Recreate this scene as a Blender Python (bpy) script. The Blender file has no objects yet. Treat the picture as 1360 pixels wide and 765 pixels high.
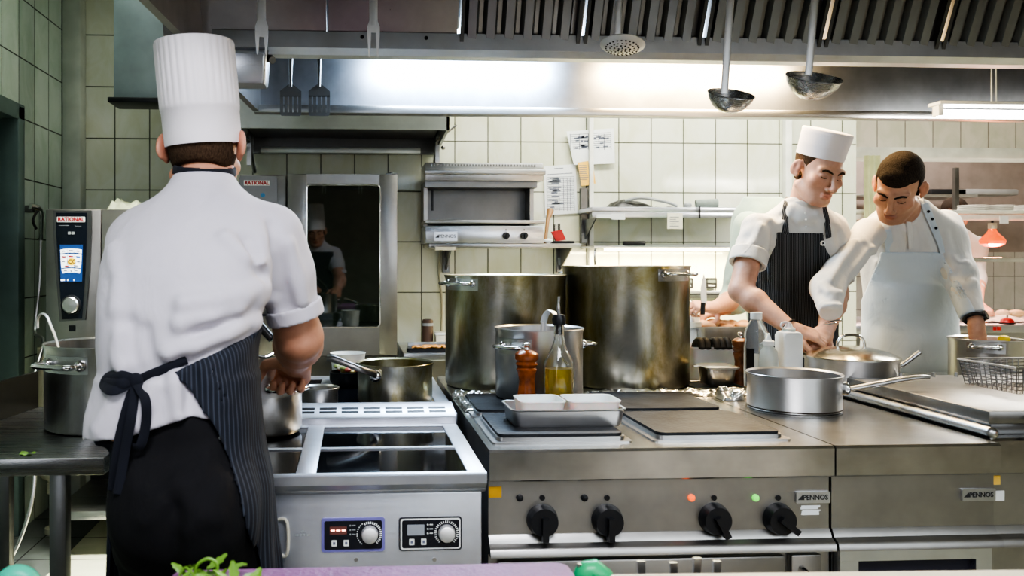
import bpy, bmesh, math, random
import numpy as np
from mathutils import Vector, Matrix
random.seed(7)
PI = math.pi
COL = bpy.context.scene.collection
# ------------------------------------------------------------------ camera maths
FPX, CX, CY, CAMZ, YAW = 1100.0, 534.0, 346.0, 1.344, 0.058
def at(px, py, Y):
    """world point at depth Y that the photograph shows at this pixel (a surveying aid)"""
    u = (px-CX)/FPX; v = (CY-py)/FPX
    c, s = math.cos(math.atan(YAW)), math.sin(math.atan(YAW))
    dx, dy = s+u*c, c-u*s
    k = Y/dy
    return Vector((dx*k, Y, CAMZ+v*k))
# ------------------------------------------------------------------ materials
def newmat(name):
    m = bpy.data.materials.new(name); m.use_nodes = True
    nt = m.node_tree
    return m, nt, nt.nodes['Principled BSDF']
def L(nt, a, b): nt.links.new(a, b)
def ramp(nt, fac, stops):
    r = nt.nodes.new('ShaderNodeValToRGB'); e = r.color_ramp.elements
    while len(e) < len(stops): e.new(.5)
    for i, (p, c) in enumerate(stops):
        e[i].position = p; e[i].color = (c[0], c[1], c[2], 1) if not isinstance(c, (int, float)) else (c, c, c, 1)
    L(nt, fac, r.inputs['Fac']); return r.outputs['Color']
def coords(nt, scale=(1,1,1), loc=(0,0,0), rot=(0,0,0)):
    tc = nt.nodes.new('ShaderNodeTexCoord'); mp = nt.nodes.new('ShaderNodeMapping')
    mp.inputs['Scale'].default_value = scale; mp.inputs['Location'].default_value = loc; mp.inputs['Rotation'].default_value = rot
    L(nt, tc.outputs['Object'], mp.inputs['Vector']); return mp.outputs['Vector']
def noise(nt, vec, scale, detail=3, rough=.5, dist=0):
    n = nt.nodes.new('ShaderNodeTexNoise'); n.inputs['Scale'].default_value = scale; n.inputs['Detail'].default_value = detail
    n.inputs['Roughness'].default_value = rough; n.inputs['Distortion'].default_value = dist
    if vec: L(nt, vec, n.inputs['Vector'])
    return n.outputs['Fac']
def bump(nt, h, b, strength=.2, dist=.01):
    n = nt.nodes.new('ShaderNodeBump'); n.inputs['Strength'].default_value = strength; n.inputs['Distance'].default_value = dist
    L(nt, h, n.inputs['Height']); L(nt, n.outputs['Normal'], b.inputs['Normal'])
def plain(name, col, rough=.5, metal=0, spec=.5, var=.06, vscale=8, bmp=0, emit=None, estr=0, **kw):
    m, nt, b = newmat(name)
    v = coords(nt)
    f = noise(nt, v, vscale)
    lo = [max(0, c*(1-var*2)) for c in col]; hi = [min(1, c*(1+var*2)) for c in col]
    L(nt, ramp(nt, f, [(.3, lo), (.7, hi)]), b.inputs['Base Color'])
    b.inputs['Roughness'].default_value = rough; b.inputs['Metallic'].default_value = metal
    b.inputs['Specular IOR Level'].default_value = spec
    if bmp: bump(nt, noise(nt, v, vscale*6), b, bmp)
    if emit:
        b.inputs['Emission Color'].default_value = (*emit, 1); b.inputs['Emission Strength'].default_value = estr
    for k, x in kw.items(): b.inputs[k.replace('_', ' ')].default_value = x
    return m
def steel(name, base=.55, rough=.3, tint=(1,1,1), axis='x', brush=.04, blot=.12, stain=None, stain_amt=.5, bscale=220):
    """brushed stainless: stretched noise in roughness and a faint bump"""
    m, nt, b = newmat(name)
    sc = {'x': (2, bscale, bscale), 'y': (bscale, 2, bscale), 'z': (bscale, bscale, 2), 'ring': (3, 3, 420)}[axis]
    if axis == 'ring': sc = (9, 9, 9); brush = .04
    v = coords(nt, sc); br = noise(nt, v, 1, 4, .6)
    v2 = coords(nt); bl = noise(nt, v2, 5, 4, .6)
    c0 = [base*(1-blot)*t for t in tint]; c1 = [min(1, base*(1+blot)*t) for t in tint]
    col = ramp(nt, bl, [(.3, c0), (.7, c1)])
    if stain:
        s = noise(nt, coords(nt, (1.2, 1.2, .55)), 7, 6, .7, .4)
        f = ramp(nt, s, [(.42, 0), (.68, stain_amt)])
        mx = nt.nodes.new('ShaderNodeMixRGB'); L(nt, f, mx.inputs['Fac']); L(nt, col, mx.inputs['Color1'])
        mx.inputs['Color2'].default_value = (*stain, 1); col = mx.outputs['Color']
    L(nt, col, b.inputs['Base Color'])
    b.inputs['Metallic'].default_value = 1
    L(nt, ramp(nt, br, [(.25, max(.02, rough-brush)), (.75, rough+brush)]), b.inputs['Roughness'])
    return m
def tilemat(name, plane, w, h, off, c1, c2, mortar, rough=.12, msize=.0035, vein=None, offset=0.0):
    m, nt, b = newmat(name)
    tc = nt.nodes.new('ShaderNodeTexCoord'); sx = nt.nodes.new('ShaderNodeSeparateXYZ'); cb = nt.nodes.new('ShaderNodeCombineXYZ')
    L(nt, tc.outputs['Object'], sx.inputs[0])
    a = {'xz': ('X','Z'), 'yz': ('Y','Z'), 'xy': ('X','Y')}[plane]
    for i, n in enumerate(a):
        ad = nt.nodes.new('ShaderNodeMath'); ad.operation = 'ADD'; ad.inputs[1].default_value = off[i]
        L(nt, sx.outputs[n], ad.inputs[0]); L(nt, ad.outputs[0], cb.inputs[i])
    br = nt.nodes.new('ShaderNodeTexBrick'); br.offset = offset; br.squash = 1
    br.inputs['Scale'].default_value = 1; br.inputs['Mortar Size'].default_value = msize; br.inputs['Mortar Smooth'].default_value = .1
    br.inputs['Brick Width'].default_value = w; br.inputs['Row Height'].default_value = h
    br.inputs['Color1'].default_value = (*c1, 1); br.inputs['Color2'].default_value = (*c2, 1); br.inputs['Mortar'].default_value = (*mortar, 1)
    br.inputs['Bias'].default_value = 0
    L(nt, cb.outputs[0], br.inputs['Vector'])
    v = coords(nt, (1,1,.6), rot=(.3,.5,.2)); n = noise(nt, v, 6, 5, .6, 1.2)
    mx = nt.nodes.new('ShaderNodeMixRGB'); mx.blend_type = 'MULTIPLY'; mx.inputs['Fac'].default_value = 1
    L(nt, br.outputs['Color'], mx.inputs['Color1'])
    L(nt, ramp(nt, n, [(.35, vein or (.86,.9,.84)), (.6, (1,1,1))]), mx.inputs['Color2'])
    L(nt, mx.outputs['Color'], b.inputs['Base Color'])
    L(nt, ramp(nt, br.outputs['Fac'], [(0, rough), (1, .8)]), b.inputs['Roughness'])
    iv = nt.nodes.new('ShaderNodeMath'); iv.operation = 'SUBTRACT'; iv.inputs[0].default_value = 1
    L(nt, br.outputs['Fac'], iv.inputs[1])
    wv = noise(nt, coords(nt), 9, 1); ad = nt.nodes.new('ShaderNodeMath'); ad.operation = 'MULTIPLY_ADD'
    L(nt, wv, ad.inputs[0]); ad.inputs[1].default_value = .25; L(nt, iv.outputs[0], ad.inputs[2])
    bump(nt, ad.outputs[0], b, .35, .004)
    return m
def glassmat(name, col=(1,1,1), rough=.02, ior=1.45):
    m, nt, b = newmat(name)
    b.inputs['Base Color'].default_value = (*col, 1); b.inputs['Transmission Weight'].default_value = 1
    n = noise(nt, coords(nt), 20); L(nt, ramp(nt, n, [(0, rough), (1, rough+.03)]), b.inputs['Roughness']); b.inputs['IOR'].default_value = ior
    return m
def emitmat(name, col, s):
    return plain(name, col, .4, emit=col, estr=s, var=.01)
# ------------------------------------------------------------------ mesh builder
class MB:
    def __init__(s): s.bm = bmesh.new()
    def box(s, x0, x1, y0, y1, z0, z1, bev=0, seg=2):
        r = bmesh.ops.create_cube(s.bm, size=1)['verts']
        c = Vector(((x0+x1)/2, (y0+y1)/2, (z0+z1)/2))
        for v in r: v.co = Vector((v.co.x*(x1-x0), v.co.y*(y1-y0), v.co.z*(z1-z0))) + c
        if bev:
            ed = list({e for v in r for e in v.link_edges})
            bmesh.ops.bevel(s.bm, geom=ed, offset=bev, segments=seg, profile=.5, affect='EDGES', clamp_overlap=True)
        return s
    def quadbox(s, bot, top):
        """8 corner solid: bot and top are 4 points each, same order"""
        vs = [s.bm.verts.new(p) for p in list(bot)+list(top)]
        f = s.bm.faces.new
        f(vs[3::-1]); f(vs[4:8])
        for i in range(4):
            j = (i+1) % 4; f((vs[i], vs[j], vs[4+j], vs[4+i]))
        return s
    def cyl(s, p, q, r0, r1=None, n=24, caps=True):
        return s.tube([p, q], [r0, r0 if r1 is None else r1], n, caps=caps)
    def tube(s, pts, r, n=10, closed=False, caps=True, flat=None):
        pts = [Vector(p) for p in pts]; m = len(pts)
        rs = r if isinstance(r, (list, tuple)) else [r]*m
        rings = []; prev = None
        for i, p in enumerate(pts):
            a = pts[i-1] if (i > 0 or closed) else p
            b = pts[(i+1) % m] if (i < m-1 or closed) else p
            t = (b-a).normalized() if (b-a).length > 1e-9 else Vector((0,0,1))
            if prev is None:
                x = t.orthogonal() if flat is None else Vector(flat)
                x = (x - t*x.dot(t)).normalized()
            else:
                x = prev - t*prev.dot(t)
                x = x.normalized() if x.length > 1e-6 else t.orthogonal().normalized()
            prev = x; y = t.cross(x)
            fa, fb = (1, 1) if flat is None else (1, s.flatk)
            rings.append([s.bm.verts.new(p+(x*math.cos(k*2*PI/n)*fa+y*math.sin(k*2*PI/n)*fb)*rs[i]) for k in range(n)])
        for i in range(m if closed else m-1):
            A, B = rings[i], rings[(i+1) % m]
            for k in range(n): s.bm.faces.new((A[k], A[(k+1)%n], B[(k+1)%n], B[k]))
        if not closed and caps:
            if rs[0] > 1e-5: s.bm.faces.new(rings[0][::-1])
            if rs[-1] > 1e-5: s.bm.faces.new(rings[-1])
        return s
    flatk = .3
    def lathe(s, prof, c=(0,0,0), n=40, mtx=None, flute=None):
        c = Vector(c); rings = []
        for i, (r, z) in enumerate(prof):
            ring = []
            for k in range(n):
                a = k*2*PI/n
                rr = r*(1+(flute(i, a) if flute else 0))
                p = Vector((rr*math.cos(a), rr*math.sin(a), z))
                ring.append(s.bm.verts.new((mtx @ p if mtx else p)+c))
            rings.append(ring)
        for A, B in zip(rings, rings[1:]):
            for k in range(n): s.bm.faces.new((A[k], A[(k+1)%n], B[(k+1)%n], B[k]))
        if prof[0][0] > 1e-4: s.bm.faces.new(rings[0][::-1])
        if prof[-1][0] > 1e-4: s.bm.faces.new(rings[-1])
        return s
    def prism(s, poly, axis, a, b):
        def P(u, v, w): return {'x': (w, u, v), 'y': (u, w, v), 'z': (u, v, w)}[axis]
        A = [s.bm.verts.new(P(u, v, a)) for u, v in poly]; B = [s.bm.verts.new(P(u, v, b)) for u, v in poly]
        n = len(poly)
        s.bm.faces.new(A[::-1]); s.bm.faces.new(B)
        for i in range(n): s.bm.faces.new((A[i], A[(i+1)%n], B[(i+1)%n], B[i]))
        return s
    def ell(s, c, r, n=20, m=12, mtx=None):
        r = (r, r, r) if isinstance(r, (int, float)) else r
        pr = [(math.sin(PI*i/m), -math.cos(PI*i/m)) for i in range(m+1)]
        pr[0] = (1e-5, -1); pr[-1] = (1e-5, 1)
        S = Matrix.Diagonal(r); M = (mtx @ S) if mtx else S
        return s.lathe(pr, c, n, M)
    def plate(s, x0, x1, z0, z1, y0, y1, rad=.005, n=4, axis='y'):
        """rounded rectangle extruded"""
        pts = []
        for cx, cz, a0 in ((x1-rad, z1-rad, 0), (x0+rad, z1-rad, PI/2), (x0+rad, z0+rad, PI), (x1-rad, z0+rad, 1.5*PI)):
            for k in range(n+1):
                a = a0+k*PI/2/n; pts.append((cx+rad*math.cos(a), cz+rad*math.sin(a)))
        return s.prism(pts, axis, y0, y1)
    def sheet(s, f, nu, nv):
        g = [[s.bm.verts.new(f(i/nu, j/nv)) for j in range(nv+1)] for i in range(nu+1)]
        for i in range(nu):
            for j in range(nv): s.bm.faces.new((g[i][j], g[i+1][j], g[i+1][j+1], g[i][j+1]))
        return s
    def build(s, name, mat, parent=None, org=None, sharp=.7, recalc=True):
        """links ONE mesh object; coordinates are world (or local to the parent's frame when org is None and parent is a thing)"""
        if recalc: bmesh.ops.recalc_face_normals(s.bm, faces=s.bm.faces)
        if org is not None:
            bmesh.ops.translate(s.bm, verts=s.bm.verts, vec=-Vector(org))
        me = bpy.data.meshes.new(name); s.bm.to_mesh(me); s.bm.free()
        me.polygons.foreach_set('use_smooth', [True]*len(me.polygons))
        me.set_sharp_from_angle(angle=sharp)
        if mat: me.materials.append(mat)
        o = bpy.data.objects.new(name, me); COL.objects.link(o)
        if parent: o.parent = parent
        elif org is not None: o.location = org
        return o
def tag(o, label, cat, group=None, kind=None):
    o['label'] = label; o['category'] = cat
    if group: o['group'] = group
    if kind: o['kind'] = kind
    return o
def thing(name, label, cat, loc=(0,0,0), rotz=0, group=None):
    o = bpy.data.objects.new(name, None); COL.objects.link(o); o.empty_display_size = .05
    o.location = loc; o.rotation_euler = (0, 0, rotz)
    return tag(o, label, cat, group)
def struct(o):
    o['kind'] = 'structure'; return o
def dup(o, loc=None, rotz=None, label=None, parent=None):
    c = o.copy(); COL.objects.link(c)
    if parent: c.parent = parent
    if loc is not None: c.location = loc
    if rotz is not None: c.rotation_euler = (0, 0, rotz)
    if label: c['label'] = label
    for ch in o.children: dup(ch, parent=c)
    return c
def text(name, s, size, mat, parent, loc, rot=(PI/2,0,0), ext=.0004, align='CENTER', sx=1, bold=0):
    cu = bpy.data.curves.new(name, 'FONT'); cu.body = s; cu.size = size; cu.extrude = ext; cu.align_x = align; cu.align_y = 'CENTER'
    cu.offset = bold; cu.resolution_u = 3
    tmp = bpy.data.objects.new('tmp', cu); COL.objects.link(tmp)
    dg = bpy.context.evaluated_depsgraph_get(); dg.update()
    me = bpy.data.meshes.new_from_object(tmp.evaluated_get(dg))
    bpy.data.objects.remove(tmp); bpy.data.curves.remove(cu)
    me.transform(Matrix.Translation(loc) @ Matrix.Rotation(rot[2],4,'Z') @ Matrix.Rotation(rot[0],4,'X') @ Matrix.Diagonal((sx,1,1,1)))
    me.materials.clear(); me.materials.append(mat); me.name = name
    o = bpy.data.objects.new(name, me); COL.objects.link(o); o.parent = parent
    return o
def arc(c, r, a0, a1, n, ux, uy):
    c, ux, uy = Vector(c), Vector(ux), Vector(uy)
    return [c+ux*r*math.cos(a0+(a1-a0)*i/n)+uy*r*math.sin(a0+(a1-a0)*i/n) for i in range(n+1)]
def smooth_path(pts, sub=6):
    P = [Vector(p) for p in pts]; out = []
    for i in range(len(P)-1):
        p0 = P[max(i-1, 0)]; p1 = P[i]; p2 = P[i+1]; p3 = P[min(i+2, len(P)-1)]
        for k in range(sub):
            t = k/sub
            out.append(.5*((2*p1)+(p2-p0)*t+(2*p0-5*p1+4*p2-p3)*t*t+(3*p1-p0-3*p2+p3)*t**3))
    return out+[P[-1]]
# ------------------------------------------------------------------ palette
M = {}
M['steel'] = steel('brushed_steel', .5, .3)
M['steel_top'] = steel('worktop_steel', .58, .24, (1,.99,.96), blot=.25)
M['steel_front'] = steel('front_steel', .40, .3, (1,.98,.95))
M['steel_bright'] = steel('bright_steel', .68, .3, (.95,.98,1.05))
M['steel_dark'] = steel('dark_steel', .22, .35)
M['steel_hood'] = steel('hood_steel', .42, .34, (1,.99,.98), blot=.2)
M['steel_oven'] = steel('oven_steel', .37, .36, (1,.97,.93))
M['polish'] = steel('polished_steel', .7, .12, brush=.04)
M['pot'] = steel('pot_steel', .6, .3, axis='ring', stain=(.34,.29,.16), stain_amt=.5)
M['potb'] = steel('old_pot_steel', .5, .31, (1,.98,.84), axis='ring', stain=(.30,.25,.07), stain_amt=.9, blot=.25)
M['potc'] = steel('clean_pot_steel', .66, .33, axis='ring')
M['black'] = plain('black_plastic', (.012,.013,.016), .35)
M['rubber'] = plain('black_rubber', (.02,.02,.02), .7)
M['iron'] = plain('cast_iron', (.02,.022,.026), .5, .3, var=.35, vscale=14, bmp=.15)
M['ceramic'] = plain('black_glass_ceramic', (.008,.009,.012), .06, 0, .7)
M['white_plastic'] = plain('white_plastic', (.8,.82,.8), .4)
M['paper'] = plain('white_paper', (.78,.82,.84), .8, var=.02)
M['ink'] = plain('grey_ink', (.16,.18,.24), .8)
M['yellow'] = plain('yellow_paper', (.85,.55,.12), .8)
M['red'] = plain('red_paint', (.5,.03,.03), .4)
M['grey'] = plain('grey_plastic', (.3,.32,.33), .5)
M['beige'] = plain('beige_paint', (.62,.6,.5), .5)
M['white_paint'] = plain('white_paint', (.75,.77,.72), .45)
# ================================================================== setting
XL, YB, ZC = -1.655, 4.9, 3.1
XR = 6.6
p0 = at(648, 188, YB)            # a tile joint crossing on the back wall
tw, th = .1985, .2995
M['tile'] = tilemat('wall_tiles', 'xz', tw, th, (-(p0.x % tw)+tw, -(p0.z % th)+th), (.69,.725,.625), (.73,.75,.655), (.10,.11,.08), vein=(.92,.92,.82))
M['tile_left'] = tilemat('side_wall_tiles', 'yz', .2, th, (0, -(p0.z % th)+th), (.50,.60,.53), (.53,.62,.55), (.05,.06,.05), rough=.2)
M['tile_far'] = tilemat('far_tiles', 'xz', .2, .3, (0, 0), (.50,.49,.47), (.52,.51,.49), (.25,.24,.23), rough=.3)
M['tile_beam'] = tilemat('beam_tiles', 'xz', .196, .6, (-(at(1165,180,5.4).x % .196)+.196, .1), (.82,.79,.72), (.85,.82,.75), (.3,.27,.24))
M['floor_l'] = tilemat('light_floor_tiles', 'xy', .6, .3, (.14, .1), (.62,.62,.48), (.66,.65,.51), (.12,.12,.1), rough=.35, msize=.004)
M['floor_d'] = tilemat('dark_floor_tiles', 'xy', .3, .3, (.0, .1), (.10,.115,.11), (.12,.13,.125), (.03,.03,.03), rough=.35, msize=.004)
M['ceil'] = plain('ceiling_paint', (.6,.6,.58), .9)
M['doorgreen'] = plain('door_paint', (.10,.15,.14), .45)
struct(MB().box(XL-1.6, XR+.1, -1.4, 7.4, -.05, 0).build('floor', M['floor_l']))
struct(MB().box(XL, -1.31, -1.3, 4.9, 0, .003).build('floor_strip', M['floor_d']))
struct(MB().box(XL-1.6, XR+.1, -1.4, 7.4, ZC, ZC+.1).build('ceiling', M['ceil']))
XE = at(1137, 300, YB).x
struct(MB().box(XL, XE, YB, YB+.12, 0, ZC).build('wall_back', M['tile']))
# the left wall with a doorway through it
DY0, DY1, DZ = 3.25, 4.17, 2.06
w = MB().box(XL-.12, XL, -1.3, DY0, 0, ZC).box(XL-.12, XL, DY1, YB+.12, 0, ZC).box(XL-.12, XL, DY0, DY1, DZ, ZC)
struct(w.build('wall_left', M['tile_left']))
fr = MB()
for (a, b) in ((DY0-.02, DY0+.05), (DY1-.05, DY1+.03)): fr.box(XL-.13, XL+.03, a, b, 0, DZ+.04, .006)
fr.box(XL-.13, XL+.03, DY0-.02, DY1+.03, DZ-.03, DZ+.05, .006)
struct(fr.build('door_frame', M['doorgreen']))
d = struct(MB().box(XL-.11, XL-.07, DY0+.05, DY1-.05, .01, DZ-.03, .004).box(XL-.07, XL-.062, DY0+.15, DY1-.15, 1.1, 1.9).box(XL-.07, XL-.062, DY0+.15, DY1-.15, .2, 1.0).build('door_1', M['doorgreen']))
MB().cyl((XL-.07, DY0+.12, 1.02), (XL-.02, DY0+.12, 1.02), .01).cyl((XL-.02, DY0+.12, 1.02), (XL-.02, DY0+.24, 1.02), .009).build('door_handle', M['polish'], d)
# beam over the pass, far room behind the pass
struct(MB().box(XE-.4, XR, 5.4, 5.6, at(1200,206,5.4).z, ZC).build('wall_pass', M['tile_beam']))
struct(MB().box(XE-.4, XR, 5.38, 5.6, at(1200,210,5.4).z, at(1200,196,5.4).z, .004).build('trim_1', M['white_paint']))
struct(MB().box(XE-.1, XE, YB+.12, 7.2, 0, ZC).build('wall_side', M['white_paint']))
struct(MB().box(XE-.1, XR, 7.2, 7.3, 0, 1.42).build('wall_far', M['tile_far']))
M['farwall'] = plain('far_wall_paint', (.27,.23,.21), .5)
struct(MB().box(XE-.1, XR, 7.2, 7.3, 1.42, ZC).build('wall_far_upper', M['farwall']))
struct(MB().box(XR, XR+.1, -1.4, 7.3, 0, ZC).build('wall_right', M['white_paint']))
# corner pipe casing and conduits
struct(MB().box(XL, XL+.105, YB-.1, YB, .0, ZC, .01).build('trim_2', plain('casing_paint', (.42,.46,.4), .4)))
def conduit(px, w, name):
    x = at(px, 200, YB).x
    struct(MB().box(x-w, x+w, YB-.045, YB, .9, 2.6, .004).build(name, M['white_paint']))
conduit(783, .013, 'trim_3'); conduit(1043, .02, 'trim_4')

# ================================================================== camera
cd = bpy.data.cameras.new('camera'); cam = bpy.data.objects.new('camera', cd); COL.objects.link(cam)
cam.location = (0, 0, CAMZ); cam.rotation_euler = (PI/2, 0, -math.atan(YAW))
cd.sensor_width = 36; cd.lens = FPX/1360*36
cd.shift_x = (680-CX)/1360; cd.shift_y = -(382.5-CY)/1360
cd.clip_start = .05
cd.dof.use_dof = True; cd.dof.focus_distance = 2.7; cd.dof.aperture_fstop = 6.3
bpy.context.scene.camera = cam
# ================================================================== light
sc = bpy.context.scene
W = bpy.data.worlds.new('world'); sc.world = W; W.use_nodes = True
bg = W.node_tree.nodes['Background']; bg.inputs['Color'].default_value = (.72,.82,.95,1); bg.inputs['Strength'].default_value = .12
def area(name, loc, target, sx, sy, e, col=(1,1,1), spread=PI):
    l = bpy.data.lights.new(name, 'AREA'); l.shape = 'RECTANGLE'; l.size = sx; l.size_y = sy; l.energy = e; l.color = col; l.spread = spread
    o = bpy.data.objects.new(name, l); COL.objects.link(o); o.location = loc
    o.rotation_euler = (Vector(target)-Vector(loc)).to_track_quat('-Z', 'Y').to_euler(); return o
struct(MB().box(-3.2, XR, -1.4, -1.3, 0, ZC).build('wall_front_added', plain('added_wall_paint', (.36,.32,.29), .6)))  # unseen wall, added so oven glass and steel reflect a darker room
area('window_light', (2.1, -1.25, 1.75), (2.0, 3, 1.0), 2.6, 1.9, 44, (.86,.93,1.0))
area('window_light', (-1.45, -1.25, 1.5), (-.3, 1.7, 1.0), 1.4, 1.4, 6, (.86,.90,1.0), 1.4)
area('ceiling_light_back', (2.0, 4.2, 3.0), (2.0, 4.4, 0), 2.6, .25, 48, (1,.96,.84))
area('chef_fill_light', (.1, .0, 2.9), (-.05, 1.7, .9), 1.6, .5, 13, (.93,.93,1), 1.7)  # added fill for the chef's back and hob front, no fixture there
area('ceiling_light_left', (-1.2, 3.4, 3.05), (-1.2, 3.5, 0), .5, .9, 3, (.9,1,.92))
area('floor_fill_light', (-1.0, 3.25, 3.05), (-1.0, 3.45, 0), .4, .4, 12, (1,.98,.85), .75)  # added narrow light that brightens the floor by the nearer oven
area('ceiling_light_far', (4.2, 6.3, 2.95), (4.2, 6.3, 0), 1.6, .5, 42, (1,.9,.82))
sc.view_settings.view_transform = 'AgX'
sc.view_settings.look = 'AgX - High Contrast'
sc.view_settings.exposure = 0.5
# ================================================================== extraction hood over the cooking island
HZ, HY0, HY1 = 1.985, 1.45, 3.62
HXr = 3.7
hl0, hl1 = -.545, -.405          # left side front / rear
hood = thing('extraction_hood', 'large stainless steel extraction hood hanging over the cooking island', 'extraction hood', (1.1, 2.5, HZ))
O = (1.1, 2.5, HZ)
def hb(mb, name, mat): return mb.build(name, M[mat] if isinstance(mat, str) else mat, hood, O)
t = .025
hb(MB().quadbox([(hl0-t,HY0,HZ),(hl0,HY0,HZ),(hl1,HY1,HZ),(hl1-t,HY1,HZ)], [(hl0-t,HY0,2.72),(hl0,HY0,2.72),(hl1,HY1,2.72),(hl1-t,HY1,2.72)]), 'side_panel', 'steel_hood')
hb(MB().box(HXr, HXr+t, HY0, HY1, HZ, 2.72), 'side_panel', 'steel_hood')
M['steel_lit'] = steel('rear_panel_steel', .5, .34, (.93,.98,1.08), axis='z', blot=.2, brush=.015, bscale=60)
hb(MB().box(hl1-t, HXr, HY1, HY1+t, HZ+.03, 2.72), 'rear_panel', 'steel_lit')
hb(MB().box(hl1-t, HXr, HY1-.035, HY1+t, HZ-.005, HZ+.03, .004), 'bottom_lip', 'steel')
hb(MB().box(hl0-t, HXr, HY0-t, HY0, HZ-.02, 2.72), 'front_panel', 'steel_hood')
hb(MB().box(hl0-t, HXr, HY0, HY1, 2.72, 2.76), 'top_panel', 'steel_hood')
# grease gutter under the filters
M['steel_gutter'] = steel('gutter_steel', .72, .45, (.95,.98,1.04))
gz0, gz1, gy = at(700,75,2.6).z, at(700,46,2.6).z, 2.6
hb(MB().prism([(gy,gz0+.018),(gy+.02,gz0),(gy+.07,gz0),(gy+.07,gz1-.02),(gy+.012,gz1-.02),(gy+.012,gz1),(gy,gz1)], 'x', -.44, HXr), 'grease_gutter', M['steel_gutter'])
for px in (481, 566): hb(MB().cyl((at(px,50,gy).x, gy-.004, gz1-.016), (at(px,50,gy).x, gy+.01, gz1-.016), .006, n=12), 'rivet_hole', 'black')
# sloping filter field: flat panels on the left, ribbed filters to the right
def fpt(x, s): return (x, gy+.03-.27*s, gz1-.02+.62*s)
def fplate(x0, x1, th):
    mb = MB(); n = Vector((0, -.62, -.27)).normalized()*th
    a, b, c, e = [Vector(fpt(*q)) for q in ((x0,0),(x1,0),(x1,1),(x0,1))]
    return mb.quadbox([a, b, c, e], [a+n, b+n, c+n, e+n])
fx = [at(px, 40, gy).x for px in (258, 435, 609)]
M['steel_flat'] = steel('flat_panel_steel', .32, .3, (1,.95,.93), axis='z', blot=.15, brush=.03)
flat_words = ['beside the hood end wall', 'beside the ribbed filters']
for i in range(2):
    hb(fplate(fx[i]+.003-(.1 if i==0 else 0), fx[i+1]-.003, .012), 'flat_panel', 'steel_flat')
pitch = .392; ordn = ['first','second','third','fourth','fifth','sixth']
x = fx[2]; i = 0
M['rail_dark'] = steel('filter_rail_steel', .16, .55)
hb(fplate(2.58, HXr, .012), 'flat_panel', 'steel_flat')
M['filter'] = steel('filter_steel', .33, .36, (.97,.99,1.04), axis='z')

FXE = 2.36
while x < FXE-.1:
    x1 = x+pitch
    root = thing('grease_filter', f'ribbed steel grease filter in the hood, {ordn[i]} one counting from the flat panels', 'grease filter', fpt(x, 0), 0, 'ribbed grease filters in the hood')
    org = fpt(x, 0)
    bp = fplate(x+.004, x1-.004, .003); bp.build('backing', M['steel_flat'], root, org)
    n = Vector((0, -.62, -.27)).normalized()
    for (a, b) in ((x+.004, x+.016), (x1-.016, x1-.004)):
        A, B_, C_, E = [Vector(fpt(*q)) for q in ((a,0),(b,0),(b,1),(a,1))]
        fr = MB().quadbox([A+n*.004,B_+n*.004,C_+n*.004,E+n*.004],[A+n*.03,B_+n*.03,C_+n*.03,E+n*.03])
        fr.build('frame_rail', M['rail_dark'], root, org)
    k = 6; wd = (x1-x-.036)/k
    for q in range(k):
        a = x+.018+wd*q
        # a bent baffle: a slanting face and a lit edge
        pr = [(a, .004), (a+wd*.18, .024), (a+wd*.62, .026), (a+wd*.78, .006)]
        mb = MB(); P0 = []; P1 = []
        for (xx, o_) in pr:
            P0.append(Vector(fpt(xx, .0))+n*o_); P1.append(Vector(fpt(xx, 1))+n*o_)
        mb.quadbox(P0, P1).build('baffle', M['filter'], root, org)
    x = x1+.004; i += 1
# hood lamps hidden behind the gutter
for nm, pa, pb, col, e, lab in (('hood_lamp', 500, 772, (.62,.80,1.0), 11, 'cool white tube lamp behind the gutter over the tall steel pots'),
                           ('hood_lamp', 858, 1135, (1.0,.72,.38), 12, 'warm tube lamp behind the gutter above the hanging ladles')):
    xa, xb = at(pa, 75, 3.3).x, at(pb, 75, 3.3).x
    r = thing(nm, lab, 'lamp', ((xa+xb)/2, 3.32, 2.32))
    MB().box(xa, xb, 3.29, 3.35, 2.27, 2.32, .005).build('housing', M['white_plastic'], r, r.location)
    MB().cyl((xa+.02, 3.32, 2.255), (xb-.02, 3.32, 2.255), .014).build('tube', emitmat('tube_glow', col, 14), r, r.location)
    area('hood_light', ((xa+xb)/2, 3.33, 2.24), ((xa+xb)/2, 3.62, 2.08), xb-xa, .08, e, col)
    area('hood_downlight', ((xa+xb)/2, 3.25, 2.24), ((xa+xb)/2, 2.7, .9), xb-xa, .1, e*2, col)
# ================================================================== small hood over the far oven and the duct
oh = thing('oven_hood', 'small steel hood on the tiled wall above the glass-door oven', 'extraction hood', (at(450,170,4.2).x, 4.5, 2.0))
O2 = tuple(oh.location); xa, xb = at(312,170,4.2).x, at(597,170,4.2).x
zf = at(450,171,4.2).z; zt = zf+.26
M['hood2'] = steel('oven_hood_steel', .62, .42, (.95,1,.97))
MB().box(xa, xb, 4.2, 4.22, zf, zt).box(xa, xb, 4.2, 4.9, zt, zt+.02).build('front_panel', M['hood2'], oh, O2)
MB().quadbox([(xa,4.2,zf),(xa+.015,4.2,zf),(xa+.015,4.88,zf-.04),(xa,4.88,zf-.04)],[(xa,4.2,zt),(xa+.015,4.2,zt),(xa+.015,4.88,zt),(xa,4.88,zt)]).build('side_panel', M['hood2'], oh, O2)
MB().quadbox([(xb-.015,4.2,zf),(xb,4.2,zf),(xb,4.88,zf-.04),(xb-.015,4.88,zf-.04)],[(xb-.015,4.2,zt),(xb,4.2,zt),(xb,4.88,zt),(xb-.015,4.88,zt)]).build('side_panel', M['hood2'], oh, O2)
MB().box(xa, xb, 4.86, 4.9, zf-.04, zt).build('rear_panel', M['steel_dark'], oh, O2)
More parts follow.
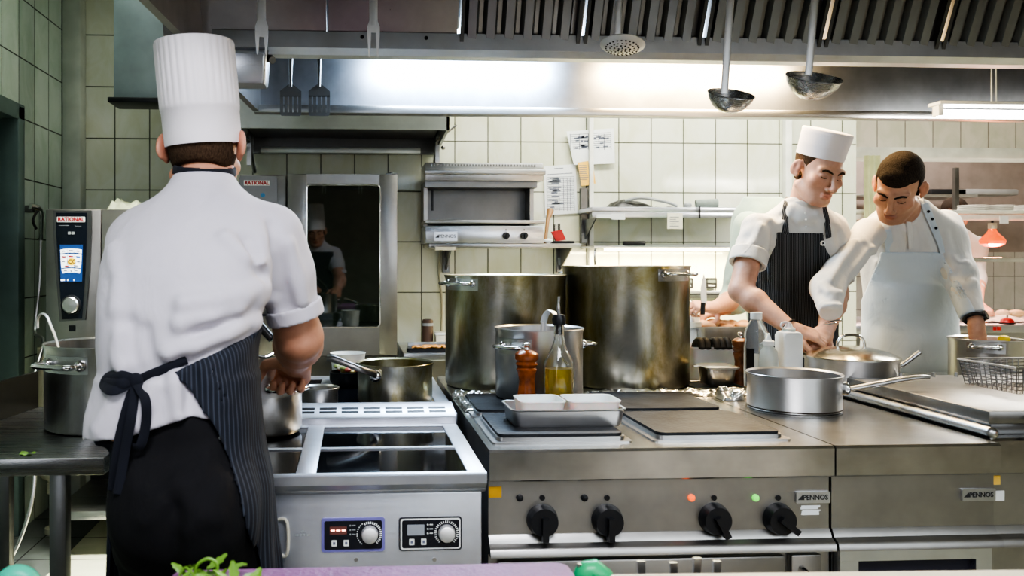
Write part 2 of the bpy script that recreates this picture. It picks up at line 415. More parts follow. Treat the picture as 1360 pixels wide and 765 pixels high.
MB().box(xa+.06, xb-.1, 4.80, 4.85, zf-.045, zf-.01, .003).build('rear_gutter', M['hood2'], oh, O2)
MB().box(xa+.02, xb-.02, 4.24, 4.85, zf+.05, zf+.06).build('filter_panel', M['steel_dark'], oh, O2)
for s, xx in ((-1, xa+.02), (1, xb-.02)):
    MB().box(xx-.012, xx+.012, 4.6, 4.63, zf-.14, zf+.02).tube([(xx, 4.55, zf+.02), (xx, 4.86, zf-.15)], .012, 8).build('bracket', M['steel'], oh, O2)
    MB().tube([(xx-.02*s, 4.5, zf-.02), (xx+.09*s, 4.48, zf+.07)], .005, 8).ell((xx+.02*s, 4.5, zf-.05), .012).build('latch', M['steel_dark'], oh, O2)
xa, xb = at(151,130,4.2).x, at(220,130,4.2).x; zb = at(180,130,4.2).z
DKY = 4.36
dk = thing('ventilation_duct', 'blue-grey sheet metal duct box high on the tiled wall near the corner', 'duct', ((xa+xb)/2, 4.55, zb))
MB().box(xa, xb, 4.2, DKY, zb, ZC-.0, .003).build('casing', plain('duct_paint', (.30,.36,.38), .45, .2), dk, dk.location)
MB().box(xa-.025, xb+.02, 4.18, DKY+.02, zb-.025, zb, .004).build('bottom_flange', M['black'], dk, dk.location)
# ================================================================== cooking island
ZT = .90
def part(mb, name, mat, root, sharp=.7):
    return mb.build(name, M[mat] if isinstance(mat, str) else mat, root, tuple(root.location), sharp)
def knob_black(root, x, y, z, r, name='knob', ang=0):
    mb = MB()
    mb.cyl((x, y, z), (x, y-.012, z), r*1.05, r, 32).cyl((x, y-.012, z), (x, y-.028, z), r, r*.9, 32)
    o = part(mb, name, 'black', root, .5)
    g = MB(); c, s = math.cos(ang), math.sin(ang)
    bar = [(-r*.2, -r*1.15), (r*.2, -r*1.15), (r*.2, r*.35), (-r*.2, r*.35)]
    g.prism([(x+a*c-b*s, z+a*s+b*c) for a, b in bar], 'y', y-.042, y-.02)
    g = g.build('grip', M['black'], o, tuple(root.location)); return o
def badge(root, x0, x1, z0, z1, y, size):
    o = part(MB().plate(x0, x1, z0, z1, y-.006, y, .003), 'badge', 'steel_bright', root)
    loc = ((x0+x1)/2-Vector(root.location).x, y-.0065-Vector(root.location).y, (z0+z1)/2-Vector(root.location).z)
    w = x1-x0
    t = text('lettering', 'PENNOS', size, M['ink_dark'], o, (loc[0]+w*.06, loc[1], loc[2]), sx=.95, bold=.0003)
    tri = MB(); cx, cz = loc[0]-w*.36, loc[2]; q = size*.42
    tri.prism([(cx-q*1.2, cz-q*.75), (cx+q*.9, cz-q*.75), (cx+q*.5, cz+q*.9)], 'y', loc[1]-.0004, loc[1]+.0004)
    tri.prism([(cx-q*.2, cz-q*.4), (cx+q*.5, cz-q*.4), (cx+q*.35, cz+q*.2)], 'y', loc[1]-.0006, loc[1]-.0003)
    tri.build('emblem', M['ink_dark'], o)
    return o
M['ink_dark'] = plain('dark_ink', (.03,.03,.035), .6)
# ---- induction hob unit in front of the tall chef
hx0, hx1, hy0, hy1 = -.478, .278, 1.72, 2.37
hob = thing('induction_cooker', 'floor-standing steel induction cooker with two dial panels beside the chef in black trousers', 'cooker', ((hx0+hx1)/2, 2.04, 0))
M['steel_hob'] = steel('hob_steel', .66, .40, (.95,.98,1.06), blot=.15)
part(MB().box(hx0+.01, hx1-.006, hy0+.035, hy1-.01, .14, .852, .004), 'body', 'steel_hob', hob)
top = MB()
gl = [(-.432,-.122),(-.079,.238)]      # two glass fields, each cut by a strip
gy = [(1.738, 1.955), (1.972, 2.215)]
# rim: front rail with a slanted lower edge, side and cross rails
top.prism([(hy0,ZT-.004),(hy0+.006,ZT),(gy[0][0],ZT),(gy[0][0],.86),(hy0+.03,.852),(hy0,.878)], 'x', hx0, hx1)
xs = [hx0, gl[0][0], gl[0][1], gl[1][0], gl[1][1], hx1]
for a, b in ((0,1),(2,3),(4,5)): top.box(xs[a], xs[b], gy[0][0], 2.25, .862, ZT, .002)
for a, b in gl:
    top.box(a, b, gy[0][1], gy[1][0], .862, ZT+.001); top.box(a, b, gy[1][1], 2.25, .862, ZT)
part(top, 'top_frame', 'steel_hob', hob)
for a, b in gl:
    for c, d in gy: part(MB().box(a+.001, b-.001, c+.001, d-.001, .88, ZT-.002), 'glass_field', 'ceramic', hob)
zv = at(500, 541, 2.37).z
vent = MB(); prof = [(2.25,.862),(2.25,.916),(2.254,.920),(2.335,.939),(2.36,.940),(2.37,.934),(2.37,.862)]
vent.prism(prof, 'x', hx0, hx1); vr = part(vent, 'vent_riser', 'steel_hob', hob)
sl = MB(); n = 12
for i in range(n):
    a = hx0+.02+i*(hx1-hx0-.03)/n
    for k in (0, 1):
        t_ = .36+.30*k; y0 = 2.254+.081*t_; z0 = .920+.019*t_
        sl.prism([(y0-.007,z0-.003),(y0+.007,z0+.0005),(y0+.007,z0+.0022),(y0-.007,z0-.0012)], 'x', a, a+.047)
sl.build('vent_slots', M['black'], vr, tuple(hob.location))
yf = hy0+.035
for lx in (hx0+.06, hx1-.06):
    for ly in (hy0+.09, hy1-.07):
        part(MB().cyl((lx, ly, 0), (lx, ly, .14), .022).cyl((lx, ly, 0), (lx, ly, .01), .03), 'leg', 'steel', hob)
M['dial'] = steel('dial_aluminium', .95, .6)
def panel(px0, px1, py0, py1, mode):
    a = at(px0, py1, yf); b = at(px1, py0, yf)
    frame = part(MB().plate(a.x, b.x, a.z, b.z, yf-.004, yf, .006), 'control_panel', M['panel_rim_'+mode], hob)
    o = Vector(hob.location); W_, H_ = b.x-a.x, b.z-a.z
    def P(u, v): return (a.x+W_*u, a.z+H_*v)
    e = .03
    if mode == 'b': MB().plate(a.x+.003, b.x-.003, a.z+.003, b.z-.003, yf-.0046, yf-.004, .005).build('white_border', M['white_plastic'], frame, o)
    MB().plate(a.x+.006, b.x-.006, a.z+.006, b.z-.006, yf-.0052, yf-.0046, .004).build('face', M['panel_face'], frame, o)
    x, z = P(.76 if mode=='a' else .755, .52)
    k = MB().lathe([(.018,0),(.0165,.014),(.014,.016),(0,.016)], (x, yf-.005, z), 32, Matrix.Rotation(PI/2,4,'X')).build('dial', M['dial'], frame, o)
    tk = MB()
    for i in range(28):
        th = math.radians(-50+i*280/27); 
        if mode == 'a' and i > 16: rr0, rr1, hw = .0255, .0275, .0010
        else: rr0, rr1, hw = .0215, .0262, .0008 if mode=='b' else .0011
        c, s = math.cos(th), math.sin(th)
        tk.prism([(x+c*rr0-s*hw, z+s*rr0+c*hw), (x+c*rr1-s*hw, z+s*rr1+c*hw), (x+c*rr1+s*hw, z+s*rr1-c*hw), (x+c*rr0+s*hw, z+s*rr0-c*hw)], 'y', yf-.0058, yf-.0052)
    tk.build('dial_scale', M['white_plastic'], frame, o)
    x0, z0 = P(.13, .48); x1, z1 = P(.40, .80)
    if mode == 'a':
        MB().plate(x0, x1, z0+.003, z1-.003, yf-.0056, yf-.0052, .001).build('display', plain('red_display', (.16,.06,.05), .3), frame, o)
        dg = MB()
        for q in range(3):
            xx = x0+(x1-x0)*(.18+.32*q); dg.box(xx-.004, xx+.004, yf-.006, yf-.0056, (z0+z1)/2-.001, (z0+z1)/2+.0012)
        dg.build('display_digits', emitmat('digit_glow', (1,.35,.25), 6), frame, o)
    else:
        MB().plate(x0, x1, z0-.001, z1-.001, yf-.0056, yf-.0052, .001).build('display', plain('grey_display', (.33,.36,.4), .25), frame, o)
        dg = MB()
        for q in range(3):
            xx = x0+(x1-x0)*(.2+.3*q); z_ = (z0+z1)/2-.001
            for (u0,u1,v0,v1) in ((-.0035,.0035,.0065,.0073),(-.0035,.0035,-.0004,.0004),(-.0035,.0035,-.0073,-.0065),(-.0039,-.0031,-.007,.007),(.0031,.0039,-.007,.007)):
                dg.box(xx+u0, xx+u1, yf-.0059, yf-.0056, z_+v0, z_+v1)
        dg.build('display_digits', M['grey'], frame, o)
    for u in (.2, .39):
        xx, zz = P(u, .27)
        bt = MB().plate(xx-.0055, xx+.0055, zz-.0065, zz+.0065, yf-.0062, yf-.0052, .0012).build('button', M['white_plastic'], frame, o)
        MB().plate(xx-.0026, xx+.0026, zz-.003, zz+.003, yf-.0066, yf-.0062, .001).build('button_mark', M['ink'], bt, o)
    ld = MB()
    for q in range(3):
        xx, zz = P(.455, .78-.13*q)
        ld.lathe([(.0018,0),(.0018,.0008),(0,.0008)], (xx, yf-.0052, zz), 12, Matrix.Rotation(PI/2,4,'X'))
        ld.box(xx+.004, xx+.011, yf-.0056, yf-.0052, zz-.001, zz+.001)
    ld.build('indicator_marks', M['white_plastic'] if mode=='b' else M['grey'], frame, o)
M['panel_rim_a'] = plain('violet_rim', (.18,.17,.42), .4); M['panel_rim_b'] = plain('black_rim', (.02,.02,.025), .4)
M['panel_face'] = plain('panel_face', (.012,.013,.02), .15)
panel(427, 511, 686, 733, 'a'); panel(530, 613, 685, 731, 'b')
# maker mark and two screws on the face, bracket handle at the side
a = at(402, 708, yf); o = Vector(hob.location)
mk = MB()
for i in range(5): mk.box(a.x-.016+i*.0068, a.x-.011+i*.0068, yf-.0006, yf, a.z-.006, a.z-.002)
mk.prism([(a.x-.006,a.z+.001),(a.x+.006,a.z+.001),(a.x+.004,a.z+.006),(a.x-.004,a.z+.006)], 'y', yf-.0006, yf)
part(mk, 'maker_mark', 'grey', hob)
for px in (473, 577):
    a = at(px, 743, yf); part(MB().cyl((a.x, yf-.002, a.z), (a.x, yf, a.z), .0045), 'screw', 'steel', hob)
a = at(376, 690, yf); b = at(382, 735, yf)
part(MB().tube(smooth_path([(a.x-.012, yf, a.z), (b.x, yf-.012, a.z-.002), (b.x, yf-.012, b.z+.002), (a.x-.012, yf, b.z)], 4), .0035, 8), 'latch', M['beige'], hob)

# ---- modular fronts: range, neutral unit, covered unit
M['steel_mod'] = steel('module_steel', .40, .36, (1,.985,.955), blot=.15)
def module_front(root, x0, x1, y0, y1, zt=ZT):
    """worktop with a rolled front, recessed control fascia, curved lower ledge"""
    zb = at(900, 637, y0).z
    tp = MB().prism([(y0,zt-.006),(y0+.006,zt),(y1,zt),(y1,zt-.05),(y0+.024,zb),(y0+.004,zb),(y0,zb+.004)], 'x', x0, x1)
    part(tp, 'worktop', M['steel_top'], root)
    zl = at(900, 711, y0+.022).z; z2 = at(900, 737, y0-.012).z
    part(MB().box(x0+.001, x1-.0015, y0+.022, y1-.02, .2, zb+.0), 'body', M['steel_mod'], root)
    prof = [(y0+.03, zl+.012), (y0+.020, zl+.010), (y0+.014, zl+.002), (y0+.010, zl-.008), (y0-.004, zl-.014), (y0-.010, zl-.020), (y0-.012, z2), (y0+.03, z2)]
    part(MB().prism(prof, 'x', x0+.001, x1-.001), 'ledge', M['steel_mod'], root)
    return zb, zl, z2
rx0, rx1, ry0, ry1 = .316, 1.149, 1.92, 2.66
rng = thing('electric_range', 'steel electric range with four black hotplates and four black knobs', 'cooker', ((rx0+rx1)/2, 2.3, 0))
zb, zl, z2 = module_front(rng, rx0, rx1, ry0, ry1)
yf2 = ry0+.022
for i, (px, py) in enumerate(((720,690),(806,690),(948,688),(1033,688))):
    p = at(px, py, yf2); knob_black(rng, p.x, yf2, p.z, .036, 'knob', (0, 0, .5, .9)[i])
    q = at(px, 661, yf2); part(MB().cyl((q.x, yf2-.003, q.z), (q.x, yf2, q.z), .0065), 'position_mark', 'black', rng)
for px, mt in ((690, 'black'), (776, 'black'), (918, emitmat('orange_lamp', (.9,.14,.03), .8)), (1003, emitmat('green_lamp', (.15,.6,.1), .8))):
    q = at(px, 661, yf2)
    part(MB().lathe([(.0085,0),(.0085,.004),(.0065,.008),(0,.0095)], (q.x, yf2, q.z), 20, Matrix.Rotation(PI/2,4,'X')), 'indicator_lamp', mt, rng)
a, b = at(1056, 668, yf2), at(1101, 652, yf2); badge(rng, a.x, b.x, a.z, b.z, yf2, .017)
st = MB(); a = at(1063, 684, yf2); b = at(1090, 671, yf2); nn = 14
random.seed(3)
for i in range(5):
    zz = a.z+(b.z-a.z)*i/5; st.box(a.x+random.uniform(0,.008), b.x-random.uniform(0,.008), yf2-.0006, yf2, zz, zz+(b.z-a.z)/5*(.6 if i==2 else 1))
part(st, 'torn_sticker', 'paper', rng)
a, b = at(649, 661, yf2), at(666, 646, yf2)
part(MB().box(a.x, b.x, yf2-.001, yf2, a.z, b.z), 'warning_sticker', plain('amber_sticker', (.55,.3,.02), .5), rng)
def hotplate(x0, x1, y0, y1):
    part(MB().plate(x0-.018, x1+.018, y0-.018, y1+.018, ZT, ZT+.004, .012, axis='z'), 'drip_tray', M['steel'], rng)
    part(MB().plate(x0-.004, x1+.004, y0-.004, y1+.004, ZT+.004, ZT+.013, .016, axis='z'), 'plate_rim', M['steel'], rng)
    part(MB().plate(x0, x1, y0, y1, ZT+.013, ZT+.02, .02, 6, axis='z'), 'hotplate', 'iron', rng)
for x0, x1 in ((.352,.662),(.748,1.060)):
    hotplate(x0, x1, 2.0, 2.29); hotplate(x0, x1, 2.335, 2.625)
part(MB().box(rx0+.02, rx1-.12, yf2-.022, yf2, .25, z2-.012, .006), 'oven_door', 'steel_mod', rng)
part(MB().box(rx1-.105, rx1-.03, yf2-.02, yf2, .25, z2-.012, .004), 'side_door', 'steel_mod', rng)
p = at(1067, 755, yf2-.03); part(MB().cyl((p.x, yf2-.02, p.z), (p.x+.004, yf2-.05, p.z-.006), .006, .0045), 'door_pin', 'polish', rng)
for lx in (rx0+.06, rx1-.06):
    for ly in (ry0+.12, ry1-.07): part(MB().cyl((lx, ly, 0), (lx, ly, .2), .022).cyl((lx, ly, 0), (lx, ly, .012), .032), 'leg', 'steel', rng)
nx0, nx1 = 1.153, 1.566
neu = thing('neutral_unit', 'plain steel worktop unit with open cupboard beside the four-plate range', 'worktop unit', ((nx0+nx1)/2, 2.3, 0))
zb_, zl_, z2_ = module_front(neu, nx0, nx1, ry0, ry1)
a, b = at(1276, 665, yf2), at(1320, 648, yf2); badge(neu, a.x, b.x, a.z, b.z, yf2, .017)
op = MB(); op.box(nx0+.005, nx0+.05, yf2-.03, yf2-.005, .25, z2_).box(nx1-.07, nx1-.03, yf2-.03, yf2-.005, .25, z2_).box(nx0+.05, nx1-.07, yf2-.03, yf2-.005, z2_-.026, z2_)
part(op, 'cupboard_frame', 'steel_bright', neu)
part(MB().box(nx0+.05, nx1-.07, yf2-.012, yf2-.004, .3, z2_-.026), 'cupboard_shade', plain('inside_shade_paint', (.02,.02,.035), .6), neu)  # dark sheet over the solid body, painted as the shade inside the cupboard
for lx in (nx0+.06, nx1-.06):
    for ly in (ry0+.12, ry1-.07): part(MB().cyl((lx, ly, 0), (lx, ly, .2), .022), 'leg', 'steel', neu)
# ---- covered cooking unit at the island's end
cx0, cx1 = 1.585, 2.42
cov = thing('covered_bain_marie', 'steel cooking unit with thick flat lid at the end of the island', 'cooker', ((cx0+cx1)/2, 2.3, 0))
module_front(cov, cx0, cx1, ry0+.055, ry1)
lidy0, zl0, zl1 = 2.0, .930, .964
part(MB().box(1.6, 2.4, 2.0, 2.64, zl0, zl1, .006), 'lid', steel('lid_plate_steel', .3, .38, (1,.97,.92), blot=.25), cov)
part(MB().box(1.62, 2.38, 2.02, 2.63, ZT, zl0, .002), 'lid_seat', 'steel_dark', cov)
part(MB().tube([(1.592, 1.985, .912), (1.592, 2.62, .912)], .016, 14).ell((1.592, 1.985, .912), .016), 'side_rail', 'steel', cov)
part(MB().tube(smooth_path([(1.72,2.0,.946),(1.72,1.955,.946),(2.0,1.955,.946),(2.0,2.0,.946)],5), .011, 10), 'lid_handle', 'black', cov)
q = at(1331, 640, yf2+.055); 
part(MB().box(cx0+.014, cx0+.04, yf2+.053, yf2+.055, at(1330,640,2.02).z, at(1330,628,2.02).z), 'warning_sticker', M['yellow'], cov)
part(MB().box(cx0+.012, cx0+.05, yf2+.052, yf2+.054, at(1330,661,2.02).z, at(1330,648,2.02).z), 'paper_sticker', M['white_plastic'], cov)
for px in (1196, 1240, 1270):
    q = at(px, 510, 2.6); part(MB().cyl((q.x, 2.6, zl1), (q.x, 2.6, zl1+.014), .006, .005, 12), 'lid_pin', 'steel', cov)
for lx in (cx0+.08, cx1-.06):
    for ly in (ry0+.18, ry1-.07): part(MB().cyl((lx, ly, 0), (lx, ly, .2), .022), 'leg', 'steel', cov)
# ---- second row of the island
rh = thing('rear_induction_hob', 'steel induction unit behind the vent riser, carrying the long-handled pan', 'cooker', (-.1, 2.75, 0))
part(MB().box(hx0, .30, 2.395, 3.2, .14, .86), 'body', 'steel', rh)
mb = MB(); mb.box(hx0, .30, 2.395, 2.44, .86, ZT, .002).box(hx0, .30, 3.12, 3.2, .86, ZT, .002).box(hx0, hx0+.045, 2.44, 3.12, .86, ZT, .002).box(.255, .30, 2.44, 3.12, .86, ZT, .002).box(-.12, -.08, 2.44, 3.12, .86, ZT, .002)
part(mb, 'top_frame', 'steel_hob', rh)
for a, b in ((hx0+.045,-.12),(-.08,.255)): part(MB().box(a, b, 2.44, 3.12, .88, ZT-.002), 'glass_field', 'ceramic', rh)
for lx in (hx0+.06, .24):
    for ly in (2.5, 3.1): part(MB().cyl((lx, ly, 0), (lx, ly, .14), .022), 'leg', 'steel', rh)
rc = thing('rear_worktop_unit', 'long steel worktop along the back of the island under the two tall stockpots', 'worktop unit', (1.35, 2.95, 0))
part(MB().box(.318, 2.42, 2.665, 3.165, .855, ZT, .005), 'worktop', M['steel_top'], rc)
part(MB().box(.33, 2.41, 2.68, 3.15, .16, .855), 'body', 'steel_mod', rc)
for lx in (.4, 1.35, 2.34):
    for ly in (2.75, 3.12): part(MB().cyl((lx, ly, 0), (lx, ly, .16), .022), 'leg', 'steel', rc)
# crumpled foil along the joint
random.seed(5)
import mathutils
def foil(x0, x1, y0, y1, z, nu, nv, amp, f=30):
    def F(u, v):
        x, y = x0+(x1-x0)*u, y0+(y1-y0)*v
        q = mathutils.noise.noise((x*f, y*f, 3))+.6*mathutils.noise.noise((x*f*2.3, y*f*2.3, 9))
        e = min(1, min(u, 1-u)*nu/3, min(v, 1-v)*nv/2)
        return (x, y+.012*mathutils.noise.noise((x*14, v*3, 1)), z+.002+amp*(.5+.5*q)*e)
    return MB().sheet(F, nu, nv)
M['foil'] = plain('aluminium_foil', (.8,.8,.78), .22, 1, bmp=.2, vscale=20)
o = foil(.32, 1.56, 2.640, 2.735, ZT, 300, 24, .020).build('foil_strip', M['foil'], None, (.7, 2.67, ZT), 3)
tag(o, 'long crumpled strip of aluminium foil along the joint behind the hotplates', 'foil')
o = foil(.322, .40, 2.40, 2.64, ZT, 30, 60, .014).build('foil_sheet', M['foil'], None, (.36, 2.52, ZT), 3)
tag(o, 'crumpled aluminium foil sheet lying beside the rear hotplate with the middle pot', 'foil')
o = foil(1.165, 1.235, 2.55, 2.64, ZT, 24, 24, .05, 22).build('foil_ball', M['foil'], None, (1.2, 2.6, ZT), 3)
tag(o, 'crumpled ball of foil behind the steel saucepan on the plain worktop', 'foil')
# ---- table on the left with splashback
tb = thing('steel_work_table', 'dark steel work table with splashback carrying the big pot with a ladle', 'table', (-.85, 2.4, 0))
TZ = .87
part(MB().box(-1.3, -.60, 2.03, 2.75, TZ-.042, TZ, .003), 'tabletop', steel('table_steel', .3, .28, axis='x'), tb)
a0 = at(0, 590, 2.12); 
sp = MB(); P0 = (-1.125, 2.03); P1 = (-1.03, 2.74)
sp.quadbox([(P0[0],P0[1],TZ),(P0[0]+.012,P0[1],TZ),(P1[0]+.012,P1[1],TZ),(P1[0],P1[1],TZ)],[(P0[0],P0[1],TZ+.115),(P0[0]+.012,P0[1],TZ+.115),(P1[0]+.012,P1[1],TZ+.115),(P1[0],P1[1],TZ+.115)])
part(sp, 'splashback', steel('splash_steel', .07, .35), tb)
for lx in (-1.09, -.724):
    for ly in (2.09, 2.66):
        part(MB().box(lx-.02, lx+.02, ly-.02, ly+.02, 0, TZ-.042, .003), 'leg', 'steel_dark', tb)
part(MB().tube([(-.64,2.15,TZ-.046),(-.64,2.15,TZ-.05)],.01,8), 'bolt', 'steel', tb)
# ================================================================== ovens
def oven(label, x0, x1, yf, zb, zt, depth, pw, screen=True):
    root = thing('combi_oven', label, 'oven', ((x0+x1)/2, yf+depth/2, zb))
    part(MB().box(x0, x1, yf+.03, yf+depth, zb, zt, .006), 'body', 'steel_oven', root)
    part(MB().box(x0+.002, x0+pw, yf, yf+.03, zb+.01, zt-.004, .004), 'control_column', 'steel_oven', root)
    return root
OX0, OX1 = at(318, 232, 4.4).x, at(527, 232, 4.4).x
z0o, z1o = at(450, 471, 4.4).z, at(450, 232, 4.4).z
ov2 = oven('steel combi oven with a tall dark glass door against the tiled wall', OX0, OX1, 4.4, z0o-.01, z1o, .48, at(380,232,4.4).x-OX0)
o = Vector(ov2.location)
dx0, dx1 = at(383, 232, 4.4).x, OX1
gx0, gx1 = at(408, 300, 4.36).x, at(504, 300, 4.36).x
gz0, gz1 = at(450, 434, 4.36).z, at(450, 246, 4.36).z
def ring(mb, x0, x1, z0, z1, X0, X1, Z0, Z1, ya, yb):
    mb.box(x0, X0, ya, yb, z0, z1, .003); mb.box(X1, x1, ya, yb, z0, z1, .003); mb.box(X0, X1, ya, yb, z0, Z0); mb.box(X0, X1, ya, yb, Z1, z1)
    return mb
dr = part(ring(MB(), dx0, dx1, z0o, z1o-.002, gx0, gx1, gz0, gz1, 4.355, 4.4), 'door', M['steel_oven'], ov2)
M['oven_glass'] = plain('oven_glass', (.008,.012,.008), .03, 0, 1.0, Coat_Weight=1.0, Coat_Roughness=.02)
MB().plate(gx0-.002, gx1+.002, gz0-.002, gz1+.002, 4.356, 4.375, .018).build('door_glass', M['oven_glass'], dr, o)
tr = MB(); pts = []
for cx, cz, a0 in ((gx1-.018, gz1-.018, 0), (gx0+.018, gz1-.018, PI/2), (gx0+.018, gz0+.018, PI), (gx1-.018, gz0+.018, 1.5*PI)):
    pts += [(cx+.02*math.cos(a0+k*PI/10), 4.354, cz+.02*math.sin(a0+k*PI/10)) for k in range(6)]
tr.tube(pts, .004, 8, closed=True); tr.build('door_gasket', M['polish'], dr, o)
part(MB().cyl((dx1-.03, 4.38, z1o), (dx1-.03, 4.38, z1o+.012), .012).box(dx1-.06, dx1, 4.36, 4.40, z1o-.001, z1o+.005), 'door_hinge', 'steel_dark', ov2)
# handle bar of the door at its control side, hidden mostly by the chef
part(MB().tube(smooth_path([(dx0+.02,4.355,z0o+.35),(dx0+.02,4.31,z0o+.38),(dx0+.02,4.31,z0o+.68),(dx0+.02,4.355,z0o+.71)],5), .012, 10), 'door_handle', 'polish', ov2)
def logo(root, cx, y, cz, w, par):
    """red word on a light strip"""
    o = Vector(root.location); h = w*.2
    pl = MB().plate(cx-w/2, cx+w/2, cz-h/2, cz+h/2, y-.002, y, .002).build('logo_strip', M['white_plastic'], par, o)
    text('lettering', 'RATIONAL', h*.98, M['logo_red'], pl, (cx-o.x, y-.0024-o.y, cz-o.z), sx=.98, bold=.0012)
M['logo_red'] = plain('logo_red', (.42,.02,.03), .5)
pw = at(380,232,4.4).x-OX0
cp = part(MB().plate(OX0+.0, OX0+pw-.045, z0o+.3, z1o-.012, 4.385, 4.4, .015), 'control_panel', steel('panel_grey', .3, .4), ov2)
c = at(341, 243, 4.38); logo(ov2, c.x, 4.385, c.z, .135, cp)
c = at(349, 259, 4.38); MB().cyl((c.x, 4.382, c.z), (c.x, 4.386, c.z), .012).build('status_dot', plain('blue_mark', (.08,.25,.5), .4), cp, o)
st = thing('oven_stand', 'dark open steel stand under the glass-door oven', 'stand', ((OX0+OX1)/2, 4.6, 0))
for lx in (OX0+.04, OX1-.04):
    for ly in (4.46, 4.82): part(MB().box(lx-.02, lx+.02, ly-.02, ly+.02, 0, z0o-.012, .003), 'leg', 'steel_dark', st)
part(MB().box(OX0, OX1, 4.44, 4.86, .25, .27), 'shelf', 'steel_dark', st)
part(MB().box(OX0, OX1, 4.80, 4.82, .27, z0o-.012), 'back_sheet', 'steel_dark', st)
part(MB().box(OX0, OX1, 4.44, 4.46, z0o-.06, z0o-.012), 'top_rail', 'steel_dark', st)
# the nearer oven with the lit control panel
ax0 = at(60, 300, 3.75).x; ax1 = ax0+.847
az1 = at(100, 277, 3.75).z; az0 = az1-.76
apw = at(134, 300, 3.75).x-ax0
ov1 = oven('steel combi oven with a lit touch screen control panel near the doorway', ax0, ax1, 3.75, az0, az1, .72, apw, True)
part(MB().box(ax0+apw+.012, ax1, 3.72, 3.765, az0+.01, az1-.004, .004), 'door', 'steel_oven', ov1)
o = Vector(ov1.location)
def A(px, py): return at(px, py, 3.735)
y = 3.75
def poly(mb, pts, ya, yb): return mb.prism([(A(px,py).x, A(px,py).z) for px, py in pts], 'y', ya, yb)
fr_ = part(poly(MB(), [(71,279.5),(121,279.5),(121,310),(119,360),(113,425),(79,427),(74,360),(71,310)], 3.735, 3.75), 'control_panel', steel('panel_bezel', .16, .35), ov1)
poly(MB(), [(75,282.5),(115.5,282.5),(115.5,310),(113.5,360),(109,423),(83,424),(78,360),(75,310)], 3.731, 3.735).build('panel_face', plain('panel_black', (.006,.009,.018), .12), fr_, o)
c = at(94.5, 291.5, 3.731); logo(ov1, c.x, 3.731, c.z, .121, fr_)
q = at(85, 299.5, 3.73); MB().box(q.x-.022, q.x+.022, 3.7302, 3.731, q.z-.001, q.z+.001).build('thin_line', M['grey'], fr_, o)
q = at(103.5, 300.5, 3.73); text('script_lettering', 'Senses', .011, M['grey'], fr_, (q.x-o.x, 3.7305-o.y, q.z-o.z))
q = at(94.5, 309.5, 3.73)
mb = MB()
for s in (-1, 1): mb.plate(q.x+s*.008-.0065, q.x+s*.008+.0065, q.z-.006, q.z+.006, 3.7302, 3.731, .001)
mb.build('button_pair', M['grey'], fr_, o)
def A(px, py): return at(px, py, 3.73)
sc_ = poly(MB(), [(79.5,325),(110,325),(109,374),(80.5,374)], 3.7296, 3.731).build('touch_screen', plain('screen_blue', (.01,.03,.10), .1, emit=(.03,.10,.32), estr=.5), fr_, o)
scr_w = emitmat('screen_white', (.9,.95,1), .7)
key = MB()
def curve_row(t0, t1, b0, b1, wt, wb, cols, gap=.5):
    for i in range(cols):
        def X(w, u): return 94.5+w*(u-.5)
        u0, u1 = i/cols, (i+1)/cols
        bow = lambda u: -1.2*(1-(2*u-1)**2)
        pts = [(X(wt,u0)+gap*.5, t0+bow(u0)), (X(wt,(u0+u1)/2), t0+bow((u0+u1)/2)), (X(wt,u1)-gap*.5, t0+bow(u1)), (X(wb,u1)-gap*.5, b1+bow(u1)), (X(wb,u0)+gap*.5, b1+bow(u0))]
        poly(key, pts, 3.7288, 3.7296)
curve_row(331.5, 0, 0, 336.6, 29, 28.6, 3)
curve_row(338.4, 0, 0, 344, 28.4, 27.8, 3); curve_row(344.2, 0, 0, 350, 27.8, 27, 3); curve_row(350.2, 0, 0, 356, 27, 26.2, 3)
curve_row(357.5, 0, 0, 363, 26, 23.5, 3)
key.build('screen_keys', scr_w, sc_, o)
ic = MB(); ic2 = MB(); ic3 = MB()
for (px, py, w, h, m) in ((84.5,333.5,2,.9,ic),(94.5,333,3,.9,ic),(104,333.5,2,1,ic2),(85,341,2.5,1,ic2),(94.5,340.5,3,1,ic2),(104,341,3,1,ic3),(84.5,347,2,.8,ic),(104.5,347.5,2.2,.7,ic),(89,353.5,3,1,ic2),(101,353,3,.8,ic),(87,359.5,2.5,.7,ic),(94.5,360,1,1.2,ic),(101.5,359.5,2,.5,ic)):
    poly(m, [(px-w,py-h),(px+w,py-h*.6),(px+w*.8,py+h),(px-w*.8,py+h)], 3.7282, 3.7288)
ic.build('screen_icons', M['ink'], sc_, o); ic2.build('screen_icons', M['logo_red'], sc_, o); ic3.build('screen_icons', plain('icon_blue', (.05,.2,.6), .4), sc_, o)
ye = MB(); q = at(95, 347.5, 3.728)
ye.cyl((q.x, 3.7279, q.z), (q.x, 3.7286, q.z), .0165).build('yellow_disc', emitmat('disc_yellow', (.95,.62,.02), .5), sc_, o)
text('screen_lettering', 'iCC', .026, M['ink_dark'], sc_, (q.x-o.x, 3.7276-o.y, q.z-o.z), sx=.9, bold=.0004)
sm = MB()
for px, w in ((83.5, 2.6), (90, .9), (98.5, .9)): poly(sm, [(px-w,370.5),(px+w,370.5),(px+w,373),(px-w,373)], 3.7288, 3.7296)
sm.build('status_icons', scr_w, sc_, o)
q = at(94.5, 405, 3.73)
dl = MB().lathe([(.044,0),(.044,.004),(.040,.006)], (q.x, 3.731, q.z), 40, Matrix.Rotation(PI/2,4,'X')).build('dial_ring', M['black'], fr_, o)
MB().lathe([(.036,0),(.036,.016),(.031,.021),(0,.023)], (q.x, 3.731, q.z), 40, Matrix.Rotation(PI/2,4,'X')).build('dial', M['steel'], fr_, o)
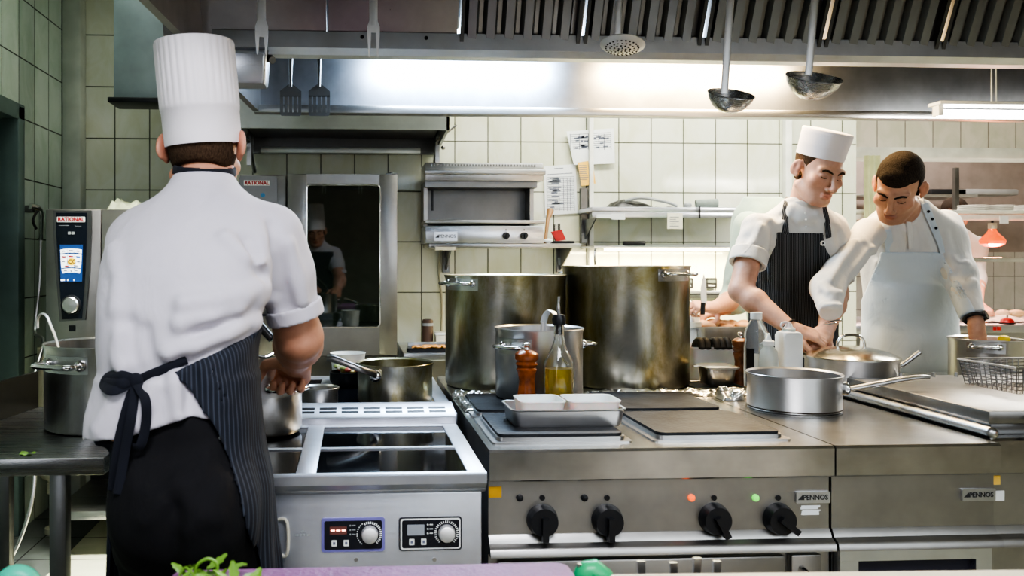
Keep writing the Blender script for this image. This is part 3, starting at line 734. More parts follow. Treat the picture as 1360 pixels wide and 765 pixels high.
q = at(96, 436, 3.75); part(MB().box(q.x-.014, q.x+.014, 3.746, 3.75, q.z-.013, q.z+.013), 'maker_plate', 'black', ov1)
s1 = thing('oven_stand', 'dark steel stand under the oven with the touch screen', 'stand', ((ax0+ax1)/2, 4.1, 0))
for lx in (ax0+.04, ax1-.04):
    for ly in (3.85, 4.4): part(MB().box(lx-.02, lx+.02, ly-.02, ly+.02, 0, az0, .003), 'leg', 'steel_dark', s1)
part(MB().box(ax0, ax1, 3.82, 4.44, .17, .21, .004), 'bottom_rail', 'steel', s1)
part(MB().box(ax0, ax1, 4.38, 4.40, .21, az0), 'back_sheet', M['black'], s1)
tag(foil(at(146,276,3.9).x, at(188,276,3.9).x, 3.85, 4.1, az1, 30, 24, .07, 12).build('crumpled_cloth', plain('greenish_cloth', (.42,.45,.3), .7), None, (-.95, 3.9, az1), 3), 'crumpled greenish cloth lying on top of the touch screen oven', 'cloth')
# ================================================================== salamander on its wall shelf
sx0, sx1 = at(565, 280, 4.55).x, at(723, 280, 4.55).x
def Z(py, Y=4.55): return at(650, py, Y).z
sal = thing('salamander_grill', 'open-fronted steel salamander grill on the wall shelf beside the paper list', 'grill', ((sx0+sx1)/2, 4.7, Z(323)))
part(MB().box(sx0+.01, sx1-.04, 4.80, 4.86, Z(323), Z(216)), 'back_panel', steel('cavity_steel', .2, .4), sal)
part(MB().box(sx0, sx1-.002, 4.55, 4.86, Z(323), Z(300), .004), 'control_box', M['steel_bright'], sal)
hd = MB().box(sx0, sx1-.005, 4.56, 4.86, Z(240), Z(216), .003).box(sx0-.004, sx1+.004, 4.53, 4.57, Z(232), Z(225), .004)
part(hd, 'heating_head', 'steel', sal)
part(MB().box(sx0+.004, sx1-.03, 4.6, 4.86, Z(248), Z(240)), 'head_underside', 'steel_dark', sal)
gv = MB()
for i in range(36):
    xx = sx0+.03+i*.0165; gv.box(xx, xx+.008, 4.557, 4.562, Z(221), Z(218))
part(gv, 'vent_slots', 'steel_dark', sal)
for xx in (sx0, sx1-.058): part(MB().box(xx, xx+.022, 4.66, 4.86, Z(300), Z(240)), 'side_wall', 'steel_oven', sal)
part(MB().box(sx0-.002, sx1+.002, 4.535, 4.86, Z(297), Z(292.5), .004), 'grill_tray', 'steel', sal)
part(MB().box(at(573,265,4.78).x, at(576,265,4.78).x, 4.795, 4.8, at(600,280,4.8).z, at(600,253,4.8).z).box(at(700,265,4.78).x, at(703.5,265,4.78).x, 4.795, 4.8, at(600,280,4.8).z, at(600,253,4.8).z), 'guide_slot', 'black', sal)
for px in (672, 696):
    p = at(px, 313, 4.55); knob_black(sal, p.x, 4.55, p.z, .019)
    part(MB().cyl((p.x, 4.548, p.z+.032), (p.x, 4.55, p.z+.032), .004), 'position_mark', 'black', sal)
a, b = at(576.5, 320, 4.55), at(607, 308, 4.55); badge(sal, a.x, b.x, a.z, b.z, 4.55, .026)
sh = thing('wall_shelf', 'narrow steel wall shelf on brackets under the salamander grill', 'shelf', ((sx0+sx1)/2, 4.7, Z(330)))
shx1 = at(772, 327, 4.55).x
part(MB().box(sx0+.02, shx1, 4.56, 4.9, Z(329), Z(323.3), .002), 'board', 'steel', sh)
for px in (597, 754):
    x = at(px, 340, 4.7).x
    part(MB().box(x-.02, x+.02, 4.87, 4.9, Z(362,4.87), Z(329,4.87)).prism([(4.6,Z(329)),(4.88,Z(329)),(4.88,Z(358,4.87)),(4.86,Z(358,4.87))], 'x', x-.003, x+.003), 'bracket', 'steel_dark', sh)
    part(MB().box(x-.014, x+.014, 4.85, 4.87, Z(352,4.87), Z(342,4.87), .002), 'bracket_clip', 'grey', sh)
part(MB().box(at(578,329,4.56).x, at(605,329,4.56).x, 4.552, 4.56, Z(332.5), Z(328)), 'price_label', M['beige'], sh)
# ================================================================== right-hand wall shelf with lit underside
wx0, wx1 = at(786, 282, 4.6).x, at(1010, 282, 4.6).x
ws = thing('wall_rack', 'long steel wall rack with ticket rail and lit glass shelf below', 'shelf', (wx0+.4, 4.75, 1.5))
def Zr(py): return at(880, py, 4.6).z
part(MB().box(wx0, wx1, 4.6, 4.9, Zr(281), Zr(275), .003), 'upper_board', 'steel_bright', ws)
part(MB().box(wx0, wx1, 4.59, 4.6, Zr(289), Zr(282), .002), 'ticket_rail', 'steel_bright', ws)
xj = at(929, 282, 4.59).x; part(MB().box(xj-.004, xj+.004, 4.585, 4.592, Zr(290), Zr(274)), 'rail_joint', 'black', ws)
part(MB().box(wx0+.02, wx1, 4.62, 4.9, Zr(329), Zr(326.5)), 'lower_board', M['steel_bright'], ws)
part(MB().box(wx0+.1, wx1, 4.66, 4.70, Zr(333), Zr(329.5), .003), 'light_strip', emitmat('strip_glow', (1,.86,.5), 9), ws)
area('shelf_light', ((wx0+wx1)/2, 4.7, Zr(335)), ((wx0+wx1)/2, 4.8, .5), 1.0, .05, 20, (1,.83,.5))
for x in (wx0+.02, wx0+.075):
    pass
part(MB().box(wx0+.012, wx0+.05, 4.86, 4.9, Zr(322), Zr(245)).prism([(4.62,Zr(289)),(4.86,Zr(289)),(4.86,Zr(316)),(4.84,Zr(316))], 'x', wx0+.03, wx0+.036), 'bracket', 'steel_dark', ws)
part(MB().plate(wx0+.014, wx0+.048, Zr(321), Zr(308), 4.85, 4.86, .003), 'bracket_cap', 'grey', ws)
hang = MB().tube(smooth_path([(wx0+.03,4.64,Zr(352)),(wx0+.03,4.64,Zr(333)),(wx0+.06,4.64,Zr(328)),(wx0+.2,4.64,Zr(327))],5), .006, 8)
part(hang, 'shelf_hanger', 'polish', ws)
# things on the rack
def Xr(px, Y=4.6): return at(px, 280, Y).x
bg_ = thing('black_bag', 'flat black plastic bag lying on the upper board of the wall rack', 'bag', (Xr(860), 4.72, Zr(275)))
def bagf(u, v):
    x = Xr(820)+(Xr(905)-Xr(820))*u; y = 4.64+.2*v
    h = .055*math.sin(PI*min(1,u*1.5+.05))**.5*(1-u*.65)*(1-(2*v-1)**2)**.5 if 0<u<1 and 0<v<1 else 0
    return (x, y, Zr(275)+.003+h+.012*mathutils.noise.noise((x*25,y*25,2))*(1 if h>0 else 0))
part(MB().sheet(bagf, 40, 14), 'bag_body', plain('bag_black', (.02,.022,.025), .35, bmp=.3), bg_, 3)
part(MB().tube(smooth_path([(Xr(835),4.66,Zr(266)),(Xr(855),4.64,Zr(262)),(Xr(890),4.64,Zr(268)),(Xr(903),4.64,Zr(273))],6), .009, 8), 'seam', 'grey', bg_)
tl = MB().tube([(Xr(930),4.66,Zr(270)),(Xr(957),4.64,Zr(269))], .026, 20, caps=False).tube([(Xr(930),4.66,Zr(270)),(Xr(957),4.64,Zr(269))], .016, 20, caps=False)
tag(tl.build('rolled_towel', plain('towel_grey', (.25,.29,.27), .9, bmp=.4), None, (Xr(945),4.66,Zr(275))), 'grey-green rolled paper towel at the end of the wall rack', 'towel')
tag(MB().ell((Xr(919),4.66,Zr(271.5)), (.024,.02,.017)).build('dark_stopper', M['grey'], None, (Xr(919),4.66,Zr(275))), 'small dark round cap on the rack beside the rolled towel', 'cap')
for (p0_, p1_, q0, q1, lab) in ((811,829,284,292,'small blank ticket clipped on the rail under the black bag'),(885,905,283,304,'larger printed ticket hanging from the rack rail'),(791,811,285,290,'thin white ticket at the bracket end of the rack rail')):
    r = thing('order_ticket', lab, 'ticket', (Xr(p0_),4.585,Zr(q1)), 0, 'tickets on the rack rail')
    part(MB().box(Xr(p0_),Xr(p1_),4.583,4.588,Zr(q1),Zr(q0)), 'slip', M['paper'] if p0_ != 885 else plain('ticket_paper', (.8,.78,.66), .8), r)
    if p0_ == 885:
        k = MB()
        for i in range(5): k.box(Xr(888),Xr(900-i%2*4),4.5822,4.583,Zr(289+i*3),Zr(288+i*3))
        part(k, 'print_lines', M['grey'], r)
kn = thing('kitchen_tool', 'dark-handled slim tool lying on the lit glass shelf of the rack', 'kitchen tool', (Xr(848),4.66,Zr(326.5)))
part(MB().box(Xr(832),Xr(862),4.65,4.675,Zr(326.3),Zr(320),.006), 'handle', 'black', kn); part(MB().box(Xr(862),Xr(930),4.655,4.67,Zr(326),Zr(324.2)), 'blade', 'steel', kn)
# papers
def sheet_paper(name, label, pts, Y, lines, mat=M['paper'], grid=True):
    root = thing(name, label, 'paper', at(*pts[0], Y), 0)
    P = [(at(px,py,Y).x, at(px,py,Y).z) for px, py in pts]
    part(MB().prism(P, 'y', Y-.004, Y-.003), 'sheet', mat, root)
    k = MB()
    for (x0,y0,x1,y1,w) in lines:
        a, b = at(x0,y0,Y), at(x1,y1,Y); dx = w/2
        d = Vector((b.x-a.x, 0, b.z-a.z)).normalized(); n_ = Vector((-d.z, 0, d.x))*dx
        k.prism([((a+n_).x,(a+n_).z),((b+n_).x,(b+n_).z),((b-n_).x,(b-n_).z),((a-n_).x,(a-n_).z)], 'y', Y-.0048, Y-.004)
    part(k, 'print', M['ink'] if mat is M['paper'] else M['ink'], root)
    return root
random.seed(11)
ln = [(727,232,760,230,.004),(736,224,748,223.5,.004)]
for i in range(19): ln.append((726, 236+i*2.4, 762, 234.5+i*2.4, .0022))
for xx in (726,742,748,753,757,762): ln.append((xx, 236, xx+.6, 280, .0025))
for i in range(26):
    yy = 237+random.randrange(18)*2.4; xx = 727+random.random()*12; ln.append((xx, yy, xx+4+random.random()*8, yy-.3, .006))
sheet_paper('paper_list', 'white printed table of rows taped to the tiles beside the salamander grill', [(722,221),(764,218),(767,283),(724,286)], 4.895, ln)
ln = []
for i in range(8): ln.append((757+i*.6, 179+i*2.7, 811, 176+i*2.7, .0025))
for xx in (757,769,781,786,795,802,811): ln.append((xx, 178, xx+.3, 199, .003))
for i in range(24):
    xx = 759+random.random()*44; yy = 180+random.random()*17; ln.append((xx, yy, xx+3+random.random()*6, yy-.4, .009))
sheet_paper('paper_plan', 'large crooked white paper with a grid plan pinned above the yellow note', [(752,174.5),(815,170.5),(816.5,217),(762,219)], 4.88, ln)
ln = [(768.5+i*.2, 220+i*2.6, 778+random.random()*3, 220+i*2.6, .004) for i in range(8)]
sheet_paper('yellow_note', 'yellow note with handwriting hanging below the grid plan', [(767,216),(781,214),(782,246),(772,247)], 4.87, ln, M['yellow'])
sheet_paper('yellow_strip', 'narrow pale yellow paper strip beside the white conduit', [(785,224),(788,224),(791,244),(785,244)], 4.875, [(786,228,787.5,228,.003)], M['yellow'])
# little things on the shelf end
def Xs(px): return at(px, 320, 4.62).x
sp_ = thing('wooden_spatula', 'wooden spatula leaning upright at the end of the salamander shelf', 'spatula', (Xs(728), 4.66, Z(323)))
part(MB().tube([(Xs(725),4.64,Z(322.5)),(Xs(733),4.72,Z(290)),(Xs(740),4.78,Z(276))], [.010,.011,.02], 10), 'blade', plain('wood', (.33,.18,.07), .5), sp_)
cp_ = thing('red_clip_box', 'small red plastic gadget with two wire clips on the salamander shelf', 'gadget', (Xs(744), 4.64, Z(323)))
part(MB().prism([(Xs(733),Z(307)),(Xs(746),Z(304)),(Xs(752),Z(318)),(Xs(739),Z(320))], 'y', 4.62, 4.65), 'case', 'red', cp_)
part(MB().tube([(Xs(737),4.63,Z(308)),(Xs(737),4.63,Z(297)),(Xs(739),4.63,Z(297)),(Xs(739),4.63,Z(306))], .003, 6).tube([(Xs(742),4.63,Z(306)),(Xs(742),4.63,Z(296)),(Xs(744),4.63,Z(296)),(Xs(744),4.63,Z(305))], .003, 6), 'wire_clip', 'black', cp_)
tag(MB().box(Xs(733),Xs(762),4.6,4.68,Z(322.8),Z(319.5),.004).build('black_tray', M['black'], None, (Xs(750),4.64,Z(323))), 'flat black tray under the red gadget on the salamander shelf', 'tray')
tag(MB().ell((Xs(727),4.6,Z(319.5)),(.025,.02,.013)).build('folded_rag', M['paper'], None, (Xs(727),4.6,Z(323))), 'small white rag at the corner of the salamander shelf', 'rag')
# ================================================================== pots, pans and small things
random.seed(21)
def pot_shell(r, h, wall=.003, flare=.004, rb=.012, rim=.003, n=64):
    return [(0,0),(r-rb,0),(r-rb*.3,rb*.3),(r,rb),(r,h-.012),(r+flare,h-.003),(r+flare,h),(r+flare-rim*.3,h+.001),(r-wall,h-.004),(r-wall,rb),(r-wall-rb,.004),(0,.004)]
def side_handle(root, r, z, ang, span, out, tr=.006, drop=0, mat='polish', plate=True):
    """round bar loop on two lugs, on the pot's wall at an angle"""
    c, s = math.cos(ang), math.sin(ang)
    def P(t, o, dz=0):
        a = t/r
        return Vector(((r+o)*math.cos(ang+a), (r+o)*math.sin(ang+a), z+dz))
    h = span/2
    pts = [P(-h, -.001), P(-h, out*.35), P(-h*.92, out*.8, drop), P(-h*.6, out, drop), P(0, out*1.04, drop), P(h*.6, out, drop), P(h*.92, out*.8, drop), P(h, out*.35), P(h, -.001)]
    o = MB().tube(smooth_path(pts, 5), tr, 10).build('handle', M[mat], root)
    if plate:
        for q in (-h, h): MB().ell(P(q, .002), (tr*2.1,)*3, 14, 8).build('handle_lug', M[mat], o)
        f = MB(); w = h+.02
        f.sheet(lambda u, v: P(-w+2*w*u, .0012, -.024+.048*v), 10, 2).build('handle_plate', M['steel'], o)
    return o
def pot(name, label, cat, px0, px1, Yc, zb, ytop, mat, handles=(), span=.11, out=.04, hz=.86, group=None, flare=.004, tr=.006, rb=.012, drop=0):
    a, b = at(px0, 346, Yc), at(px1, 346, Yc)
    r = (b.x-a.x)/2; cx = (a.x+b.x)/2
    h = at((px0+px1)/2, ytop, Yc).z-zb
    root = thing(name, label, cat, (cx, Yc, zb), 0, group)
    MB().lathe(pot_shell(r, h, flare=flare, rb=rb), n=72).build('pot_body', M[mat], root)
    for an in handles: side_handle(root, r, h*hz, an, span, out, tr, drop)
    return root, r, h
R2 = math.radians
# two tall stockpots
pot('stockpot', 'tall stained steel stockpot standing behind the pepper mill, shorter of the two big ones', 'pot', 592, 749, 2.955, ZT, 365, 'potb', (R2(212), R2(20)), .13, .045, .93)
rp, rr_, rh_ = pot('stockpot', 'largest stained stockpot with brown runs beside the clear plastic box', 'pot', 749.5, 910, 2.975, ZT, 353, 'potb', (R2(-58), R2(125)), .13, .045, .935)
# medium pot
mp, mr, mh = pot('stockpot', 'medium clean steel pot behind the oil bottle and pepper mill', 'pot', 659, 772, 2.55, ZT+.02, 435, 'potc', (R2(222), R2(8)), .085, .042, .77)
# hook of a ladle over its rim
mx = at(728, 420, 2.55)
lad = thing('ladle', 'steel ladle with its flat hook over the rim of the medium pot', 'ladle', (mx.x, 2.55, ZT+.03))
o = tuple(lad.location)
M['strip'] = steel('strip_steel', .85, .5, axis='z')
z = at(728,432,2.5).z
MB.flatk = .15
MB().tube(smooth_path([(mx.x-.012,2.56,z+.005),(mx.x-.012,2.53,z+.03),(mx.x-.004,2.50,z+.045),(mx.x+.006,2.475,z+.03),(mx.x+.008,2.47,z-.01)],5), .011, 10, flat=(1,0,0)).tube([(mx.x-.012,2.56,z+.005),(mx.x-.01,2.575,ZT+.1)], .009, 8).build('handle', M['strip'], lad, o)
MB().lathe([(0,0),(.03,.006),(.045,.03),(.048,.05),(.046,.05),(.043,.03),(.03,.008),(0,.003)], (mx.x,2.6,ZT+.035), 24).build('bowl', M['strip'], lad, o)
# long-handled pan on the rear hob
lp, lr, lh = pot('saucepan', 'deep worn steel saucepan with a long hollow handle on the rear induction unit', 'pan', 475, 574, 2.63, ZT, 481, 'potb', (), rb=.008)
hp = smooth_path([(-.062,-.108,.095),(-.075,-.14,.105),(-.12,-.17,.125),(-.19,-.15,.150),(-.21,-.142,.152)], 6)
hdl = MB(); MB.flatk = .55
hdl.tube(hp, [.011]*8+[.010]*8+[.0115]*(len(hp)-16), 12, flat=(0,0,1)).build('handle', M['steel_dark'], lp)
MB().ell((-.064,-.108,.092), (.02,.014,.02)).build('handle_lug', M['polish'], lp)
# small low pan and dish next to it
pot('small_pan', 'small shallow steel pan behind the vent riser near the bowl of food', 'pan', 401, 449, 2.53, ZT, 514, 'pot', (), rb=.006)
bw = thing('food_bowl', 'dark bowl filled with colourful chopped food between small and deep pans', 'bowl', (at(461,505,2.95).x, 2.95, ZT))
MB().lathe([(0,0),(.05,0),(.062,.02),(.064,.05),(.060,.05),(.05,.02),(0,.012)], n=32).build('bowl_body', M['black'], bw)
stand_food = MB()
pc = [((.75,.6,.25),'yellow_piece'),((.6,.14,.1),'red_piece'),((.75,.68,.55),'pale_piece'),((.3,.36,.12),'green_piece')]
for c_, nm in pc:
    mm = MB()
    for i in range(7):
        a = random.random()*6.3; q = random.random()*.045
        mm.ell((q*math.cos(a), q*math.sin(a), .052+random.random()*.014), (.016,.012,.008), 10, 6, Matrix.Rotation(random.random()*3,3,'Z'))
    o_ = mm.build('food_pieces', plain(nm, c_, .5), bw); o_['kind'] = 'stuff'
fb = thing('food_tub', 'clear white tub with pale contents standing behind the bowl of food', 'tub', (at(462,490,3.05).x, 3.05, ZT))
MB().lathe([(0,0),(.055,0),(.062,.10),(.066,.105),(.064,.105),(.053,.004),(0,.004)], n=32).build('tub_body', M['white_plastic'], fb)
# the pot that the tall chef holds
hp_, hr, hh = pot('saucepot', 'steel pot on the induction cooker held at its handle by the tall chef', 'pot', 292, 401, 2.17, ZT, 481, 'pot', (R2(-50), R2(130)), .085, .045, .70, rb=.014)
ladle2 = thing('ladle', 'steel ladle with a black grip standing in the pot held by the chef', 'ladle', (hp_.location.x, 2.2, ZT+.01))
o = tuple(ladle2.location)
g0, g1 = at(341, 428, 2.26), at(361, 450, 2.24)
pw_ = [g1, at(366,458,2.23), at(364,468,2.22), at(352,474,2.21), at(336,476,2.2), (hp_.location.x-.01, 2.2, ZT+.1), (hp_.location.x-.01, 2.2, ZT+.06)]
MB().tube(smooth_path(pw_,6), .0045, 8).build('handle', M['polish'], ladle2, o)
MB().tube([g0+(g0-g1)*.9, g0, g1], [.012,.013,.011], 12).build('grip', M['black'], ladle2, o)
MB().lathe([(0,0),(.03,.006),(.045,.03),(.048,.05),(.046,.05),(.043,.03),(.03,.008),(0,.003)], (hp_.location.x-.01,2.2,ZT+.02), 24).build('bowl', M['strip'], ladle2, o)
# big pot on the left table with its ladle
bp, br_, bh = pot('stockpot', 'wide brushed steel pot on the dark work table with a hooked ladle', 'pot', 63, 226, 2.44, TZ, 454, 'pot', (R2(242), R2(60)), .12, .05, .80, tr=.008)
ld3 = thing('ladle', 'steel ladle with hooked end leaning out of the pot on the dark table', 'ladle', (at(76,455,2.44).x, 2.44, TZ+.03)); o = tuple(ld3.location)
pts = [at(50,436,2.42), at(50,424,2.42), at(55,417,2.42), at(62,420,2.42), at(68,434,2.42), at(76,456,2.43), (at(84,470,2.44).x+.02, 2.44, TZ+.08)]
MB.flatk = .35
MB().tube(smooth_path(pts,6), .009, 10, flat=(0,1,0)).build('handle', M['strip'], ld3, o)
MB().lathe([(0,0),(.03,.006),(.045,.03),(.048,.05),(.046,.05),(.043,.03),(.03,.008),(0,.003)], (at(84,470,2.44).x+.05,2.46,TZ+.03), 24).build('bowl', M['strip'], ld3, o)
lf = MB().sheet(lambda u, v: (at(27,597,2.07).x+.03*u, 2.06+.03*v, TZ+.002+.006*math.sin(3*u+2)*math.sin(PI*v)+.002*math.sin(u*9)), 8, 5)
M['leaf'] = plain('leaf_green', (.18,.36,.05), .5, var=.2)
tag(lf.build('herb_leaf', M['leaf'], None, (at(33,597,2.07).x, 2.07, TZ), 3), 'single bright green leaf scrap lying on the dark work table', 'leaf')
# low saucepan in front
sp1, sr, shh = pot('saucepan', 'low steel saucepan with burnt base and long handle on the plain worktop', 'pan', 998, 1110, 2.42, ZT, 495, 'potc', (), rb=.006)
hp = smooth_path([(sr-.004,-.055,shh*.60),(sr+.03,-.062,shh*.66),(sr+.09,-.072,shh*.78),(sr+.15,-.082,shh*.90),(sr+.20,-.09,shh*.97),(sr+.225,-.093,shh*.97)], 6)
n_ = len(hp)
MB.flatk = .6
MB().tube(hp, [.0095+.004*math.sin(PI*min(1,i/n_*1.1)) for i in range(n_)], 14, flat=(0,1,0)).build('handle', M['potc'], sp1)
MB().ell((sr-.004,-.055,shh*.62), (.012,.022,.02)).build('handle_lug', M['polish'], sp1)
MB().lathe([(sr-.004,.0005),(sr+.0008,.006),(sr+.0006,.009)], n=64, flute=lambda i,a: .004*math.sin(a*9)*(i==2)).build('burnt_ring', plain('burnt_band', (.03,.02,.012), .5), sp1)
# covered saucepan behind
cp1, cr, ch = pot('covered_pan', 'steel pan with a domed lid whose handle the aproned chef touches', 'pan', 1076, 1184, 2.72, ZT, 474, 'potc', (), rb=.006)
lid = MB().lathe([(cr+.006,ch),(cr+.006,ch+.004),(cr*.93,ch+.012),(cr*.75,ch+.022),(cr*.5,ch+.031),(cr*.25,ch+.036),(0,ch+.038),(0,ch+.035),(cr*.5,ch+.028),(cr*.88,ch+.008)], n=64)
lid = lid.build('lid', steel('lid_steel', .7, .2, (1,.97,.82)), cp1)
MB().tube(smooth_path([(-.048,0,ch+.030),(-.046,0,ch+.052),(-.03,0,ch+.070),(0,0,ch+.075),(.03,0,ch+.070),(.046,0,ch+.052),(.048,0,ch+.030)],5), .005, 10).build('lid_handle', M['polish'], lid)
hp = smooth_path([(cr-.004,-.03,ch*.75),(cr+.02,-.03,ch*.8),(cr+.075,-.035,ch*1.16)], 6)
MB().tube(hp, .008, 10).build('handle', M['steel'], cp1)
# tall pot under the other hand
tp1, tr1, thh = pot('stockpot', 'bright steel pot at the end of the island under the watch-wearing hand', 'pot', 1269, 1352, 2.93, ZT, 449, 'potc', (R2(-130), R2(-18)), .08, .045, .86)
foodx = MB().ell((tr1*.55,0.0,thh-.004), (.022,.018,.015)).build('lemon_wedge', plain('lemon', (.9,.7,.05), .4), None, (0,0,0))
foodx.location = tp1.location; tag(foodx, 'yellow lemon wedge at the rim of the end pot', 'lemon')
# tray pan behind, flat
ft = thing('flat_pan', 'shallow dark steel pan lying behind the thick lid near the white apron', 'pan', (at(1215,500,2.8).x, 2.83, ZT))
MB().plate(-.1,.14,-.06,.07,0,.012,.03,6,'z').build('pan_base', M['steel'], ft)
MB().tube([(x,y,.014) for x,y in [(-.1,-.06),(.14,-.06),(.14,.07),(-.1,.07)]], .007, 8, closed=True).build('pan_rim', M['steel_dark'], ft)
# fry basket
bk = thing('fry_basket', 'square wire frying basket on the thick lid at the island end', 'basket', (at(1374,520,2.3).x, 2.35, zl1))
wr = MB(); bw_, bd, bh_ = .095, .1, .075
M['wire'] = steel('wire_steel', .2, .4)
for i in range(12):
    t = -1+2*i/11
    for a, b in (((t*bw_,-bd,0),(t*bw_*1.12,-bd*1.12,bh_)),((t*bw_,bd,0),(t*bw_*1.12,bd*1.12,bh_)),((-bw_,t*bd,0),(-bw_*1.12,t*bd*1.12,bh_)),((bw_,t*bd,0),(bw_*1.12,t*bd*1.12,bh_))):
        wr.cyl(a, b, .0014, n=6)
    wr.cyl((t*bw_,-bd,0),(t*bw_,bd,0),.0014,n=6); wr.cyl((-bw_,t*bd,0),(bw_,t*bd,0),.0014,n=6)
for k in range(8):
    q = 1+.12*k/7; z = bh_*k/7
    wr.tube([(-bw_*q,-bd*q,z),(bw_*q,-bd*q,z),(bw_*q,bd*q,z),(-bw_*q,bd*q,z)], .0014, 6, closed=True)
wr.build('wire_mesh', M['wire'], bk)
MB().tube([(-bw_*1.13,-bd*1.13,bh_),(bw_*1.13,-bd*1.13,bh_),(bw_*1.13,bd*1.13,bh_),(-bw_*1.13,bd*1.13,bh_)], .0035, 8, closed=True).build('rim', M['steel'], bk)
MB().tube([(bw_*1.1,0,bh_),(bw_*1.1+.16,0,bh_+.03)], .007, 8).build('handle', M['black'], bk)
# tray with two white tubs on the front left hotplate
tx0, tx1 = at(673, 560, 2.15).x, at(820, 560, 2.15).x
PZ = ZT+.02
gt = thing('steel_tray', 'shallow steel tray holding two white tubs on the front hotplate', 'tray', ((tx0+tx1)/2, 2.15, PZ))
hw, hd_ = (tx1-tx0)/2, .075
mb = MB(); k = .9
def rr(w, d, z, r=.02, n=5):
    out = []
    for cx, cy, a0 in ((w-r,d-r,0),(-w+r,d-r,PI/2),(-w+r,-d+r,PI),(w-r,-d+r,1.5*PI)):
        out += [(cx+r*math.cos(a0+i*PI/2/n), cy+r*math.sin(a0+i*PI/2/n), z) for i in range(n+1)]
    return out
def rrloft(mb, rings, cap0=True, cap1=True):
    vs = [[mb.bm.verts.new(p) for p in r] for r in rings]; n = len(rings[0])
    for A, B in zip(vs, vs[1:]):
        for i in range(n): mb.bm.faces.new((A[i], A[(i+1)%n], B[(i+1)%n], B[i]))
    if cap0: mb.bm.faces.new(vs[0][::-1])
    if cap1: mb.bm.faces.new(vs[-1])
    return mb
rrloft(mb, [rr(hw*.93,hd_*.92,0),rr(hw*.955,hd_*.95,.006),rr(hw*.985,hd_*.975,.04),rr(hw*1.015,hd_*1.04,.043),rr(hw*1.015,hd_*1.04,.046),rr(hw*.975,hd_*.965,.045),rr(hw*.945,hd_*.93,.005)]).build('tray_body', M['potc'], gt)
for j, (xx, lab) in enumerate(((-hw*.42,'white plastic tub in the steel tray in front of the pepper mill'),(hw*.50,'white plastic tub in the steel tray in front of the oil bottle'))):
    w_ = hw*(.41 if j == 0 else .47)
    tbx = thing('plastic_tub', lab, 'tub', ((tx0+tx1)/2+xx, 2.15, PZ+.006), 0, 'white tubs in the tray')
    rrloft(MB(), [rr(w_*.85,.048,0),rr(w_*.97,.056,.05),rr(w_*1.0,.060,.054),rr(w_*1.0,.060,.057),rr(w_*.95,.055,.056),rr(w_*.83,.046,.004)]).build('tub_body', plain('milky_plastic', (.80,.84,.84), .35, Subsurface_Weight=.2), tbx)
# pepper mills
wood_d = plain('mill_wood', (.22,.06,.015), .22, var=.3, vscale=30); wood_m = plain('brown_wood', (.20,.075,.03), .35, var=.3, vscale=30)
def mill(label, px, Y, ytop, ybot, zb, wm, metal=True):
    zt = at(px, ytop, Y).z; h = zt-zb; x = at(px, 500, Y).x
    root = thing('pepper_mill', label, 'pepper mill', (x, Y, zb))
    k = h/.20
    q = .031*k if metal else .027*k
    MB().lathe([(0,0),(q*.95,0),(q,.006*k),(q*.98,.03*k),(q*.78,.07*k),(q*.74,.09*k),(q*.88,.113*k),(q*1.0,.122*k),(q*.85,.128*k),(0,.128*k)], n=36).build('mill_body', wm, root)
    MB().lathe([(0,.129*k),(q*.9,.129*k),(q*1.08,.137*k),(q*.92,.145*k),(q*1.12,.153*k),(q*1.1,.168*k),(q*.7,.177*k),(q*.25,.180*k),(0,.180*k)], n=36).build('mill_head', wm, root)
    MB().lathe([(0,.179*k),(q*.24,.18*k),(q*.2,.186*k),(q*.34,.190*k),(q*.34,.198*k),(q*.15,.201*k),(0,.201*k)], n=20).build('top_knob', M['polish'], root)
    return root
mill('glossy red-brown wooden pepper mill beside the oil bottle and steel tray', 699.5, 2.33, 455, 538, ZT+.016, wood_d)
mill('matte brown wooden pepper mill beside the big clear bottle', 983.5, 2.86, 441, 520, ZT, wood_m, False)
# oil bottle with pourer
ob = thing('oil_bottle', 'clear glass bottle half full of golden olive oil with a black pourer', 'bottle', (at(742.5,500,2.32).x, 2.32, ZT+.016))
k = 1100/2.32
def oz(py): return at(742, py, 2.32).z-(ZT+.016)
r0 = 20.5/k
prof = [(0,0),(r0-.004,0),(r0,.004),(r0,oz(487)),(r0*.93,oz(478)),(r0*.55,oz(464)),(r0*.36,oz(452)),(r0*.33,oz(436)),(r0*.36,oz(434)),(r0*.36,oz(431)),(r0*.25,oz(431)),(r0*.25,oz(450)),(r0*.46,oz(465)),(r0*.88,oz(480)),(r0-.003,oz(488)),(r0-.003,.008),(0,.007)]
M['clear'] = glassmat('clear_glass', (.97,.99,.97))
MB().lathe(prof, n=48).build('glass', M['clear'], ob)
m_, nt_, b_ = newmat('olive_oil'); b_.inputs['Base Color'].default_value = (.80,.56,.02,1); b_.inputs['Transmission Weight'].default_value = .75; b_.inputs['Roughness'].default_value = .05
L(nt_, ramp(nt_, noise(nt_, coords(nt_), 6), [(0,(.74,.52,.02)),(1,(.84,.62,.04))]), b_.inputs['Base Color']); M['oil'] = m_
MB().lathe([(0,.0085),(r0-.0035,.0085),(r0-.0035,oz(489)),(0,oz(489))], n=48).build('oil', M['oil'], ob)
MB().lathe([(0,oz(444)),(r0*.24,oz(444)),(r0*.24,oz(431)),(r0*.42,oz(431)),(r0*.46,oz(424)),(r0*.36,oz(418)),(0,oz(417))], n=24).build('pourer_collar', M['black'], ob)
MB().tube(smooth_path([(0,0,oz(419)),(-.002,0,oz(408)),(0,0,oz(394))],5), [.006]*6+[.0045]*5, 10).build('pour_spout', M['steel'], ob)
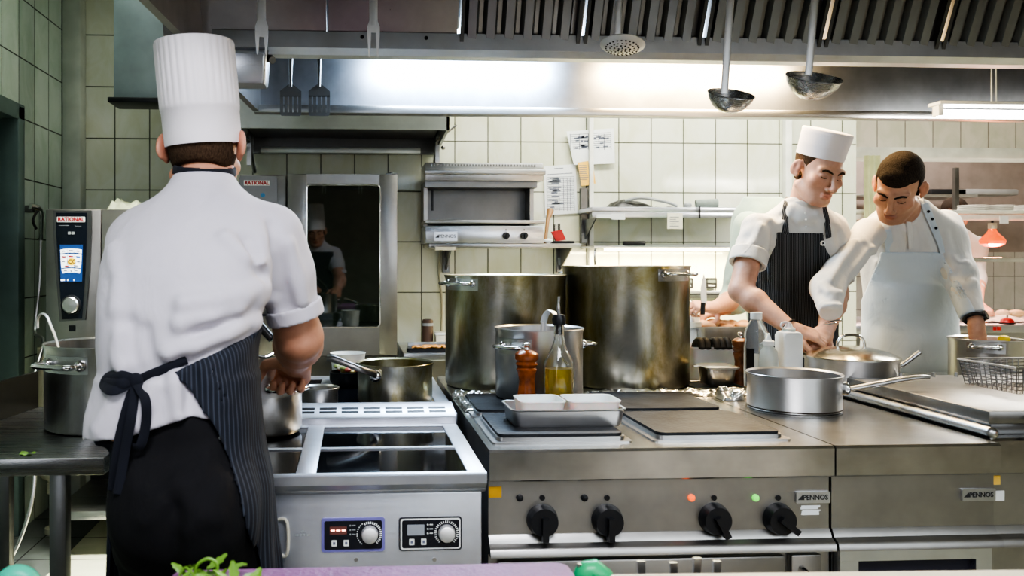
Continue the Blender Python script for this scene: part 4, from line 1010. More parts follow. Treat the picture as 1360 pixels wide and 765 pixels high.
MB().tube(smooth_path([(.004,-.004,oz(440)),(.010,-.006,oz(456)),(.004,-.01,oz(470)),(.016,-.006,oz(480)),(.026,0,oz(484))],5), .0028, 8).build('dip_tube', M['clear'], ob)
# ---- things behind, around the second mill
def P3(px, py, Y): return at(px, py, Y)
gn = thing('gastro_container', 'small deep steel container with lid on the flat black tray', 'container', (at(952,500,2.83).x, 2.83, ZT+.012))
hgn = at(952,488,2.83).z-ZT-.012
rrloft(MB(), [rr(.042,.04,0),rr(.047,.044,.008),rr(.052,.05,hgn-.004),rr(.060,.058,hgn),rr(.060,.058,hgn+.002),rr(.050,.048,hgn),rr(.045,.042,.006)]).build('container_body', M['pot'], gn)
rrloft(MB(), [rr(.062,.06,hgn+.003),rr(.062,.06,hgn+.006),rr(.05,.05,hgn+.010)]).build('lid', M['steel'], gn)
MB().box(-.085,-.06,-.01,.01,hgn+.003,hgn+.007,.001).build('lid_tab', M['steel'], gn)
tr_ = thing('black_tray', 'flat black tray under the small deep steel container', 'tray', (at(940,515,2.83).x, 2.83, ZT))
MB().plate(-.075,.10,-.075,.085,0,.006,.01,4,'z').build('tray_base', M['black'], tr_); MB().tube([(-.075,-.075,.008),(.10,-.075,.008),(.10,.085,.008),(-.075,.085,.008)], .004, 8, closed=True).build('tray_rim', M['steel_dark'], tr_)
# clear plastic box with tongs
cb = thing('plastic_box', 'translucent white plastic box behind the small steel container', 'box', (at(948,490,3.06).x, 3.06, ZT))
hw2 = (at(988,490,3.06).x-at(908,490,3.06).x)/2; hb2 = at(948,460,3.0).z-ZT
M['milky'] = plain('milky_box', (.78,.82,.82), .3, Transmission_Weight=.35, Subsurface_Weight=.2)
rrloft(MB(), [rr(hw2*.9,.07,0),rr(hw2*.97,.08,hb2-.01),rr(hw2*1.02,.085,hb2-.008),rr(hw2*1.02,.085,hb2),rr(hw2*.95,.077,hb2-.001),rr(hw2*.88,.067,.004)]).build('box_body', M['milky'], cb)
for px, lab, n_ in ((931,'black rubber tong grips hooked over the box rim, narrower pair',2),(955,'black rubber tong grips hooked over the box rim beside the mill',3)):
    t_ = thing('kitchen_tongs', lab, 'tongs', (at(px,460,3.0).x, 3.0, ZT+hb2)); o = Vector(t_.location)
    for i in range(n_):
        dx = (i-(n_-1)/2)*.022
        MB().tube(smooth_path([(dx,.05,-.04),(dx,.02,.012),(dx+.004,-.012,.022),(dx+.002,-.03,-.005)],5), [.012]*16, 10).build('grip', M['rubber'], t_)
    MB().tube([(0,.05,-.06),(0,.052,-.10)], .006, 8).build('arm', M['steel'], t_)
# bottles
bt = thing('vinegar_bottle', 'big clear plastic bottle with white cap and a little amber liquid', 'bottle', (at(1004.5,480,2.8).x, 2.8, ZT))
def bz(py): return at(1004, py, 2.8).z-ZT
q = 16.3/ (1100/2.8)
prof = [(0,0),(q*.94,0),(q,.006),(q,bz(462)),(q*.97,bz(456)),(q*.90,bz(452)),(q*.97,bz(448)),(q*.93,bz(440)),(q*.62,bz(430)),(q*.4,bz(424)),(q*.4,bz(421))]
M['pet'] = plain('clear_plastic', (.93,.96,.97), .08, Transmission_Weight=.92, IOR=1.25)
MB().lathe(prof, n=40).build('bottle_body', M['pet'], bt)
MB().lathe([(0,.002),(q*.96,.004),(q*.96,bz(513)),(0,bz(513))], n=40).build('liquid', plain('amber_liquid', (.75,.42,.04), .1, Transmission_Weight=.6), bt)
MB().lathe([(q*.44,bz(424)),(q*.46,bz(423)),(q*.46,bz(415)),(0,bz(414.5))], n=24).build('cap', M['white_plastic'], bt)
def lab_f(u, v):
    a = R2(-150+130*u); return (q*1.006*math.cos(a), q*1.006*math.sin(a), bz(502)+(bz(466)-bz(502))*v)
lb = MB().sheet(lambda u, v: (q*1.006*math.cos(R2(-165+115*u)), q*1.006*math.sin(R2(-165+115*u)), bz(506)+(bz(468)-bz(506))*v), 16, 2).build('paper_label', plain('bottle_label', (.70,.72,.66), .6), bt, sharp=3, recalc=False)
k = MB()
for i in range(7):
    zz = bz(500)+(bz(472)-bz(500))*i/7
    k.sheet(lambda u, v: (q*1.014*math.cos(R2(-82+26*u)), q*1.014*math.sin(R2(-82+26*u)), zz+.004*v), 6, 1)
k.build('label_print', M['grey'], lb, sharp=3)
MB().sheet(lambda u, v: (q*1.01*math.cos(R2(-165+40*u)), q*1.01*math.sin(R2(-165+40*u)), bz(506)+(bz(462)-bz(506))*v), 8, 1).build('dark_band', M['black'], bt, sharp=3)
sq = thing('squeeze_bottle', 'small cloudy squeeze bottle with nozzle in front of the clear bottle', 'bottle', (at(1019,480,2.74).x+.005, 2.74, ZT))
def sz(py): return at(1019, py, 2.74).z-ZT
q = 12/(1100/2.74)
MB().lathe([(0,0),(q,0),(q*1.04,.004),(q*1.04,sz(478)),(q*.9,sz(466)),(q*.5,sz(460)),(q*.5,sz(457)),(0,sz(457))], n=32).build('bottle_body', plain('cloudy_plastic', (.72,.76,.70), .3, Transmission_Weight=.3), sq)
MB().lathe([(q*.62,sz(459)),(q*.62,sz(453)),(q*.3,sz(451)),(q*.12,sz(443)),(0,sz(442))], n=20).build('nozzle', M['white_plastic'], sq)
wb = thing('sauce_bottle', 'square white plastic bottle with a ring cap behind the saucepan', 'bottle', (at(1047.5,480,2.78).x, 2.78, ZT))
def wz(py): return at(1047, py, 2.78).z-ZT
q = 13.6/(1100/2.78)
rrloft(MB(), [rr(q,q,0,.008),rr(q,q,wz(445),.008),rr(q*.9,q*.9,wz(441),.012),rr(q*.55,q*.55,wz(439),.012)]).build('bottle_body', M['white_plastic'], wb)
MB().lathe([(q*.62,wz(440)),(q*.62,wz(436)),(q*.4,wz(434)),(q*.2,wz(428)),(0,wz(427))], n=24).build('cap', M['milky'], wb)
MB().tube(smooth_path([(-q*.55,0,wz(437)),(-q*.8,0,wz(433)),(-q*.7,0,wz(429)),(-q*.25,0,wz(428)),(0,0,wz(430))],5), .0035, 8).build('cap_ring', M['milky'], wb)
yl = thing('paper_packet', 'thin pale yellow packet lying behind the white square bottle', 'packet', (at(1070,493,2.95).x, 2.95, ZT))
MB().box(-.045,.045,-.03,.03,0,.016,.002).build('packet_body', plain('pale_yellow', (.8,.68,.3), .6), yl)
# ================================================================== rear worktable with the dark container, wall strip, cloth
rt = thing('rear_work_table', 'steel work table behind the largest stockpot where the pale green cook works', 'table', (1.43, 3.85, 0))
part(MB().box(1.0, 1.86, 3.45, 4.25, .84, .88, .004), 'tabletop', 'steel_bright', rt)
for lx in (1.05, 1.81):
    for ly in (3.5, 4.2): part(MB().box(lx-.02, lx+.02, ly-.02, ly+.02, 0, .84), 'leg', 'steel', rt)
dg_ = thing('deep_container', 'dark deep steel container with food on the rear work table', 'container', (at(958,440,3.75).x, 3.75, .88))
hx_ = at(958,432,3.75).z-.88
rrloft(MB(), [rr(.14,.10,0,.03),rr(.155,.115,hx_,.03),rr(.17,.13,hx_,.03),rr(.17,.13,hx_+.004,.03),rr(.15,.11,hx_,.03),rr(.135,.095,.006,.03)]).build('container_body', M['pot'], dg_)
fs = MB()
for i in range(16): fs.ell((random.uniform(-.11,.12),random.uniform(-.07,.07),hx_+random.uniform(-.012,.012)), (.035,.028,.02), 12, 8)
o_ = fs.build('food_pieces', plain('meat_food', (.62,.36,.2), .5), dg_); o_['kind'] = 'stuff'
wc = thing('paper_bag', 'white paper bag standing beside the tall stockpot on the rear table', 'bag', (at(912,420,3.72).x, 3.72, .88))
zt_ = at(912,397,3.72).z-.88
MB().lathe([(0,0),(.05,0),(.06,zt_*.3),(.052,zt_*.7),(.03,zt_*.92),(.012,zt_),(0,zt_)], n=18, flute=lambda i,a: .12*math.sin(a*5+i)).build('bag_body', M['paper'], wc, sharp=3)
jr = thing('glass_jar', 'glass jar with a pale lid lying on the rear work table', 'jar', (at(920,450,3.68).x, 3.68, .88))
MB().lathe([(0,0),(.04,0),(.042,.005),(.042,.14),(.035,.155),(.035,.16)], n=24).build('glass', M['pet'], jr); MB().lathe([(.038,.16),(.038,.185),(0,.186)], n=24).build('lid', M['beige'], jr)
for i, px in enumerate((912, 943.5)):
    c = at(px, 376, 4.88); r_ = thing('wall_display', 'small black wall display '+('beside the tall stockpot handle' if i == 0 else 'behind the upright knife'), 'display', (c.x, 4.88, c.z), 0, 'black displays on the wall')
    q = at(px+7.2, 369, 4.88)
    hw3, hh3 = q.x-c.x, q.z-c.z
    MB().plate(-hw3,hw3,-hh3,hh3,-.015,.02,.006).build('case', M['black'], r_); MB().plate(-hw3*.7,hw3*.7,hh3*.05,hh3*.6,-.017,-.015,.003).build('screen', plain('lcd_grey', (.10,.12,.11), .3), r_)
    MB().box(-hw3*.6,hw3*.6,-.0165,-.015,-hh3*.6,-hh3*.3).build('button_strip', M['grey'], r_)
mg = thing('knife_strip', 'horizontal steel strip on the tiled wall below the black displays', 'rail', at(940,389,4.88))
xa, xb = at(898,389,4.88).x, at(1010,389,4.88).x
part(MB().box(xa, xb, 4.86, 4.90, at(940,396,4.88).z, at(940,386,4.88).z, .003), 'rail', 'steel', mg); part(MB().box(xa, xb, 4.856, 4.86, at(940,391.5,4.88).z, at(940,389.5,4.88).z), 'groove', 'black', mg)
# ================================================================== back counter left of the stockpots
bc = thing('rear_counter', 'steel counter along the tiled wall to the side of the glass-door oven', 'counter', (.6, 4.5, 0))
zc_ = at(560,468,4.35).z
part(MB().box(OX1+.03, 1.02, 4.3, 4.9, zc_-.04, zc_, .004), 'countertop', 'steel_bright', bc)
part(MB().box(OX1+.035, 1.0, 4.34, 4.88, .1, zc_-.04), 'cabinet_body', 'steel', bc)
part(MB().box(OX1+.06, 1.0, 4.42, 4.46, zc_, zc_+.045, .004), 'raised_rail', 'steel_bright', bc)
fl = thing('food_tray', 'dark tray of browned food on the counter beside the shorter stockpot', 'tray', (at(575,463,4.38).x, 4.38, zc_+.0))
MB().plate(-.14,.14,-.035,.035,.0,.02,.02,4,'z').build('tray_base', M['black'], fl)
fm = MB()
for i in range(40): fm.ell((random.uniform(-.1,.13),random.uniform(-.028,.028),.022+random.random()*.008), (.016,.012,.008), 8, 6)
o_ = fm.build('food_pieces', plain('browned_food', (.5,.24,.06), .5), fl); o_['kind'] = 'stuff'
bb = thing('brown_cylinder', 'dark brown cylinder standing on the rear counter against the tiles', 'cylinder', (at(568,440,4.75).x, 4.75, zc_)); hgt = at(568,424,4.75).z-zc_
MB().lathe([(0,0),(.032,0),(.032,hgt-.01),(.026,hgt),(0,hgt)], n=24).build('tube_body', plain('brown_tube', (.08,.045,.03), .5), bb)
MB().lathe([(.0335,hgt*.75),(.0335,hgt*.86)], n=24).build('tube_band', M['grey'], bb)
wx = thing('white_box', 'low cream box on the rear counter beside the brown cylinder', 'box', (at(586,452,4.75).x, 4.75, zc_)); hgt = at(586,444,4.75).z-zc_
MB().box(-.035,.05,-.05,.05,0,hgt,.004).build('box_body', M['beige'], wx); MB().box(-.04,.055,-.055,.055,hgt,hgt+.012,.004).build('lid', M['white_plastic'], wx)
cbm = MB().tube(smooth_path([(at(585,332,4.88).x,4.87,at(585,332,4.88).z),(at(583,360,4.88).x,4.885,at(583,360,4.88).z),(at(587,400,4.88).x,4.885,at(587,400,4.88).z),(at(586,442,4.88).x,4.87,at(586,442,4.88).z)],8), .007, 8)
tag(cbm.build('gas_hose', plain('hose_beige', (.4,.38,.27), .5), None, at(585,442,4.87)), 'thin beige hose hanging down the tiles below the salamander grill', 'hose')
# ================================================================== left wall: spray hose, pipes, box
hx = at(35,275,4.29)
hs = thing('spray_gun', 'chrome spray hose gun hanging on the tiled side wall beside the door', 'spray gun', (XL+.03, 4.29, hx.z))
def W_(px, py): 
    u=(px-CX)/FPX; Y = XL*(1-u*YAW)/(u+YAW); return at(px, py, Y)
def off(v, d): return Vector((v.x+d, v.y, v.z))
part(MB().tube(smooth_path([off(W_(32,274),.03),off(W_(37,278),.06),off(W_(39,292),.06),off(W_(41,318),.05)],5), [.016]*5+[.014]*5+[.012]*6, 12), 'gun_body', 'polish', hs)
part(MB().tube(smooth_path([off(W_(36,280),.05),off(W_(33,293),.04),off(W_(35,304),.05)],5), .007, 8), 'trigger', 'black', hs)
part(MB().box(XL, XL+.04, 4.27, 4.32, W_(35,282).z, W_(35,273).z, .003), 'wall_hook', 'steel_dark', hs)
hose = smooth_path([off(W_(41,318),.05),off(W_(39,380),.05),off(W_(33,440),.05),(-1.50,4.1,.95),(-1.48,3.9,.75),(-1.40,3.7,.6),(-1.36,3.6,.35),(-1.42,3.5,.10),(-1.50,3.3,.02)],8)
part(MB().tube(hose, .008, 8), 'hose', steel('hose_steel', .65, .3), hs)
fs_ = thing('water_pipe', 'cream plastic drain pipe with elbow low on the side wall', 'pipe', (XL+.12, 4.25, 0))
pb = plain('cream_pipe', (.5,.48,.36), .5)
part(MB().tube(smooth_path([(XL+.07,4.35,.9),(XL+.07,4.35,.36),(XL+.09,4.3,.28),(XL+.16,4.2,.28),(XL+.19,4.18,.24),(XL+.19,4.18,.02)],5), .035, 14), 'pipe_run', pb, fs_)
part(MB().tube([(XL+.19,4.18,0),(XL+.19,4.18,.03)], .055, 18).tube([(XL+.19,4.18,.2),(XL+.19,4.18,.25)], .045, 18), 'collar', pb, fs_)
sb = thing('wall_socket', 'black wall box with a small white label low beside the spray hose', 'socket box', at(48,503,4.3))
part(MB().box(XL, XL+.07, 4.45, 4.55, W_(50,520).z, W_(50,488).z, .005), 'case', 'black', sb); part(MB().box(XL+.02, XL+.05, 4.446, 4.45, W_(50,510).z, W_(50,496).z), 'paper_label', 'paper', sb)
# ================================================================== utensils hanging from a rail in the hood
RY, RZ = 2.16, 2.16
rail = thing('utensil_rail', 'long steel hanging rail for ladles and forks under the hood filters', 'rail', (.7, RY, RZ))
part(MB().cyl((-.35, RY, RZ), (1.9, RY, RZ), .01, n=14), 'bar', 'polish', rail)
for x in (-.3, .7, 1.85): part(MB().tube([(x, RY, RZ), (x, RY-.01, 2.72)], .007, 8), 'hanger', 'steel', rail)
def hook(mb, x, z0):
    return mb
def hanging(name, label, cat, px_top, px_bot, yb, bowl):
    """handle strip from the rail down to a pixel, then a head"""
    x1, zb = at(px_bot, yb, RY-.012).x, at(px_bot, yb, RY-.012).z
    x0 = at(px_top, 0, RY).x; x0 = x0+(x0-x1)*.25
    root = thing(name, label, cat, (x1, RY-.012, zb)); o = tuple(root.location)
    MB.flatk = .2
    pts = [(x0,RY+.012,RZ-.01),(x0,RY+.013,RZ+.008),(x0,RY,RZ+.014),(x0,RY-.012,RZ+.006),(x0,RY-.014,RZ-.03),(x1,RY-.012,zb)]
    MB().tube(smooth_path(pts[:5],4)+[Vector(pts[5])], bowl[0], 10, flat=(1,0,0)).build('handle', M['strip'], root, o)
    return root, x1, zb
def fork(label, px, y0, y1, y2):
    root, x, z = hanging('carving_fork', label, 'carving fork', px, px, y0, (.011,))
    o = tuple(root.location); z1, z2 = at(px,y1,RY).z, at(px,y2,RY).z; w = .0165; Y = RY-.012
    MB().prism([(x-.008,z+.02),(x+.008,z+.02),(x+w,z-.004),(x+w,z1),(x-w,z1),(x-w,z-.004)], 'y', Y-.0018, Y+.0018).build('fork_head', M['strip'], root, o)
    for s in (-1, 1):
        MB().quadbox([(x+s*w,Y-.0018,z1),(x+s*.006,Y-.0018,z1),(x+s*.006,Y+.0018,z1),(x+s*w,Y+.0018,z1)],[(x+s*.0125,Y-.0012,z2),(x+s*.0095,Y-.0012,z2),(x+s*.0095,Y+.0012,z2),(x+s*.0125,Y+.0012,z2)]).build('tine', M['strip'], root, o)
fork('steel carving fork hanging from the rail above the tall hat', 347.5, 33, 51, 74)
fork('steel carving fork hanging alone in front of the flat hood panels', 496, 34, 45, 77)
root, x, z = hanging('skimmer', 'round perforated steel skimmer hanging from the hood rail', 'skimmer', 821, 820, 48, (.0095,))
o = Vector(root.location); c = at(826.5, 61, RY-.02); r_ = 29.5/(1100/RY)
rot = Matrix.Rotation(R2(8),4,'Y') @ Matrix.Rotation(R2(-11),4,'X')
sk = MB().lathe([(0,-.012),(r_*.6,-.009),(r_*.93,.0),(r_,.003),(r_*.99,.005),(r_*.9,.003),(r_*.58,-.006),(0,-.009)], c, 48, rot).build('perforated_dish', M['strip'], root, o)
dots = MB()
for i in range(5):
    for j in range(max(1, i*6)):
        a = j*2*PI/max(1,i*6)+i*.3; q = r_*.18*i
        p = Vector((q*math.cos(a), q*math.sin(a), -.0125+.011*(q/r_)**2))
        w_ = rot @ p; n3 = rot @ Vector((0,0,-1))
        dots.cyl(c+w_+n3*.0006, c+w_-n3*.001, .0024, n=8)
dots.build('holes', M['black'], sk, o)
M['bowl_steel'] = steel('ladle_steel', .72, .27, brush=.02)
def hladle(label, pt, pb_, yb, cx, cy, halfw, tilt):
    root, x, z = hanging('ladle', label, 'ladle', pt, pb_, yb, (.0105,))
    o = Vector(root.location); r_ = halfw/(1100/RY); c = at(cx, cy, RY-.045)
    rot = Matrix.Rotation(R2(tilt),4,'Y') @ Matrix.Rotation(R2(25),4,'X')
    pr = [(0,-r_*.78),(r_*.35,-r_*.73),(r_*.68,-r_*.52),(r_*.9,-r_*.22),(r_*.985,0),(r_*1.02,.004),(r_*1.0,.006),(r_*.95,.002),(r_*.86,-r_*.2),(r_*.64,-r_*.48),(r_*.33,-r_*.68),(0,-r_*.73)]
    MB().lathe(pr, c, 48, rot).build('bowl', M['bowl_steel'], root, o)
hladle('steel ladle hanging on the longer handle next to the tiled wall view, lower of two', 968, 962, 124, 970.5, 127, 30, 3)
hladle('steel ladle hanging higher, nearer the lit fluorescent tube', 1080, 1074, 99, 1080.5, 105, 35.5, 2)
# slotted turners behind the gutter
ty = 3.3
for px, lab in ((386,'dark slotted turner hanging behind the gutter nearer the tall hat'),(424,'dark slotted turner hanging behind the gutter above the small oven hood')):
    c = at(px, 135, ty); root = thing('slotted_turner', lab, 'turner', (c.x, ty, at(px,154,ty).z), 0, 'slotted turners behind the gutter'); o = Vector(root.location)
    z0, z1, zt_ = at(px,154,ty).z, at(px,119,ty).z, at(px,112,ty).z; w = 14/(1100/ty)
    ot = MB(); nsl = 4
    # blade with real slots: side bars and cross bars
    sw = .0122; bars = [-w + (2*w-sw)*i/nsl for i in range(nsl+1)]
    M_t = M['turner'] if 'turner' in M else M.setdefault('turner', steel('turner_steel', .17, .5))
    for b in bars: ot.box(b, b+sw, -.001, .001, z0-z0+.012, z1-z0-.025)
    ot.prism([(-w,.014),(-w,.006),(-w+.006,0),(w-.006,0),(w,.006),(w,.014)], 'y', -.001, .001)
    ot.prism([(-w,z1-z0-.028),(w,z1-z0-.028),(w,z1-z0-.006),(w-.012,z1-z0+.004),(.008,zt_-z0),(-.008,zt_-z0),(-w+.012,z1-z0+.004),(-w,z1-z0-.006)], 'y', -.001, .001)
    ot.build('blade', M_t, root)
    MB().tube([(0,0,zt_-z0-.01),(0,0,zt_-z0+.02),(0,0.01,zt_-z0+.10),(0,.012,2.66-z0)], [.007,.006,.010,.009], 10).build('handle', M['steel_dark'], root)
tr2 = thing('turner_rail', 'thin steel rail behind the gutter that carries the dark slotted turners', 'rail', (-.1, ty+.02, 2.64))
part(MB().cyl((-.39, ty+.012, 2.665), (.3, ty+.012, 2.665), .008, n=12), 'bar', 'steel', tr2)
for x in (-.36,.28): part(MB().cyl((x, ty+.012, 2.665), (x, ty+.012, 2.72), .006, n=10), 'hanger', 'steel', tr2)
# grease container under the gutter's end
ga, gb = at(300,90,2.63), at(356,90,2.63)
gc = thing('grease_container', 'small steel container hanging under the gutter beside the tall hat', 'container', ((ga.x+gb.x)/2, 2.66, at(330,109,2.6).z))
hwg = (gb.x-ga.x)/2; hg = at(330,66,2.6).z-at(330,109,2.6).z
rrloft(MB(), [rr(hwg*.84,.045,0,.012),rr(hwg*.9,.05,.008,.012),rr(hwg*.97,.055,hg-.01,.012),rr(hwg*1.06,.062,hg-.006,.012),rr(hwg*1.06,.062,hg,.012),rr(hwg*.93,.05,hg-.004,.012),rr(hwg*.84,.044,.01,.012)]).build('container_body', M['steel_bright'], gc)
MB().tube([(hwg*1.0,0,hg-.012),(hwg*1.2,-.03,hg-.025)], .012, 10).build('catch', M['steel_dark'], gc)
# ================================================================== fluorescent fitting near the pass
FY = 3.35
fx0 = at(1240,145,FY).x
ff = thing('fluorescent_lamp', 'bright fluorescent tube fitting hanging in front of the pass', 'lamp', (fx0+.6, FY, at(1300,140,FY).z))
part(MB().box(fx0, fx0+1.05, FY-.04, FY+.04, at(1300,141.5,FY).z, at(1300,136.5,FY).z, .006), 'housing', 'white_plastic', ff)
part(MB().cyl((fx0+.02,FY,at(1300,151.5,FY).z),(fx0+1.03,FY,at(1300,151.5,FY).z), .017, n=16), 'tube', emitmat('fluorescent_glow', (1,.97,.9), 25), ff)
for x in (fx0+.02, fx0+1.03): part(MB().box(x-.012,x+.012,FY-.02,FY+.02,at(1300,155,FY).z,at(1300,141,FY).z,.003), 'end_holder', 'white_plastic', ff)
for px in (1317, 1323):
    x = at(px,100,FY).x; part(MB().cyl((x,FY,at(1300,137,FY).z),(x,FY,2.72),.003,n=8), 'hanging_wire', 'white_plastic', ff)
area('fluorescent_light', (fx0+.6,FY-.02,at(1300,157,FY).z), (fx0+.5,FY-.1,.5), 1.0, .06, 17, (1,.95,.86))
# ================================================================== the pass: gantry with heat lamp, plates, counter with food
PY = 5.4
def Pz(py, Y=PY): return at(1300, py, Y).z
pxa, pxb = XE+.02, 5.3
gan = thing('pass_gantry', 'lit steel pass gantry with plate shelf and heat lamp rail', 'gantry', ((pxa+pxb)/2, PY, Pz(345)))
part(MB().box(pxa, pxb, PY, PY+.4, Pz(284), Pz(279), .004), 'plate_shelf', 'white_paint', gan)
M['pinkrail'] = plain('rail_paint', (.78,.72,.68), .35)
part(MB().box(pxa, pxb, PY-.01, PY+.03, Pz(292.5), Pz(285.5), .004), 'front_rail', M['pinkrail'], gan)
part(MB().box(pxa, pxb, PY-.02, PY+.35, Pz(348), Pz(342), .004), 'lower_ledge', 'polish', gan)
part(MB().box(pxa, pxb, PY+1.35, PY+1.75, Pz(262,PY+1.35), Pz(258,PY+1.35), .003), 'rear_shelf', 'steel', gan)
for x in (pxa+.03, 4.35, pxb-.02): part(MB().box(x-.015,x+.015,PY+.34,PY+.37,.93,Pz(215)), 'post', 'steel_dark', gan)
part(MB().box(at(1326,285,PY).x, at(1337,285,PY).x, PY-.016, PY-.01, Pz(297), Pz(287)), 'paper_tag', 'paper', gan)
hl = thing('heat_lamp', 'glowing orange heat lamp bulb hanging under the plate shelf', 'lamp', (at(1318,310,PY+.05).x, PY+.05, Pz(328)))
m_, nt_, b_ = newmat('heat_bulb'); b_.inputs['Base Color'].default_value = (.75,.07,.015,1); b_.inputs['Roughness'].default_value = .1; b_.inputs['Metallic'].default_value = .3
L(nt_, ramp(nt_, noise(nt_, coords(nt_), 30), [(.3,(.8,.08,.02)),(.7,(.9,.2,.04))]), b_.inputs['Base Color']); b_.inputs['Emission Color'].default_value = (1,.16,.03,1); b_.inputs['Emission Strength'].default_value = .55
kk = 1100/PY
MB().lathe([(0,0),(9/kk,.004),(15/kk,.022),(16.2/kk,.042),(14/kk,.062),(8/kk,.092),(5/kk,.115),(4.6/kk,.14),(0,.14)], n=36).build('bulb', m_, hl)
MB().lathe([(4.9/kk,.125),(5.4/kk,.13),(5.4/kk,.165),(0,.166)], n=24).build('lamp_socket', M['beige'], hl)
MB().cyl((0,0,.16),(0,0,Pz(292)-Pz(328)),.008,n=10).build('stem', M['black'], hl)
l = bpy.data.lights.new('heat_glow', 'POINT'); l.energy = 12; l.color = (1,.3,.12); l.shadow_soft_size = .07
lo_ = bpy.data.objects.new('heat_glow', l); COL.objects.link(lo_); lo_.location = (hl.location.x, PY+.02, Pz(336))
area('pass_light', (4.0, PY+.2, Pz(350)), (4.0, PY+.3, .5), 1.6, .1, 9, (1,.62,.5))
plm = plain('plate_white', (.82,.8,.76), .25)
for i, (px, lab) in enumerate(((1292,'stack of white plates on the pass shelf nearest the chef'),(1327,'white plate stack on the pass shelf over the heat lamp'),(1364,'white plate stack on the pass shelf at the picture edge'))):
    x = at(px, 275, PY+.15).x
    for j in range(3):
        r_ = .092 if i < 2 else .08
        p_ = MB().lathe([(0,0),(r_*.7,0),(r_*.98,.012),(r_,.016),(r_*.97,.017),(r_*.7,.005),(0,.004)], n=40).build('plate', plm, None)
        p_.location = (x, PY+.15, Pz(279)+.001+j*.012)
        where = ('lowest','middle','topmost')[j]
        tag(p_, f'{where} white plate in the stack '+('beside the chef in white' if i==0 else 'above the heat lamp' if i==1 else 'beyond the heat lamp at the frame edge'), 'plate', 'white plates on the pass shelf')
pc_ = thing('pass_counter', 'steel pass counter under the heat lamp with food laid out', 'counter', ((pxa+pxb)/2, PY, 0))
zc2 = Pz(426)
part(MB().box(pxa, pxb, PY-.35, PY+.45, zc2-.05, zc2, .004), 'countertop', 'steel_bright', pc_)
part(MB().box(pxa, pxb, PY-.30, PY+.4, .1, zc2-.05), 'cabinet_body', 'steel', pc_)
q = at(1325,432,PY-.35); part(MB().box(q.x-.03,q.x-.012,PY-.354,PY-.35,zc2-.035,zc2-.012).box(q.x-.005,q.x+.02,PY-.354,PY-.35,zc2-.035,zc2-.012), 'red_mark', 'red', pc_)
cl = MB().sheet(lambda u, v: (at(1262,415,PY).x+.66*u, PY-.2+.4*v, zc2+.006+.035*abs(mathutils.noise.noise((u*7,v*5,1)))+.03*math.sin(PI*u)*math.sin(PI*v)), 40, 20)
tag(cl.build('paper_sheet', plain('crumpled_paper', (.82,.74,.68), .8), None, (at(1262,415,PY).x, PY, zc2), 3), 'crumpled pale paper sheet spread over the pass counter', 'paper')
for i, (px, py, sx, lab, c_) in enumerate(((1350,413,.055,'pale bread roll on the paper at the pass counter',(.7,.5,.3)),(1310,407,.05,'piece of raw chicken lying on the pass counter paper',(.75,.42,.3)),(1332,412,.045,'small pale bun between the chicken piece and roll',(.72,.55,.4)))):
    p = at(px, py, PY-.05)
    tag(MB().ell((0,0,0), (sx,.045,.028), 20, 12).build('food_piece', plain('food_tone', c_, .5), None), lab, 'food').location = (p.x, p.y, zc2+.05)
bl = thing('service_bell', 'small red and silver service bell on the pass counter edge', 'bell', (at(1341,420,PY-.3).x, PY-.28, zc2))
MB().lathe([(0,0),(.045,0),(.045,.008),(0,.009)], n=28).build('base', M['black'], bl); MB().lathe([(.04,.010),(.036,.026),(.02,.038),(0,.042)], n=28).build('dome', M['red'], bl); MB().lathe([(.006,.04),(.006,.055),(0,.056)], n=14).build('plunger', M['polish'], bl)
# far shelf bits and strip curtain
for i, (px, w, lab) in enumerate(((1252,.16,'black flat box on the rear pass shelf nearest the short-haired chef'),(1300,.3,'long grey dish tray on the rear pass shelf'))):
    p = at(px, 258, PY+1.5)
    tag(MB().box(-w,w,-.1,.1,0,.05,.012).build('shelf_box', (M['black'],M['grey'])[i], None), lab, 'box').location = (p.x, PY+1.52, Pz(258,PY+1.35))
cu = MB().sheet(lambda u, v: (at(1146,250,5.35).x+.11*u, 5.34+.012*math.sin(u*18), Pz(420)+(Pz(209)-Pz(420))*v), 30, 6)
tag(cu.build('strip_curtain', plain('curtain_green', (.60,.64,.40), .35, var=.12, vscale=5), None, (at(1150,250,5.35).x, 5.34, Pz(420)), 3), 'pale green hanging curtain strip at the pass beside the tiled pillar', 'curtain')
# ================================================================== foreground counter: boards, herbs, knives
fc = thing('prep_counter', 'foreground steel prep counter with cutting boards at the picture bottom', 'counter', (.3, .8, 0))
part(MB().box(-.9, 1.6, .35, 1.10, .862, .90, .004), 'countertop', 'steel', fc)
part(MB().box(-.85, 1.55, .4, 1.05, .1, .862), 'cabinet_body', plain('cabinet_grey', (.6,.59,.57), .5), fc)
pb0, pb1 = at(232,750,1.13).x, at(752,750,1.13).x
mp_ = plain('purple_board', (.25,.10,.24), .5, bmp=.25, vscale=25)
tag(MB().plate(pb0, pb1, .62, 1.135, .901, .925, .018, 5, 'z').build('cutting_board', mp_, None, ((pb0+pb1)/2, .9, .901)), 'purple plastic cutting board in the foreground with green herbs on it', 'cutting board')
cb0 = at(809,763,1.086).x
cbo = MB().plate(0, .78, -.46, 0, 0, .0245, .008, 4, 'z').build('cutting_board', plain('cream_board', (.72,.66,.5), .5), None)
cbo.location = (cb0, 1.086, .901); cbo.rotation_euler = (0, 0, -.028)
tag(cbo, 'cream plastic cutting board at the picture bottom beside the knife handles', 'cutting board')
hb_ = thing('herb_bunch', 'bunch of fresh green herb leaves lying on the purple board', 'herbs', (at(290,755,1.09).x, 1.09, .925))
random.seed(9)
